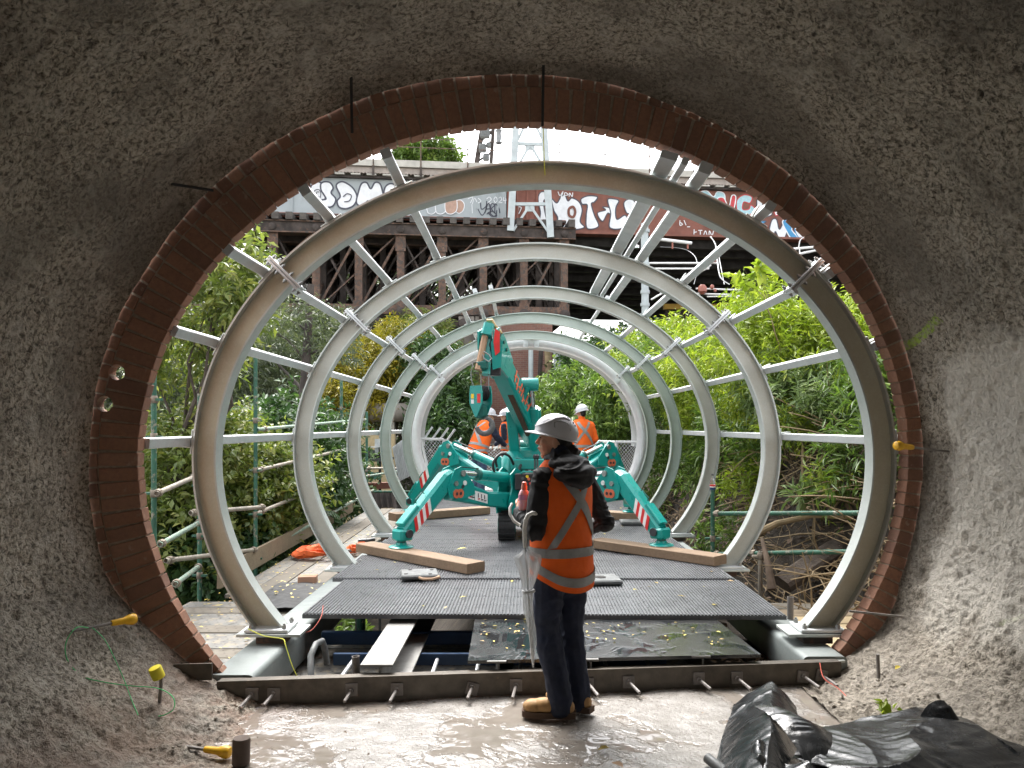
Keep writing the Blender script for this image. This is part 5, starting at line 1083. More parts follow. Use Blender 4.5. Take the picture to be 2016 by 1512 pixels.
# ground cover in the gully and undergrowth
rng = np.random.default_rng(93); n = 4200; xs_ = rng.uniform(-22, -4.2, n); ys_ = rng.uniform(9, 45, n); z0 = terr(xs_, ys_); keep = vnoise(np.stack([xs_*.35, ys_*.35, 0*xs_], 1), 53) > -.15; xs_, ys_, z0 = xs_[keep], ys_[keep], z0[keep]; n = len(xs_)
b = np.stack([xs_, ys_, z0+rng.random(n)*1.0], 1); sd = unit(rng.normal(size=(n,3))*.5+np.array([0,0,.8])); v, f, a = leaf_cloud(b, sd, .6*(.6+.8*rng.random(n)), 8, .30, .10, rng, .3, 1, False)
gc = np_mesh('undergrowth', v, f, 'leaf_green', attr=a, kind='stuff'); gc['label'] = 'low green undergrowth on the gully floor at left'
# bank: dead stems, roots, leaf litter
rr = random.Random(12); mb = MB(); 
for k in range(1300):
    y = 7.0+9*rr.random()**1.4; x = rr.uniform(2.62, 3.9); z = tz(x, y); p = V((x, y, z+rr.uniform(0,.12))); d = V((rr.gauss(-.2,1), rr.gauss(0,.9), rr.uniform(-.3,1.1))).normalized(); L_ = rr.uniform(.3, 1.2); pts = []
    for j in range(6): pts.append(p.copy()); p = p+d*L_/5; d = (d+V((rr.gauss(0,.18), rr.gauss(0,.18), -.07))).normalized()
    pts = [V((q.x, q.y, max(q.z, tz(q.x, q.y)+.01))) if rr.random() < .0 else q for q in pts]
    if any(inside_ribs(np.array([q]), 1.03)[0] for q in pts): continue
    r0 = rr.choice((.004,.005,.006,.008,.012)); mb.tube(pts, [r0*(1-.1*j) for j in range(6)], 4, caps=False)
o = mb.build('dead_stems', 'stem_tan', None); tag(o, 'tangle of dead tan stems on the right bank', kind='stuff')
def cane(label, pts, r0, mat='stem_tan', name='cane', cat='branch'):
    pts = [P(*p) for p in pts]; return tag(MB().tube(pts, [r0*(1-.6*i/(len(pts)-1)) for i in range(len(pts))], 8).build(name, mat, None, True), label, cat, 'thick canes and roots on the right bank')
cane('thick pale cane leaning up behind the right rail', [(1580,1010,8.6),(1592,960,8.6),(1605,920,8.7),(1640,870,8.8),(1660,800,9.0)], .03); cane('second pale cane fanning out beside the first', [(1575,1010,8.7),(1580,940,8.7),(1580,880,8.8),(1560,810,9)], .022)
cane('thick brown root curving along the lower right bank', [(1440,1080,8.8),(1480,1055,8.7),(1530,1030,8.6),(1600,1015,8.5),(1680,1020,8.2)], .05, 'stem_tan', 'root'); cane('thin pale cane fanning right above the bank', [(1585,1005,8.6),(1620,940,8.6),(1660,900,8.6)], .016)
cane('long brown root lying behind the second rib foot', [(1380,1030,10.4),(1440,1000,10.2),(1500,985,10),(1560,960,9.8)], .035, 'stem_brown', 'root'); cane('leaning tree stem behind the short tan post', [(1520,1160,7.9),(1512,1110,8),(1500,1060,8.2)], .05, 'stem_brown', 'root')
q0, q1 = P(1540,1150,8.0), P(1670,1065,8.3); tag(MB().beam(q0, q1, .22, .14, (-.2,-.5,.8), bev=.03).build('old_sleeper', 'bark', None), 'old dark sleeper lying slantwise on the right bank', 'plank')
def scatter(name, label, n, fn, L, mat, seed, tilt=.35):
    rng = np.random.default_rng(seed); pos = fn(rng, n); n = len(pos); az = rng.random(n)*6.283; ld = np.stack([np.cos(az), np.sin(az), rng.normal(size=n)*tilt], 1); ld = unit(ld); up = unit(rng.normal(size=(n,3))*tilt+np.array([0,0,1])); side = unit(np.cross(ld, up)); nr = np.cross(side, ld)
    ll = (L*(.6+.8*rng.random(n)))[:,None]; ww = ll*.5; v = np.stack([pos, pos+ld*ll*.5+side*ww*.5+nr*ww*.15, pos+ld*ll, pos+ld*ll*.5-side*ww*.5+nr*ww*.15], 1).reshape(-1,3); i = np.arange(n)*4
    o = np_mesh(name, v, np.concatenate([np.stack([i,i+1,i+2],1), np.stack([i,i+2,i+3],1)]), mat, attr=np.repeat(rng.random(n), 4), kind='stuff'); o['label'] = label; return o
def bank(rng, n):
    x = rng.uniform(2.4, 4.2, n); y = rng.uniform(6.6, 17, n); z = terr(x, y)+.015+rng.random(n)*.03; p = np.stack([x,y,z],1); return p[~inside_ribs(p)]
scatter('leaf_litter', 'brown leaf litter over the right bank', 5200, bank, .09, 'leaf_litter', 61, .5)
def gap(rng, n):
    x = rng.uniform(1.45, 1.86, n); y = rng.uniform(4.95, 5.9, n); return np.stack([x, y, -.11+rng.random(n)*.035], 1)
scatter('leaf_litter', 'drift of brown leaves in the gap beside the right beam', 420, gap, .055, 'leaf_litter', 62, .6)
def brds(rng, n):
    x = rng.uniform(-3.2, -1.95, n); y = rng.uniform(4.9, 13, n); return np.stack([x, y, np.full(n, -.108)+.052*((x > -2.67)&(x < -1.93)&(y > 7.33)&(y < 8.57))], 1)
scatter('fallen_leaves', 'small yellow leaves fallen on the boards and mat at left', 330, brds, .045, 'leaf_fallen', 63, .12)
def dk(rng, n): x = rng.uniform(-1.5, 1.85, n); y = rng.uniform(5.8, 14, n); return np.stack([x, y, np.full(n, .266)+.012*((y>6.99)&(y<8.24))], 1)
scatter('fallen_leaves', 'sparse pale leaves fallen on the ribbed deck', 95, dk, .055, 'leaf_fallen', 64, .12)
def wp(rng, n): x = rng.uniform(-.28, 1.38, n); y = rng.uniform(5.0, 5.68, n); return np.stack([x, y, .193+(y-4.95)*.038+.008], 1)
scatter('fallen_leaves', 'leaf fragments lying on the wet black panel', 60, wp, .03, 'leaf_fallen', 65, .1)
def fl(rng, n): x = rng.uniform(-1.4, 1.9, n); y = rng.uniform(3.6, 4.55, n); return np.stack([x, y, np.full(n, .017)], 1)
scatter('floor_grit', 'scattered grit and leaf bits on the wet tunnel floor', 130, fl, .018, 'leaf_litter', 66, .3)
# ================================================================ spider crane
cr = thing('spider_crane', 'teal spider crane with four outrigger legs standing on the deck', 'crane', (0, 9.9, .26))
def bar(name, a, b, w0, h0, mat='teal', up=(0,0,1), w1=None, h1=None, parent=cr, bev=.018): return MB().beam(a, b, w0, h0, up, w1, h1, bev=bev).build(name, mat, parent)
def cyl(name, a, b, r_, mat='teal', parent=cr, n=16): return MB().tube([a, b], r_, n).build(name, mat, parent, True)
def curve(pts):
    pts = [V(p) for p in pts]; out = []
    for i in range(len(pts)-1):
        a, b, c, d = pts[max(i-1,0)], pts[i], pts[i+1], pts[min(i+2,len(pts)-1)]
        for k in range(6): s = k/6; out.append(.5*((2*b)+(c-a)*s+(2*a-5*b+4*c-d)*s*s+(3*b-a-3*c+d)*s**3))
    return out+[pts[-1]]
# tracks
for x in (-.17, .42):
    o = MB(); prof = []
    for k in range(24):
        a = 2*math.pi*k/24; cy = 9.9+(.48 if math.cos(a) > 0 else -.48)+.17*math.cos(a); prof.append((cy, .27+.165+.165*math.sin(a)))
    o.loft([[V((x-.1,y,z)) for y,z in prof], [V((x+.1,y,z)) for y,z in prof]]); tk = o.build('track', 'rubber', cr, True)
    for k in range(34):
        s = k/34; per = .96*2+2*math.pi*.165; d = s*per
        if d < .96: p, a = (9.42+d, .27+.33), 90
        elif d < .96+.518: th = (d-.96)/.165; p, a = (10.38+.165*math.sin(th), .435+.165*math.cos(th)), 90-math.degrees(th)
        elif d < 1.92+.518: p, a = (10.38-(d-1.478), .27), -90
        else: th = (d-2.438)/.165; p, a = (9.42-.165*math.sin(th), .435-.165*math.cos(th)), 270-math.degrees(th)
        MB().box((x, p[0], p[1]), (.205, .03, .034), Matrix.Rotation(R(a-90), 3, 'X')).build('lug', 'rubber', tk)
    for y in (9.42, 9.74, 10.06, 10.38): MB().lathe([(.10,-.108),(.11,-.10),(.11,.10),(.10,.108)], (x, y, .435), (1,0,0), 14).build('wheel', 'teal_dark', tk, True)
MB().cbox((.125, 9.95, .55), (.38, 1.15, .26), .03).build('chassis', 'teal_dark', cr); MB().cbox((.1, 9.72, .80), (.52, .55, .28), .03).build('frame_box', 'teal_dark', cr)
MB().cbox(P(1014, 925, 9.75)+V((-.02,0,-.02)), (.30, .42, .52), .09).build('turret_cover', 'teal', cr, True)
MB().cbox(P(1040, 914, 9.45), (.42, .10, .13), .012).build('cross_bar', 'teal', cr); MB().cbox(P(1020, 938, 9.5), (.10, .12, .45), .02).build('upright', 'teal_dark', cr)
pn_ = MB().cbox(P(1035, 948, 9.25), (.26, .12, .20), .012).build('control_panel', 'panel_black', cr)
for u, v, m_ in ((1029,942,'grey_tool'), (1038,938,'decal_yellow'), (1041,943,'pin_orange'), (1036,952,'grey_tool'), (1030,953,'grey_tool'), (1044,952,'decal_red')): MB().lathe([(.018,0),(.018,.02)], P(u, v, 9.18), (0,-1,0), 10).build('gauge', m_, pn_)
MB().tube([P(1026,932,9.2), P(1030,929,9.15), P(1055,929,9.15), P(1058,934,9.2)], .012, 8).build('guard_rail', 'teal', cr, True)
for u in (1053, 1058): l_ = cyl('lever', P(u, 922, 9.2), P(u, 902, 9.15), .012, 'grey_tool'); MB().lathe([(.006,-.03),(.024,-.01),(.024,.02),(.008,.035)], P(u, 900, 9.15), (0,0,1), 10).build('knob', 'panel_black', l_, True)
# outriggers
def stripes(parent, a, b, w, face_n, n=6, f0=.48, f1=.86, hw=.081, sg=1):     # red and white warning panels on one face of a leg
    d = b-a; sdv = d.cross(face_n).normalized()
    for k in range(n):
        s0, s1 = f0+(f1-f0)*k/n, f0+(f1-f0)*(k+1)/n; sh = d.normalized()*w*.30*sg
        q = [a+d*s0-sdv*w/2-sh, a+d*s0+sdv*w/2+sh, a+d*s1+sdv*w/2+sh, a+d*s1-sdv*w/2-sh]; q = [p+face_n*(hw+.002) for p in q]
        MB().loft([q, [p+face_n*.002 for p in q]]).build('stripe', 'decal_red' if k % 2 else 'decal_white', parent)
def outrigger(s, piv, cylp, kn, foot, front, label):
    o = thing('x', '', '') if False else bpy.data.objects.new('outrigger', None); COL.objects.link(o); o.parent = cr; o.location = piv-wloc(cr); o['label'] = label
    pl_ = (foot-piv); pl_.z = 0; pl_.normalize(); n = V((pl_.y, -pl_.x, 0)); n = n if n.y < 0 else -n
    mid = piv.lerp(kn, .42)-V((0,0,.05))
    bar('inner_arm', piv, mid, .15, .20, up=(0,0,1), w1=.15, h1=.17, parent=o); bar('inner_arm', mid-(mid-piv).normalized()*.02, kn-V((0,0,.03)), .145, .165, h1=.26, w1=.16, parent=o)
    # knee gusset plates either side
    ax = (kn-mid).normalized(); ay = V((0,0,1)); g_ = [(-.30,-.10),(-.05,-.15),(.10,-.12),(.13,.0),(.02,.20),(-.08,.23),(-.15,.16),(-.28,.02)]
    hx = pl_
    for sd_ in (-1, 1): MB().prism([(x_, y_) for x_, y_ in g_], kn+n*sd_*.088, hx, ay, n*sd_*.016).build('knee_plate', 'teal', o)
    MB().lathe([(.035,0),(.035,.02)], kn+hx*(-.10)+V((0,0,.15))+n*.104, n, 14).build('pin', 'bolt_steel', o, True); MB().lathe([(.028,0),(.028,.008)], kn+hx*(-.13)+V((0,0,.04))+n*.104, n, 14).build('disc_decal', 'decal_white', o, True)
    po = MB().lathe([(.052,0),(.052,.008)], kn+hx*(-.06)+V((0,0,-.075))+n*.104, n, 14).build('hole_marker', 'pin_orange', o, True); MB().lathe([(.052,0),(.052,.008)], kn+hx*(.0)+V((0,0,-.075))+n*.106, n, 14).build('hole_marker', 'pin_orange', o, True)
    for dx in (-.06, 0): MB().lathe([(.018,0),(.018,.004)], kn+hx*dx+V((0,0,-.075))+n*.115, n, 10).build('pin_hole', 'panel_black', o)
    MB().lathe([(.02,0),(.02,.006)], kn+hx*(-.10)+V((0,0,-.0))+n*.105, n, 10).build('pin_hole', 'panel_black', o); MB().lathe([(.03,0),(.03,.02)], kn+hx*(.01)+V((0,0,.04))+n*.104, n, 6).build('pin', 'bolt_steel', o)
    # lower leg
    top = kn+hx*.05+V((0,0,.10)); bot = foot+V((0,0,.145))-hx*.03; d = (bot-top).normalized(); upv = n.cross(d); upv = upv if upv.z > 0 else -upv
    top2 = top+d*.16
    lg = MB(); x_, y_, z_ = frame(d, upv)
    def ring(p, w_, h_, c_): return [p+n*a+upv*b for a, b in [(-w_/2+c_,-h_/2),(w_/2-c_,-h_/2),(w_/2,-h_/2+c_),(w_/2,h_/2-c_),(w_/2-c_,h_/2),(-w_/2+c_,h_/2),(-w_/2,h_/2-c_),(-w_/2,-h_/2+c_)]]
    lg.loft([ring(top-d*.08, .13, .11, .03), ring(top+d*.03, .165, .20, .032), ring(top2+d*.15, .165, .195, .032), ring(bot, .15, .155, .026)]); leg_ = lg.build('lower_leg', 'teal', o)
    if front: stripes(o, top, bot, .13, n, 6, .50, .86, sg=s)
    else: stripes(o, top, bot, .13, n, 4, .42, .66, sg=s)
    MB().beam(bot-d*.30+upv*.10, bot-d*.02+upv*.10, .12, .05, upv, bev=.01).build('leg_cover', 'teal', o); MB().tube([bot-d*.50+upv*.11, bot-d*.48+upv*.14, bot-d*.36+upv*.145, bot-d*.34+upv*.11], .007, 6).build('grab_handle', 'teal_dark', o, True)
    MB().cbox(bot+d*.02, (.17,.17,.12), .02, Matrix((hx, n, V((0,0,1)))).transposed()).build('foot_clevis', 'teal', o); MB().lathe([(.045,0),(.045,.02)], bot+n*.088, n, 12).build('pin', 'panel_black', o, True)
    cyl('foot_stem', foot+V((0,0,.02)), foot+V((0,0,.14)), .05, 'teal_dark', o); fp = MB().lathe([(.13,0),(.135,.006),(.12,.016),(.06,.03),(.055,.05)], foot, (0,0,1), 20).build('foot_pad', 'teal', o, True)
    # lift cylinder
    e = kn+hx*(-.12)+V((0,0,.15)); c0 = cylp; m_ = c0.lerp(e, .60); cyl('cylinder', c0, m_, .062, 'teal', o); cyl('piston', m_, e, .036, 'chrome', o); MB().lathe([(.068,-.02),(.068,.02)], m_, (e-c0), 16).build('gland', 'teal_dark', o, True)
    bar('hose_tray', m_+V((0,0,.075)), e+V((0,0,.07)), .03, .012, 'rubber', parent=o, bev=.002)
    a = c0.lerp(e, .1)+V((0,0,.05)); MB().tube(curve([piv-hx*.12+V((0,0,.40)), piv+V((0,-.05,.54))-hx*.02, piv+hx*.14+V((0,0,.56)), piv+hx*.26+V((0,0,.46)), piv+hx*.22+V((0,0,.30))]), .016, 8).build('hydraulic_hose', 'hose_black', o, True) if front else None
    # root bracket
    br2 = [(-.12,-.24),(.08,-.26),(.10,-.1),(.05,.06),(.08,.22),(-.02,.30),(-.10,.26),(-.16,0)]
    for sd_ in (-1, 1): MB().prism(br2, piv+V((0,0,.10))+n*sd_*.10, hx, ay, n*sd_*.02).build('root_bracket', 'teal', o)
    return o
zd = .26
LF = P(790,1075,8.12); LF.z = .372; RF = P(1302,1075,8.25); RF.z = .372; RRf = P(1243,1008,11.4); RRf.z = .382; LRf = P(812,1005,11.6); LRf.z = .382
olf = outrigger(-1, P(1000,985,9.35), P(997,940,9.35), P(886,958,8.72), LF, True, 'front left outrigger leg with red and white stripes')
outrigger(1, P(1118,985,9.35), P(1105,940,9.35), P(1216,958,8.8), RF, True, 'front right outrigger leg with red and white stripes')
outrigger(-1, P(992,955,10.4), P(1000,925,10.3), P(884,898,11.0), LRf, False, 'rear left outrigger leg'); outrigger(1, P(1098,955,10.4), P(1090,925,10.3), P(1196,900,10.9), RRf, False, 'rear right outrigger leg')
a_, b_ = P(905,958,8.78), P(948,984,8.95); nn = V((-.4,-.9,0)).normalized()
dn = V(((P(990,985,9.35)-P(886,958,8.72)).y, -(P(990,985,9.35)-P(886,958,8.72)).x, 0)).normalized(); dn = dn if dn.y < 0 else -dn
mid_ = P(1000,985,9.35).lerp(P(886,958,8.72), .42)-V((0,0,.05)); kd = (P(886,958,8.72)-V((0,0,.03))-mid_)
for f0, f1, m_ in ((.05,.42,'decal_white'), (.44,.62,'decal_white')): 
    q0, q1 = mid_+kd*f0+dn*.0755, mid_+kd*f1+dn*.0755; MB().hexa([q0-V((0,0,.055)), q1-V((0,0,.055)), q1+V((0,0,.055)), q0+V((0,0,.055))], [p+dn*.002 for p in (q0-V((0,0,.055)), q1-V((0,0,.055)), q1+V((0,0,.055)), q0+V((0,0,.055)))]).build('arm_decal', m_, olf)
    for k in range(3):
        c_ = q0.lerp(q1, .25+.25*k)+dn*.003; MB().box(c_+V((0,0,.01)), (.012,.004,.05), math.atan2(dn.x, -dn.y)*0).build('arm_decal_figure', 'panel_black', olf); MB().box(c_+V((.008,0,-.03)), (.03,.004,.012)).build('arm_decal_figure', 'decal_red' if k == 2 else 'panel_black', olf)
# mast, boom
bar('mast_post', P(1014,900,9.75), P(1006,806,9.5), .13, .16, 'teal', (0,1,0)); MB().cbox(P(1045,895,9.85), (.34,.40,.18), .03).build('slew_base', 'teal', cr); MB().lathe([(.17,0),(.17,.06)], P(1035,905,9.85), (0,0,1), 20).build('slew_ring', 'bolt_steel', cr, True)
pvt = P(1058, 872, 9.95); tip = P(975, 696, 8.75)
bd = (tip-pvt).normalized(); bx = bd.cross(V((0,0,1))).normalized(); bx = bx if bx.x > 0 else -bx; by = bx.cross(bd); by = by if by.z > 0 else -by
def bsec(p, w_, h_): c_ = .035; return [p+bx*a+by*b for a, b in [(-w_/2,-h_/2+c_),(-w_/2+c_*.6,-h_/2),(w_/2-c_*.6,-h_/2),(w_/2,-h_/2+c_),(w_/2,h_/2-c_),(w_/2-c_,h_/2),(-w_/2+c_,h_/2),(-w_/2,h_/2-c_)]]
Lb = (tip-pvt).length
bo = MB().loft([bsec(pvt-bd*.10, .20, .17), bsec(pvt+bd*.06, .215, .24), bsec(pvt+bd*.42, .225, .31), bsec(pvt+bd*.60, .22, .275), bsec(pvt+bd*(Lb-.14), .21, .25)]).build('boom', 'teal', cr)
MB().loft([bsec(pvt+bd*(Lb-.16), .228, .272), bsec(pvt+bd*(Lb-.08), .228, .272)]).build('boom_collar', 'teal', bo); MB().loft([bsec(pvt+bd*(Lb-.09), .175, .21), bsec(tip+bd*.10, .17, .20)]).build('inner_boom', 'teal_dark', bo)
mb = MB(); mb.beam(pvt+bd*.35-by*.160+bx*.03, pvt+bd*1.10-by*.134+bx*.03, .07, .006, by); mb.build('grease_streak', 'sole', bo)
for k in range(7):
    c_ = pvt+bd*(.74+.085*k)+bx*.1135+by*(.02*math.sin(k*2.3)); MB().beam(c_-by*.075+bd*.02*math.sin(k), c_+by*.075-bd*.03*math.cos(k*1.7), .028, .004, bx).build('boom_lettering', 'graf_orange', bo); MB().beam(c_-bd*.035+by*.03*math.cos(k*2), c_+bd*.035-by*.02, .024, .005, bx).build('boom_lettering', 'graf_orange', bo)
# boom head
hd = P(968, 672, 8.70)
for sx, m_ in ((-.105,'teal'), (.09,'teal')):
    poly = [(-.28,-.13),(.0,-.20),(.22,-.12),(.34,.02),(.27,.14),(.08,.16),(-.24,.11)]
    MB().prism(poly, tip+bx*sx, bd, by, bx*.022).build('head_plate', m_, bo)
for f, r_ in ((.17,.095), (.02,.08)): MB().lathe([(r_*.8,-.08),(r_,-.07),(r_*.85,-.04),(r_,0),(r_*.85,.04),(r_,.07),(r_*.8,.08)], tip+bd*f-by*.06, bx, 20).build('sheave', 'panel_black', bo, True)
bar('head_leg', P(962,650,8.6), P(957,738,8.5), .09, .12, 'teal', (0,1,0), parent=bo); bar('jib_strut', P(957,652,8.52), P(941,728,8.42), .07, .06, 'rope_tan', (0,1,0), parent=bo); bar('jib_cover', P(963,640,8.55), P(957,662,8.5), .12, .12, 'teal', (0,1,0), parent=bo)
MB().prism([(0,0),(.09,.03),(.11,.30),(.05,.42),(-.02,.30)], P(970,728,8.45), (1,0,0), (0,0,1), (0,.02,0)).build('side_plate', 'teal', bo); sp_ = MB().prism([(0,0),(.05,.04),(.05,.26),(.0,.30),(-.02,.15)], P(975,700,8.43), (1,0,0), (0,0,1), (0,.012,0)).build('warning_flash', 'decal_red', bo)
MB().cbox(P(950,720,8.5), (.13,.2,.1), .02).build('wedge_box', 'teal_dark', bo); MB().cbox(P(972,732,8.6), (.16,.14,.09), .01).build('bracket', 'panel_black', bo)
MB().tube([P(958,632,8.6), P(968,632,8.6), P(974,642,8.6), P(982,650,8.6), P(986,656,8.6), P(982,660,8.6), P(976,654,8.6)], [.022,.026,.022,.020,.024,.020,.010], 8).build('search_hook', 'brass', bo, True)
MB().tube([P(952,692,8.4), P(962,698,8.4), P(968,706,8.4), P(962,712,8.4), P(953,706,8.4), P(950,698,8.4)], .008, 6).build('wire_coil', 'bolt_steel', bo, True)
for k, (o_, s_) in enumerate(((.30,.10), (.20,.02), (.34,-.08), (.12,.12), (-.02,.10))): MB().lathe([(.022,0),(.022,.014)], tip+bx*.113+bd*o_*.75+by*s_*.7, bx, 8).build('head_bolt', 'teal_dark', bo)
cyl('lift_cylinder', P(1052,895,9.75), P(1049,802,9.45), .072, 'teal'); cyl('lift_rod', P(1049,802,9.45), P(1046,765,9.33), .036, 'chrome'); MB().lathe([(.075,-.10),(.08,-.09),(.08,.09),(.075,.10)], P(1043,757,9.3), (1,.1,0), 16).build('rod_pin', 'teal', cr, True); cyl('side_cylinder', P(1062,880,9.85), P(1057,805,9.6), .05, 'teal')
bar('boom_gusset', P(1040,762,9.3), P(1024,800,9.35), .05, .20, 'teal', (0,1,0)); cyl('winch_drum', P(1024,880,10.05), P(1062,880,10.05), .09, 'teal_dark')
for pts in ([(1030,905,9.5),(1022,925,9.35),(1018,950,9.35),(1022,962,9.35)], [(1012,935,9.6),(1016,955,9.4),(1026,968,9.3)], [(978,918,9.9),(976,905,9.8),(985,893,9.8),(1000,892,9.8)], [(978,922,9.9),(984,930,9.9),(995,935,9.8)]): MB().tube(curve([P(*p) for p in pts]), .017, 8).build('hydraulic_hose', 'hose_black', cr, True)
# hook block, hanging from the boom by ropes
hk = thing('hook_block', 'teal hook block with sheaves and hook hanging below the boom head', 'hook block', P(953, 845, 8.5)); c_ = P(952, 790, 8.5)
poly = [(-.08,.17),(.075,.17),(.09,.09),(.09,-.02),(.015,-.17),(-.015,-.17),(-.09,-.02),(-.09,.09)]
pc = c_+V((-.03,0,0)); hx_ = V((.80,-.6,0)).normalized(); hy_ = V((.6,.80,0))
for s in (-.075, .075): MB().prism(poly, pc+hy_*s*1.0+V((0,0,0)), hx_*1.0, V((0,0,1)), hy_*.014*(1 if s > 0 else -1)).build('cheek_plate', 'teal', hk)
for k in range(4): MB().lathe([(.075,-.010),(.088,-.008),(.075,0),(.088,.008),(.075,.010)], pc+hy_*(-.045+.03*k)+V((0,0,.09)), hy_, 20).build('sheave', 'panel_black', hk, True)
MB().cbox(pc+V((0,0,-.11)), (.13,.13,.16), .03, math.atan2(hy_.y, hy_.x)).build('swivel', 'teal_dark', hk)
for dx, dz, sx, sz, m_ in ((-.045,.055,.04,.05,'decal_yellow'), (-.045,-.005,.04,.045,'decal_white'), (.045,.03,.045,.10,'decal_red')): 
    b0 = pc-hy_*.0895+hx_*dx+V((0,0,dz)); MB().box(b0, (sx,.003,sz), math.atan2(hx_.y, hx_.x)).build('cheek_decal', m_, hk)
hp = []; hc = P(954, 838, 8.5)
for k in range(17): a = R(95-k*16.5); hp.append(hc+V((math.cos(a)*.088, 0, math.sin(a)*.088)))
MB().tube([P(954, 815, 8.5)]+hp, [.022,.024]+[.022+.012*math.sin(3.14*k/16) for k in range(16)]+[.006], 10).build('hook', 'grey_tool', hk, True); MB().tube([P(962,822,8.49), P(948,826,8.49)], .012, 6).build('latch', 'bolt_steel', hk)
for i, (a, b) in enumerate((((947,735,8.5),(947,770,8.5)), ((962,738,8.5),(962,770,8.5)))): tag(MB().tube([P(*a), P(*b)], .006, 6).build('hoist_rope', 'wire_grey', None), ['left','right'][i]+' thin hoist rope between boom head and hook block', 'rope')
tag(MB().tube([P(932,712,8.45), P(927,735,8.45), P(929,752,8.45), P(938,771,8.48)], .006, 6).build('hoist_rope', 'wire_grey', None, True), 'slack looping rope left of the hook block', 'rope')
# ================================================================ people
def ellipsoid(mb, c, ax, n=14, m=10):     # ax: three axis vectors
    c = V(c); a, b, d = [V(q) for q in ax]; rs = []
    for j in range(m+1):
        th = math.pi*j/m; st, ct = max(math.sin(th), 1e-3), math.cos(th)
        rs.append([c+d*ct+(a*math.cos(2*math.pi*k/n)+b*math.sin(2*math.pi*k/n))*st for k in range(n)])
    if a.cross(b).dot(d) > 0: rs = rs[::-1]
    mb.loft(rs)
def ball(mb, c, r): ellipsoid(mb, c, ((r,0,0),(0,r,0),(0,0,r)))
def capsule(mb, pts, rs):
    pts = [V(p) for p in pts]; mb.tube(pts, list(rs), 12)
    for p, r in zip(pts, rs): ball(mb, p, r*1.0)
def fused(mb, name, mat, parent, voxel=.006, smooth=4, fold=0):      # one continuous skin over overlapping volumes
    me = bpy.data.meshes.new(name); me.from_pydata(mb.v, [], mb.f); ob = bpy.data.objects.new(name, me); COL.objects.link(ob)
    md = ob.modifiers.new('r', 'REMESH'); md.mode = 'VOXEL'; md.voxel_size = voxel
    if smooth: s = ob.modifiers.new('s', 'SMOOTH'); s.iterations = smooth; s.factor = .5
    dg = bpy.context.evaluated_depsgraph_get(); dg.update(); me2 = bpy.data.meshes.new_from_object(ob.evaluated_get(dg)); bpy.data.objects.remove(ob); bpy.data.meshes.remove(me)
    if fold:
        nv = len(me2.vertices); co = np.empty(nv*3); no = np.empty(nv*3); me2.vertices.foreach_get('co', co); me2.vertices.foreach_get('normal', no); co = co.reshape(-1,3); no = no.reshape(-1,3)
        d = fold*(1-2*np.abs(vnoise(co*np.array([7,7,15.])+3*vnoise(co*4, 71)[:,None], 72)))+fold*.6*vnoise(co*np.array([16,16,30.]), 73)-fold*.2
        me2.vertices.foreach_set('co', (co+no*d[:,None]).ravel())
    me2.name = name; me2.materials.clear(); me2.materials.append(M[mat]); me2.polygons.foreach_set('use_smooth', [True]*len(me2.polygons))
    ob = bpy.data.objects.new(name, me2); COL.objects.link(ob)
    if parent: ob.parent = parent; ob.location = -wloc(parent)
    return ob
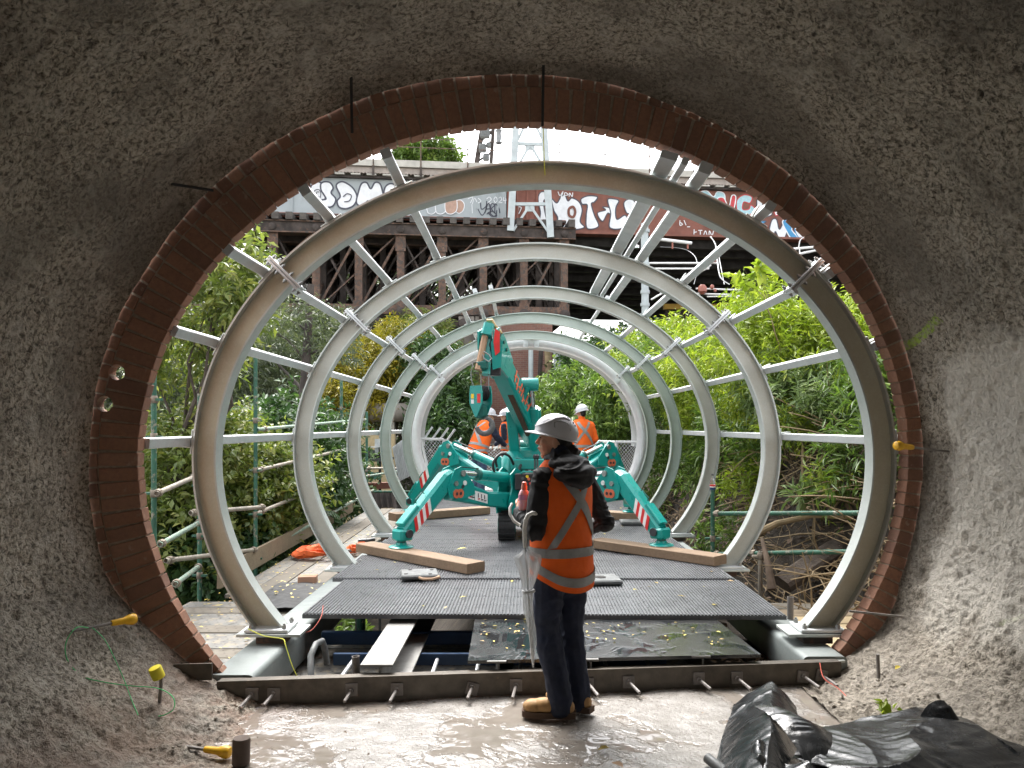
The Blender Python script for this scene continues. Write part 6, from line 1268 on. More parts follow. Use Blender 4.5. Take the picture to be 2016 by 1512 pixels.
def helmet(parent, c, f, l, u, s=1.0, mat='helmet_white', detail=True):
    c = V(c); f, l, u = V(f), V(l), V(u); nphi, nth = 48, 14; rows = []
    for j in range(nth+1):
        th = (math.pi*.5)*j/nth*1.08; row = []
        for k in range(nphi+1):
            ph = 2*math.pi*k/nphi; cf, sl_ = math.cos(ph), math.sin(ph); rf, rl, rh = .138*s, .112*s, .122*s
            if j == 0: row.append(c+u*rh*1.02); continue
            st, ct = math.sin(th), math.cos(th)
            crest = 1+.035*math.exp(-(sl_*st/.22)**2)*(1 if j < nth-2 else 0)
            dent = 1-.035*math.exp(-((abs(sl_)-.95)/.25)**2-((cf+.15)/.35)**2-((th-1.05)/.28)**2) if detail else 1
            row.append(c+(f*cf*rf*st+l*sl_*rl*st+u*(ct*rh))*crest*dent)
        rows.append(row)
    rim = rows[-1]; brim = []; brim2 = []
    for k in range(nphi+1):
        ph = 2*math.pi*k/nphi; cf = math.cos(ph); ext = .012+.046*max(0, cf)**3; d = (f*cf+l*math.sin(ph)).normalized(); brim.append(rim[k]+d*ext*s-u*(.006+.012*max(0,cf))*s); brim2.append(rim[k]+d*ext*s-u*(.013+.012*max(0,cf))*s)
    inner = [[c+(p-c)*.93-u*.002 for p in r_] for r_ in rows[::-1]]
    mb = MB(); mb.grid(rows+[brim, brim2]+inner); h = mb.build('hard_hat', mat, parent, True)
    for side in (1, -1):
        pts = [c+(f*math.cos(a)*.138*math.sin(t_)+l*side*math.sin(a)*.112*math.sin(t_)+u*math.cos(t_)*.122)*1.03*s for a, t_ in ((.25,1.45),(.7,1.36),(1.05,1.12),(1.35,.75),(1.9,.52),(2.5,.62))]
        if detail: MB().tube(pts, .0045*s, 6).build('ridge', mat, h, True)
        pts = [c+(f*math.cos(a)*.138*math.sin(t_)+l*side*math.sin(a)*.112*math.sin(t_)+u*math.cos(t_)*.122)*1.004*s for a, t_ in ((1.45,1.30),(1.35,1.0),(1.7,.82),(2.15,.88),(2.3,1.25))]
        if detail: MB().add([p+(p-c).normalized()*.001 for p in pts], [(0,1,2,3,4)]).build('side_shade_patch', 'grey_lining', h)  # flat grey patch on the shell, shade of a side dent put into colour
    if detail:
        for a, t_ in ((2.6,.42),(2.72,.58),(2.8,.74),(2.85,.90)): p = c+(f*math.cos(a)*.138*math.sin(t_)+l*math.sin(a)*.112*math.sin(t_)+u*math.cos(t_)*.122)*1.01*s; MB().lathe([(.006,0),(.006,.003)], p, (p-c), 8).build('vent', 'panel_black', h)
    return h
def make_person(label, J, F, vest=True, sleeve='jacket', trousers='trousers', boots='leather', voxel=.006, hat_tilt=0, hat_detail=True, hair='hair', hf=None, xback=True, bulky=1.0, group=None, hat_u=None, hat_s=1.0):
    o = thing('person', label, 'person', (J['pelvis'].x, J['pelvis'].y, min(J['lank'].z, J['rank'].z)-.085), group); U = V((0,0,1)); F = V(F).normalized(); L = U.cross(F)
    hf = V(hf).normalized() if hf is not None else F; hl = U.cross(hf).normalized(); H = J['head']
    body = MB(); neck = J['neck']; pel = J['pelvis']
    # body: one skin from crown to feet
    capsule(body, [pel, pel.lerp(neck,.35), pel.lerp(neck,.8), neck], [.105,.095,.10,.05]); capsule(body, [neck-U*.03, H-hf*.02-U*.06], [.052,.050])
    ellipsoid(body, H+U*.018-hf*.012, (hf*.090, hl*.072, U*.098)); ellipsoid(body, H-U*.045+hf*.028, (hf*.062, hl*.055, U*.068)); ellipsoid(body, H-U*.093+hf*.058, (hf*.024, hl*.030, U*.022)); ellipsoid(body, H+hf*.062+U*.022, (hf*.022, hl*.052, U*.020))
    capsule(body, [H+hf*.082+U*.012, H+hf*.101-U*.020, H+hf*.088-U*.028], [.008,.0125,.010]); ellipsoid(body, H+hf*.086-U*.050, (hf*.011, hl*.022, U*.008)); ellipsoid(body, H+hf*.082-U*.064, (hf*.011, hl*.020, U*.008)); ellipsoid(body, H+hf*.055-U*.018+hl*.036, (hf*.028, hl*.024, U*.026)); ellipsoid(body, H+hf*.055-U*.018-hl*.036, (hf*.028, hl*.024, U*.026))
    for s in (1, -1): ellipsoid(body, H-hf*.008-U*.018+hl*s*.074, (hf*.017, hl*.008, U*.030))
    for s, k in ((1,'l'), (-1,'r')):
        sh, el, wr = J[k+'sh'], J[k+'el'], J[k+'wr']; capsule(body, [sh, el, wr], [.048,.038,.027]); capsule(body, [neck-U*.05, sh], [.06,.05])
        hp, kn, an = J[k+'hip'], J[k+'kn'], J[k+'ank']; capsule(body, [hp, kn, an], [.078,.052,.036]); td = J[k+'toe']-an; capsule(body, [an-U*.045, J[k+'toe']-U*.03], [.034,.026])
        hd = J[k+'hand']; g_ = (hd-wr).normalized(); nz = J.get(k+'palm', F); nz = V(nz).normalized(); sd = g_.cross(nz).normalized(); ellipsoid(body, wr+g_*.045, (g_*.045, sd*.036, nz*.016))
        for i, (off, ln) in enumerate(((-.028,.070),(-.010,.080),(.009,.075),(.026,.058))):
            p0 = wr+g_*.078+sd*off; p1 = p0+g_*ln*.38+nz*.010; p2 = p1+g_*ln*.10+nz*ln*.33; p3 = p2-g_*ln*.16+nz*ln*.20; capsule(body, [p0, p1, p2, p3], [.0092,.0088,.0082,.0070])
        capsule(body, [wr+g_*.02-sd*.026, wr+g_*.045-sd*.045+nz*.018, wr+g_*.062-sd*.040+nz*.045], [.013,.0105,.0085])
    fused(body, 'body', 'skin', o, voxel*.85, 3)
    for s in (1, -1):
        e = H+hf*.0795+hl*s*.031+U*.010; mb = MB(); ellipsoid(mb, e, (hf*.006, hl*.014, U*.004)); mb.build('eye', 'hair', o, True); mb = MB(); mb.tube([H+hf*.088+hl*s*.014+U*.027, H+hf*.083+hl*s*.034+U*.032, H+hf*.068+hl*s*.052+U*.026], .0035, 6); mb.build('eyebrow', 'hair', o, True)
    mb = MB(); ellipsoid(mb, H+hf*.093-U*.0565, (hf*.006, hl*.017, U*.0035)); ellipsoid(mb, H+hf*.0945-U*.0505, (hf*.004, hl*.016, U*.004)); fused(mb, 'lips', 'lips', o, .002, 1)
    if hair:
        mb = MB(); ellipsoid(mb, H+U*.03-hf*.028, (hf*.082, hl*.0765, U*.092)); ellipsoid(mb, H-U*.045-hf*.058, (hf*.045, hl*.060, U*.055)); 
        if J.get('bun') is not None:
            ball(mb, J['bun'], .048); rr = random.Random(3)
            for k in range(26): q = J['bun']+V((rr.gauss(0,1), rr.gauss(0,1), rr.gauss(0,1))).normalized()*.045; ball(mb, q, rr.uniform(.008,.016))
        fused(mb, 'hair', hair, o, voxel, 1)
    # trousers
    mb = MB(); capsule(mb, [J['lhip']+U*.05, J['rhip']+U*.05], [.115*bulky,.115*bulky]); capsule(mb, [pel+U*.02, pel+U*.12], [.125*bulky,.12])
    for k in 'lr': hp, kn, an = J[k+'hip'], J[k+'kn'], J[k+'ank']; capsule(mb, [hp, hp.lerp(kn,.5), kn, kn.lerp(an,.45), an+U*.02, an-U*.03], [.105*bulky,.093*bulky,.080*bulky,.075*bulky,.073*bulky,.070*bulky])
    tr_ = fused(mb, 'trousers', trousers, o, voxel*1.1, 3, .0065)
    # boots
    for k in 'lr':
        an, td = J[k+'ank'], J[k+'toe']; d = V((td.x-an.x, td.y-an.y, 0)).normalized(); sd = U.cross(d); g0 = an.z-.085; mb = MB(); c0 = V((an.x, an.y, g0))
        capsule(mb, [c0+U*.15, c0+U*.085, c0+U*.06-d*.02], [.052,.052,.050]); ellipsoid(mb, c0+U*.058+d*.09, (d*.085, sd*.046, U*.046)); ellipsoid(mb, c0+U*.052+d*.155, (d*.062, sd*.050, U*.042)); ellipsoid(mb, c0+U*.055-d*.03, (d*.05, sd*.045, U*.05)); b_ = fused(mb, 'boot', boots, o, voxel*.9, 2)
        mb = MB(); prof = [(-.085,-.032),(-.085,.032),(-.05,.044),(.03,.040),(.10,.050),(.17,.052),(.215,.030),(.222,0),(.215,-.030),(.17,-.052),(.10,-.050),(.03,-.040),(-.05,-.044)]; mb.loft([[c0+d*a+sd*b+U*z for a, b in prof] for z in (.0, .010, .034)]); mb.build('sole', 'sole', b_, True)
    # jacket or shirt: sleeves and shoulders
    mb = MB(); capsule(mb, [J['lsh'], neck-U*.07, J['rsh']], [.060*bulky,.08*bulky,.060*bulky]); capsule(mb, [pel+U*.10, pel.lerp(neck,.5), neck-U*.12], [.12*bulky,.12*bulky,.11*bulky])
    for k in 'lr': sh, el, wr = J[k+'sh'], J[k+'el'], J[k+'wr']; capsule(mb, [sh, sh.lerp(el,.5), el, el.lerp(wr,.5), wr], [.062*bulky,.068*bulky,.064*bulky,.056*bulky,.046*bulky])
    capsule(mb, [neck-U*.02, neck+U*.035], [.078,.068])
    if J.get('hood') is not None:
        for a, b_, r_ in J['hood']: ellipsoid(mb, a, ((b_*r_[0]), (U.cross(b_)*r_[1]), (U*r_[2])))
    fused(mb, 'jacket', sleeve, o, voxel, 2, .006)
    if vest:
        sp = (neck-pel); Sl = sp.length; su = sp.normalized(); fl = (F-su*F.dot(su)).normalized(); ll = su.cross(fl)
        zs = [0,.12,.3,.5,.7,.82,.91,.985,1.04]; rl = [.215,.212,.208,.204,.208,.212,.196,.15,.10]; rf = [.182,.178,.172,.168,.166,.152,.130,.105,.085]
        base = pel-su*.20
        def surf(ph, s_, off=0):
            a = float(np.interp(s_, zs, rl))*bulky+off; b = float(np.interp(s_, zs, rf))*bulky+off; wob = 1+.014*math.sin(ph*5+s_*7)+.010*math.sin(ph*9-s_*15)*(1-s_*.6)
            return base+su*(s_*(Sl+.20))+(fl*math.cos(ph)*b+ll*math.sin(ph)*a)*wob
        def hem(ph): return .155-.145*(.5-.5*math.cos(ph))+.05*abs(math.sin(ph))**3      # longer at the back
        n, m = 56, 26; rows = []
        for j in range(m+1): rows.append([surf(2*math.pi*k/n, hem(2*math.pi*k/n)+(1.03-hem(2*math.pi*k/n))*j/m) for k in range(n+1)])
        mb = MB(); mb.grid(rows); mb.grid([[p-(p-(base+su*(p-base).dot(su))).normalized()*.006 for p in r_][::-1] for r_ in rows]); vs_ = mb.build('hi_vis_vest', 'hivis', o, 'all')
        def band(fn0, fn1, name='reflective_tape', n=56, off=.006):
            mb = MB(); g2 = []
            for t_ in (0, .33, .66, 1): g2.append([surf(ph, s0*(1-t_)+s1*t_, off) for (ph, s0), (_, s1) in zip(fn0, fn1)])
            mb.grid(g2); mb.grid([[p-(p-(base+su*(p-base).dot(su))).normalized()*.003 for p in r_][::-1] for r_ in g2]); mb.build(name, 'tape_silver', vs_, 'all')
        phs = [2*math.pi*k/n for k in range(n+1)]
        band([(p, .285) for p in phs], [(p, .355) for p in phs]); band([(p, hem(p)+.045) for p in phs], [(p, hem(p)+.115) for p in phs])
        for s in ((1, -1) if xback else ()):
            mb = MB(); g2 = []
            for k in range(25):
                t_ = k/24; s_ = .36+.60*t_; ph = math.pi-s*(1.05*(t_-.60)*1.5); dph = .30; g2.append([surf(ph-dph*.5+dph*q, s_+.015*(q-.5), .0075+.001*s) for q in (0,.33,.66,1)])
            mb.grid(g2); mb.grid([[p-(p-(base+su*(p-base).dot(su))).normalized()*.003 for p in r_][::-1] for r_ in g2]); mb.build('reflective_tape', 'tape_silver', vs_, 'all')
    hu = V(hat_u).normalized() if hat_u is not None else U; hff = (hf-hu*hf.dot(hu)).normalized(); helmet(o, H+U*.042-hf*.010, hff, hu.cross(hff), hu, hat_s, 'helmet_white', hat_detail)
    return o
# --- the woman in the foreground
FW_ = V((-.64,.77,0)).normalized(); LW = V((0,0,1)).cross(FW_); OW = V((.235, 4.42, .012))
def Wp(l, f, z): return OW+LW*l+FW_*f+V((0,0,z))
HF = V((-.985,.10,.10)).normalized(); Hc = V((.196, 4.46, 1.567))
Jw = dict(head=Hc, neck=Wp(0,.0,1.425), pelvis=Wp(0,0,.90), lsh=Wp(.158,-.01,1.35), rsh=Wp(-.158,-.01,1.35), lel=Wp(.225,-.03,1.06), rel=Wp(-.30,-.05,1.07), lwr=Wp(.165,.165,1.135), rwr=Wp(-.20,.15,.99), lhand=Wp(.13,.25,1.165), rhand=Wp(-.14,.22,.97), lpalm=-LW*.8+V((0,0,.3)), rpalm=-V((0,0,1)),
    lhip=Wp(.085,0,.86), rhip=Wp(-.085,0,.86), lkn=Wp(.09,.025,.47), rkn=Wp(-.085,.02,.47), lank=Wp(.095,-.03,.085)+V((.045,0,0)), rank=Wp(-.09,-.05,.085), ltoe=Wp(.095,-.03,.05)+V((-.12,.02,0)), rtoe=Wp(-.09,-.05,.05)+V((-.16,.10,0)),
    bun=Hc-HF*.098-V((0,0,.060)), hood=[(Wp(0,-.115,1.375), FW_, (.085,.15,.062)), (Wp(.0,-.06,1.425), FW_, (.10,.135,.05)), (Wp(0,-.145,1.345), FW_, (.055,.11,.06)), (Wp(0,.02,1.45), FW_, (.085,.09,.045))])
woman = make_person('person in white hard hat and orange vest standing at the plate, seen from behind', Jw, FW_, voxel=.0055, hf=HF, hat_u=V((.26,0,1)), bulky=.94, hat_s=.92)
mb = MB(); capsule(mb, [Jw['neck']+V((0,0,.0)), Jw['neck']+V((-.01,.0,.055))], [.066,.058]); fused(mb, 'neck_warmer', 'trousers', woman, .006, 2)
for k, s in (('l',.055), ('r',.055)): MB().box(Jw[k+'ank']+LW*s+V((0,0,.05)), (.012,.01,.018)).build('cuff_tag', 'hivis', woman)
# --- three workers by the far ribs
zf = .262
def worker_pose(o, F, bend=0, head_dx=None, reach=None, lean=V((0,0,0))):
    F = V(F).normalized(); L = V((0,0,1)).cross(F); w = lambda l, f, z: V(o)+L*l+F*f+V((0,0,z)); b = bend
    J = dict(pelvis=w(0,-.03*b,.96), neck=w(0,.22*b,1.50-.05*b), head=w(0,.30*b+.01,1.66-.09*b), lsh=w(.19,.19*b,1.42-.04*b), rsh=w(-.19,.19*b,1.42-.04*b), lel=w(.26,.16*b-.03,1.14), rel=w(-.26,.16*b-.03,1.14), lwr=w(.22,.2+.1*b,1.0), rwr=w(-.22,.2+.1*b,1.0), lhip=w(.10,-.02*b,.92), rhip=w(-.10,-.02*b,.92), lkn=w(.11,.03,.50), rkn=w(-.11,.0,.50), lank=w(.12,-.02,.085), rank=w(-.12,-.06,.085), ltoe=w(.14,.16,.05), rtoe=w(-.14,.12,.05), rpalm=V((0,0,-1)), lpalm=V((0,0,-1)))
    if reach: J['rel'] = w(-.24,.26,1.16); J['rwr'] = w(-.20,.46,1.02)
    for k in 'lr': J[k+'hand'] = J[k+'wr']+(J[k+'wr']-J[k+'el']).normalized()*.09
    return J
F1 = V((.80,.60,0)); p1 = P(944, 960, 15.2); p1.z = zf
make_person('worker in orange vest, navy sleeves and jeans bending beside the crane', worker_pose(p1, F1, .75, reach=True), F1, sleeve='trousers', trousers='denim', voxel=.014, hf=V((.8,.2,-.35)), xback=True, bulky=1.1, hat_detail=False, group='workers beyond the crane')
F2 = V((-.25,.97,0)); p2 = P(1146, 960, 14.9); p2.z = zf
make_person('worker in long orange top seen from behind, right of the crane', worker_pose(p2, F2, .1), F2, sleeve='hivis', trousers='trousers', voxel=.014, hf=V((-.6,.7,-.2)), bulky=1.08, hat_detail=False, group='workers beyond the crane', hat_u=V((-.25,.1,1)))
F3 = V((-.9,.3,0)); p3 = P(1001, 960, 17.6); p3.z = .24
make_person('worker half hidden behind the crane mast', worker_pose(p3, F3, .25), F3, sleeve='trousers', trousers='trousers', voxel=.014, bulky=1.05, hat_detail=False, group='workers beyond the crane')
# ================================================================ props
# umbrella hanging from her forearm
ub = thing('umbrella', 'folded clear umbrella with white crook handle hanging from her arm', 'umbrella', P(1050, 1316, 4.2)); du = 4.2
MB().tube([P(1008,992,4.30), P(1004,1000,4.27), P(1004,1012,4.25), P(1012,1026,4.22), P(1024,1034,4.2)], .0085, 10).build('strap_loop', 'white_plastic', ub, True)
MB().tube([P(1056,1012,4.22), P(1048,1010,4.2), P(1040,1014,4.2), P(1035,1024,4.2), P(1033,1040,4.2), P(1033,1062,4.2), P(1034,1078,4.2)], [.010,.012,.0125,.0125,.0125,.0125,.011], 12).build('handle', 'white_plastic', ub, True)
MB().tube([P(1034,1076,4.2), P(1048,1285,4.2)], .0055, 8).build('shaft', 'bolt_steel', ub, True); MB().lathe([(.012,0),(.010,.05),(.004,.105)], P(1047.5,1276,4.2), P(1050,1316,4.2)-P(1048,1285,4.2), 10).build('ferrule', 'white_frame', ub, True)
a_, b_ = P(1035,1082,4.2), P(1048.5,1288,4.2); ax = (b_-a_).normalized(); x_, y_, _ = frame(ax); rows = []; rr = random.Random(5)
prof = [(0,.014),(.03,.026),(.06,.058),(.11,.062),(.20,.048),(.30,.034),(.36,.026),(.40,.025),(.55,.025),(.75,.021),(.9,.014),(1,.007)]
L_ = (b_-a_).length
for f, r0 in prof:
    row = []
    for k in range(49):
        th = 2*math.pi*k/48; pl_ = 1+(.34*math.cos(th*8+f*5) if f < .38 else .22*math.cos(th*8+f*5)); row.append(a_+ax*L_*f+(x_*math.cos(th)+y_*math.sin(th))*r0*pl_*(.92 if f > .06 else 1)+V((.012*math.sin(f*9),0,0)))
    rows.append(row)
mb = MB(); mb.grid(rows); mb.build('canopy', 'clear_plastic', ub, 'all')
for k in range(8):
    th = 2*math.pi*k/8; MB().tube([a_+ax*L_*.38+(x_*math.cos(th)+y_*math.sin(th))*.022, a_+ax*L_*.97+(x_*math.cos(th)+y_*math.sin(th))*.008], .0022, 5).build('rib', 'white_frame', ub)
MB().lathe([(.036,0),(.036,.014)], a_+ax*L_*.385, ax, 14).build('tie_band', 'fabric_white', ub, True)
# bottle in the hand
bt = thing('drink_bottle', 'pink sports drink bottle with coral cap in her left hand', 'bottle', P(1031, 1004, 4.40)); c = P(1031, 1004, 4.40)
MB().lathe([(.026,0),(.031,.006),(.032,.03),(.029,.045),(.032,.06),(.032,.088),(.024,.110),(.015,.118)], c, (0.02,0,1), 20).build('flask', 'bottle_pink', bt, True); MB().lathe([(.0170,.116),(.0175,.135),(.014,.142),(.013,.158),(.008,.162)], c, (0.02,0,1), 16).build('cap', 'bottle_cap', bt, True); MB().lathe([(.0325,.060),(.0326,.088)], c, (.02,0,1), 20).build('label_sleeve', 'label_purple', bt, True)
# soda bottle on the scaffold post
sb = P(1403, 968, 8.9); sd_ = thing('soda_bottle', 'small empty soda bottle with red, white and blue label on the right scaffold post', 'bottle', sb); MB().lathe([(.028,0),(.033,.01),(.033,.11),(.022,.145),(.011,.17),(.011,.19)], sb, (0,0,1), 16).build('flask', 'glass_clear', sd_, True); MB().lathe([(.0335,.025),(.0335,.050)], sb, (0,0,1), 16).build('label', 'blue_paint', sd_, True); MB().lathe([(.0336,.051),(.0336,.062)], sb, (0,0,1), 16).build('label', 'decal_white', sd_, True); MB().lathe([(.0335,.063),(.0335,.08)], sb, (0,0,1), 16).build('label', 'decal_red', sd_, True); MB().lathe([(.013,.188),(.013,.205)], sb, (0,0,1), 12).build('cap', 'panel_black', sd_, True)
# timbers under the crane feet
def timber(label, a, b, w_=.24, h_=.10, z0=.27): 
    o = MB().beam((a[0],a[1],z0+h_/2), (b[0],b[1],z0+h_/2), w_, h_, bev=.006); return tag(o.build('timber_baulk', 'timber_brown', None), label, 'timber', 'timbers under the crane feet')
timber('thick brown timber under the front left crane foot', (-1.72,8.48), (-.42,7.22), .23, .095, .274); timber('thick brown timber under the front right crane foot', (.86,8.78), (1.98,7.62), .23, .095, .274); timber('brown timber under the rear left crane foot', (-1.88,11.25), (-.55,12.2), .25, .11, .266); timber('brown timber under the rear right crane foot', (.95,11.75), (1.80,11.25), .25, .11, .266)
# lifting plates on the deck
lp = P(826, 1139, 7.05); lp.z = .272; o = thing('outrigger_pad', 'square grey pad with rope handle lying on the deck', 'pad', lp); MB().cbox(lp+V((0,0,.022)), (.34,.32,.04), .012, .18).build('pad', 'grey_tool', o); 
for dx, dy in ((-.11,-.1),(.11,-.1),(.1,.1),(-.1,.1)): MB().lathe([(.018,0),(.018,.004)], lp+V((dx,dy,.042)), (0,0,1), 10).build('recess', 'hole_dark', o)
MB().tube([lp+V((.02,-.165,.022)), lp+V((.06,-.21,.018)), lp+V((.14,-.22,.02)), lp+V((.20,-.17,.028)), lp+V((.18,-.11,.024))], .012, 8).build('rope_handle', 'rope_tan', o, True)
q = P(1182, 1150, 6.85); q.z = .262; o = thing('outrigger_pad', 'plain grey pad on the deck right of the person', 'pad', q); MB().cbox(q+V((0,0,.022)), (.34,.32,.042), .012, .1).build('pad', 'grey_tool', o); MB().lathe([(.05,0),(.05,.004)], q+V((0,0,.043)), (0,0,1), 14).build('recess', 'hole_dark', o)
q = P(1245, 1028, 10.9); q.z = .26; o = MB().cbox(q+V((0,0,.03)), (.34,.30,.05), .01).build('outrigger_pad', 'grey_tool', None); tag(o, 'small far pad on the deck near the rear right crane foot', 'pad')
q = P(600, 1143, 8.8); q.z = -.11; q = V((P(606,1143,8.6).x, 8.6, -.115)); o = thing('cardboard_box', 'small brown cardboard box on the left boards', 'box', q); MB().cbox(q+V((0,0,.05)), (.20,.16,.09), .004, .15).build('carton', 'cardboard', o); MB().box(q+V((0,0,.097)), (.198,.02,.003), .15).build('tape', 'rope_tan', o)
# orange lifting slings
def sling(label, c, n, seed, sx=.28, sy=.25):
    rr = random.Random(seed); o = thing('lifting_sling', label, 'sling', c, 'orange slings on the boards'); c = V(c)
    for k in range(n):
        pts = []; a0 = rr.uniform(0,6); r_ = rr.uniform(.5,1)
        for j in range(11): a = a0+j*.45; pts.append(c+V((math.cos(a)*sx*r_*rr.uniform(.85,1.1)+.03*k, math.sin(a)*sy*r_*rr.uniform(.85,1.1), .02+.02*k+.03*abs(math.sin(j*1.1+k)))))
        mb = MB(); rs = []
        for j, p in enumerate(pts):
            t_ = (pts[min(j+1,10)]-pts[max(j-1,0)]).normalized(); nn = (V((0,0,1))*math.cos(j*.5+k)+t_.cross(V((0,0,1)))*math.sin(j*.5+k)).normalized(); b = t_.cross(nn); rs.append([p+nn*.032+b*.004, p+nn*.032-b*.004, p-nn*.032-b*.004, p-nn*.032+b*.004])
        mb.loft(rs); mb.build('strap', 'strap_orange', o, True)
    MB().tube([c+V((-.12,-.1,.05)), c+V((0,-.13,.06)), c+V((.08,-.06,.05))], .02, 8).build('shackle', 'rod_steel', o, True)
q = V((P(612,1098,10.3).x, 10.3, -.1)); sling('tangled orange lifting sling with dark shackles on the left boards', (q.x, q.y, -.1), 6, 3); q = V((P(698,1090,10.6).x, 10.6, -.1)); sling('smaller orange sling coil tucked behind the second rib foot', (q.x, q.y, -.1), 4, 4, .2, .2)
tag(MB().tube([(-2.45,11.6,-.08), (-2.3,11.65,-.08), (-2.22,11.7,-.07)], .03, 8).build('torch', 'panel_black', None, True), 'small black tube tool lying on the left boards', 'tool')
# blue ladders and trestle below the gap
ld = thing('blue_ladder', 'blue fibreglass ladder lying below the deck gap', 'ladder', (-.6, 5.4, -.11))
for y in (5.02, 5.55): MB().cbox((-.15, y, -.03), (2.4,.03,.085), .004).build('stile', 'blue_paint', ld)
for x in np.arange(-1.2, 1, .3): MB().tube([(x,5.03,-.03), (x,5.54,-.03)], .014, 8).build('rung', 'galv_bright', ld, True)
tr2 = thing('blue_trestle', 'blue trestle frame with grey hoop leg below the left gap', 'trestle', (-1.1, 5.0, -.11)); MB().cbox((-.75, 6.0, .0), (1.6,.05,.10), .005).build('beam', 'blue_paint', tr2); MB().cbox((.5, 6.25, .03), (1.2,.05,.10), .005).build('beam', 'blue_paint', tr2)
MB().tube([P(612,1335,5.0), P(612,1290,5.1), P(622,1268,5.2), P(634,1262,5.3), P(640,1280,5.4), P(644,1308,5.4)], .022, 10).build('hoop', 'grey_tool', tr2, True)
for a, b in (((-.1,6.1,-.05),(.5,6.0,.02)), ((.5,6.0,.02),(.2,5.7,-.06)), ((.1,5.9,-.08),(.8,5.85,-.08))): MB().beam(a, b, .03, .02).build('strut', 'galv_bright', tr2)
tag(MB().tube([P(702,1335,4.98), P(700,1292,4.98)], .025, 14, hollow=.85).build('stub_tube', 'rod_steel', None, True), 'short upright tube stub in the gap by the steel plate', 'tube')
x = P(711,1240,6.3).x; tag(MB().tube([(x,6.3,-.1), (x,6.3,.21)], .036, 12).build('prop_post', 'scaf_green', None, True), 'dark green prop under the front deck panel', 'post')
tag(MB().box((1.38, 5.95, .06), (.42,.03,.16), -.3).build('bracing_plate', 'timber_brown', None), 'brown plate with holes in the gap at right', 'plate')
# black plastic sheet heap, lower right
def sheet(name, label, cr_, nx, ny, fn, seed, mat='plastic_black'):
    rng = np.random.default_rng(seed); g2 = []
    for j in range(ny+1):
        row = []
        for i in range(nx+1): row.append(fn(i/nx, j/ny))
        g2.append(row)
    A = np.array([[tuple(p) for p in r_] for r_ in g2]); q = A.reshape(-1,3); wv = q+.07*np.stack([vnoise(q*3.5, seed+7), vnoise(q*3.5, seed+8), 0*q[:,0]], 1); an = np.stack([wv[:,0]*.8+wv[:,1]*.6, wv[:,1]*.8-wv[:,0]*.6, wv[:,2]], 1); rid = 1-2*np.abs(vnoise(wv*np.array([2.6,3.4,2.5]), seed+2)); r2 = 1-2*np.abs(vnoise(an*np.array([22,4.5,8.]), seed+3)); r3 = 1-2*np.abs(vnoise(wv*np.array([8,26,14.]), seed+4)); msk = np.clip(vnoise(q*4, seed+9)+.4, 0, 1); A = A+np.stack([.005*vnoise(q*6, seed), .005*vnoise(q*6, seed+1), .016*rid**5+.0065*r2*msk+.0035*r3*(1-msk)], 1).reshape(A.shape); A[:,:,2] = np.maximum(A[:,:,2], .012)
    mb = MB(); rows = [[V(p) for p in r_] for r_ in A]; mb.grid(rows); mb.grid([[p-V((0,0,.004)) for p in r_][::-1] for r_ in rows]); return mb.build(name, mat, cr_, True)
ps_ = thing('plastic_sheet', 'heap of crumpled black plastic sheeting at the lower right', 'plastic sheet', (1.5, 3.7, 0))
def cpath(pts, s):
    n = len(pts)-1; x = min(max(s, 0), .9999)*n; i = int(x); f = x-i; return V(pts[i]).lerp(V(pts[i+1]), f)
# long fold running away from the camera
def f1(s, t_):
    c = cpath([(1.02,3.35,.05),(1.16,3.75,.07),(1.30,4.15,.08),(1.43,4.50,.08)], t_); w_ = .17-.03*t_; a = math.pi*s; h = (1-abs(2*s-1)**1.25)*(.17+.03*math.sin(t_*5)); return c+V(((2*s-1)*w_*1.25+.05*(h/.17), .03*math.cos(a), h-.07))
sheet('long_fold', '', ps_, 48, 110, f1, 301)
# flap folded over it
def f2(s, t_):
    c = cpath([(1.20,3.98,.20),(1.40,3.92,.16),(1.70,3.90,.12),(2.02,3.98,.10)], s); return c+V((.12*t_, -.50*t_*(1-.45*s), .03*math.sin(t_*3.1)*(1+.4*math.sin(s*6))-.13*t_*t_*(1-.3*s)+.03*math.sin(s*9)))
sheet('folded_flap', '', ps_, 100, 60, f2, 311)
# broad crumpled spread along the bottom right
def f3(s, t_):
    c = cpath([(1.28,3.35,.10),(1.50,3.55,.16),(1.78,3.68,.17),(2.08,3.70,.19),(2.22,3.60,.14)], s); return c+V((.10*math.sin(t_*4), .28-.75*t_, .07*math.sin(math.pi*(.15+.8*t_))+.012*math.sin(s*11+t_*3)-.05))
sheet('crumpled_spread', '', ps_, 160, 90, f3, 321)
def f4(s, t_):
    c = cpath([(1.98,3.84,.16),(2.10,3.82,.26),(2.18,3.70,.24),(2.24,3.45,.12)], s); return c+V((.07*t_, -.22*t_, -.16*t_+.05*math.sin(s*8)))
sheet('end_tuck', '', ps_, 70, 40, f4, 331)
def f5(s, t_):
    c = cpath([(1.05,3.52,.16),(1.15,3.56,.17),(1.28,3.44,.12)], s); return c+V((.02*t_, -.30*t_, -.10*t_+.04*math.sin(s*7+t_*4)))
sheet('front_crease', '', ps_, 50, 40, f5, 341)
tag(MB().tube([P(1392,1492,3.74), P(1440,1530,3.6)], .025, 12, hollow=.8).build('offcut_tube', 'grey_tool', None, True), 'grey tube end on the floor beside the plastic sheet', 'tube')
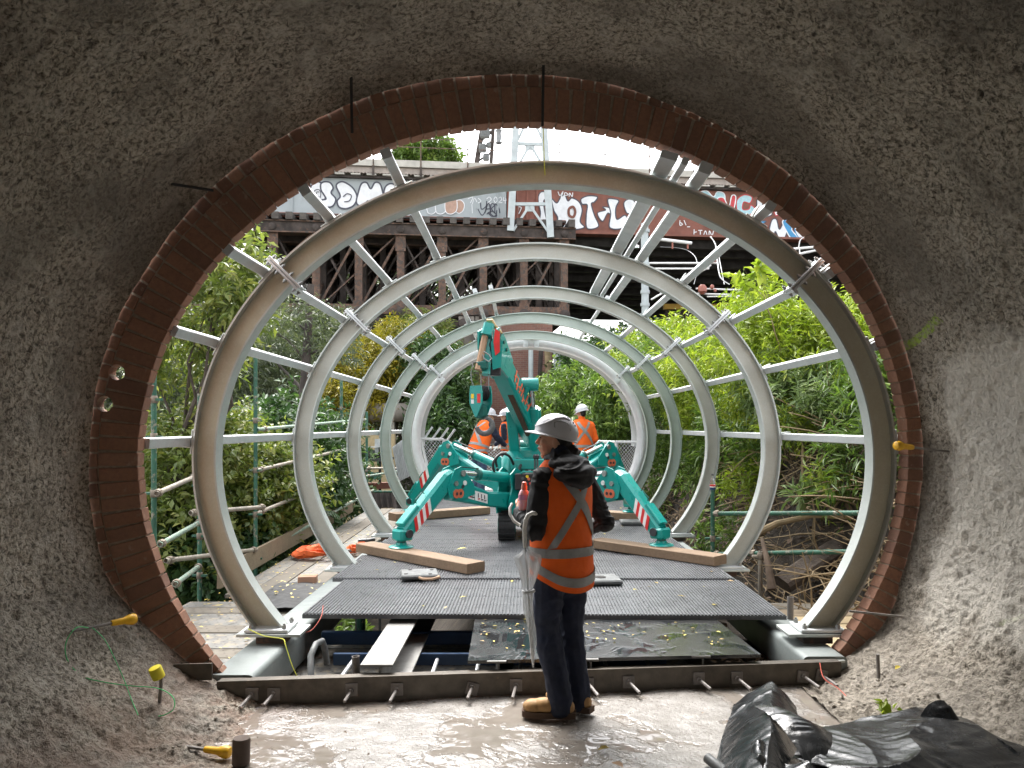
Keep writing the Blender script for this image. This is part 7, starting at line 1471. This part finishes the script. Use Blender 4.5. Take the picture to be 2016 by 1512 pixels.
# leaves on the tunnel floor
def leaf(label, p, az, L_, mat_v):
    p = V(p); d = V((math.cos(az), math.sin(az), .08)); sd2 = V((-math.sin(az), math.cos(az), 0)); v = [p, p+d*L_*.4+sd2*L_*.22+V((0,0,.012)), p+d*L_*.75+sd2*L_*.15+V((0,0,.012)), p+d*L_, p+d*L_*.75-sd2*L_*.15+V((0,0,.008)), p+d*L_*.4-sd2*L_*.22+V((0,0,.008))]
    o = np_mesh('fallen_leaf', np.array([tuple(q) for q in v]), np.array([(0,1,2),(0,2,3),(0,3,4),(0,4,5)]), 'leaf_fallen', attr=[mat_v]*6); tag(o, label, 'leaf'); return o
leaf('olive leaf lying on the wet floor right of the boots', (.385,3.87,.02), .2, .065, .35); leaf('pale pink leaf on the wet floor below the olive leaf', (.44,3.73,.02), -1.0, .09, .0); leaf('yellow leaf stuck on the right muck', P(1762,1318,4.45), .6, .06, .75); leaf('bright yellow leaf on the deck before the left crane foot', (-.72,8.62,.268), .3, .12, 1.0)
plant('seedling', 'small green seedling behind the black plastic', 'plant', lob((1748,1412,4.1,(.035,.03,.03))), 7, 'leaf_lime', .05, .03, 3, .05, 15, None, root=tuple(P(1750,1425,4.1)), trunk_r=.002, limbs=1, clip=False)
# puddle like splashes are in the floor material; pebbles of muck by the left foot
rr = random.Random(31); mb = MB()
for k in range(90):
    x = -1.95+.7*rr.random()**1.5; y = rr.uniform(3.75, 4.5); r_ = rr.uniform(.004,.012)*(1 if x < -1.6 else .5); z = .02+max(0, -1.35-x)*.12
    ellipsoid(mb, (x,y,z), ((r_*rr.uniform(.8,1.4),0,0),(0,r_,0),(0,0,r_*.7)), 6, 4)
for k in range(70):
    x = rr.uniform(1.8, 2.5); y = rr.uniform(4.0, 4.8); r_ = rr.uniform(.005,.013); ellipsoid(mb, (x,y,.02+max(0, x-1.75)*.22), ((r_*rr.uniform(.8,1.4),0,0),(0,r_,0),(0,0,r_*.7)), 6, 4)
o = mb.build('muck_lumps', 'shotcrete', None, True); tag(o, 'loose lumps of muck at the feet of the tunnel walls', kind='stuff')
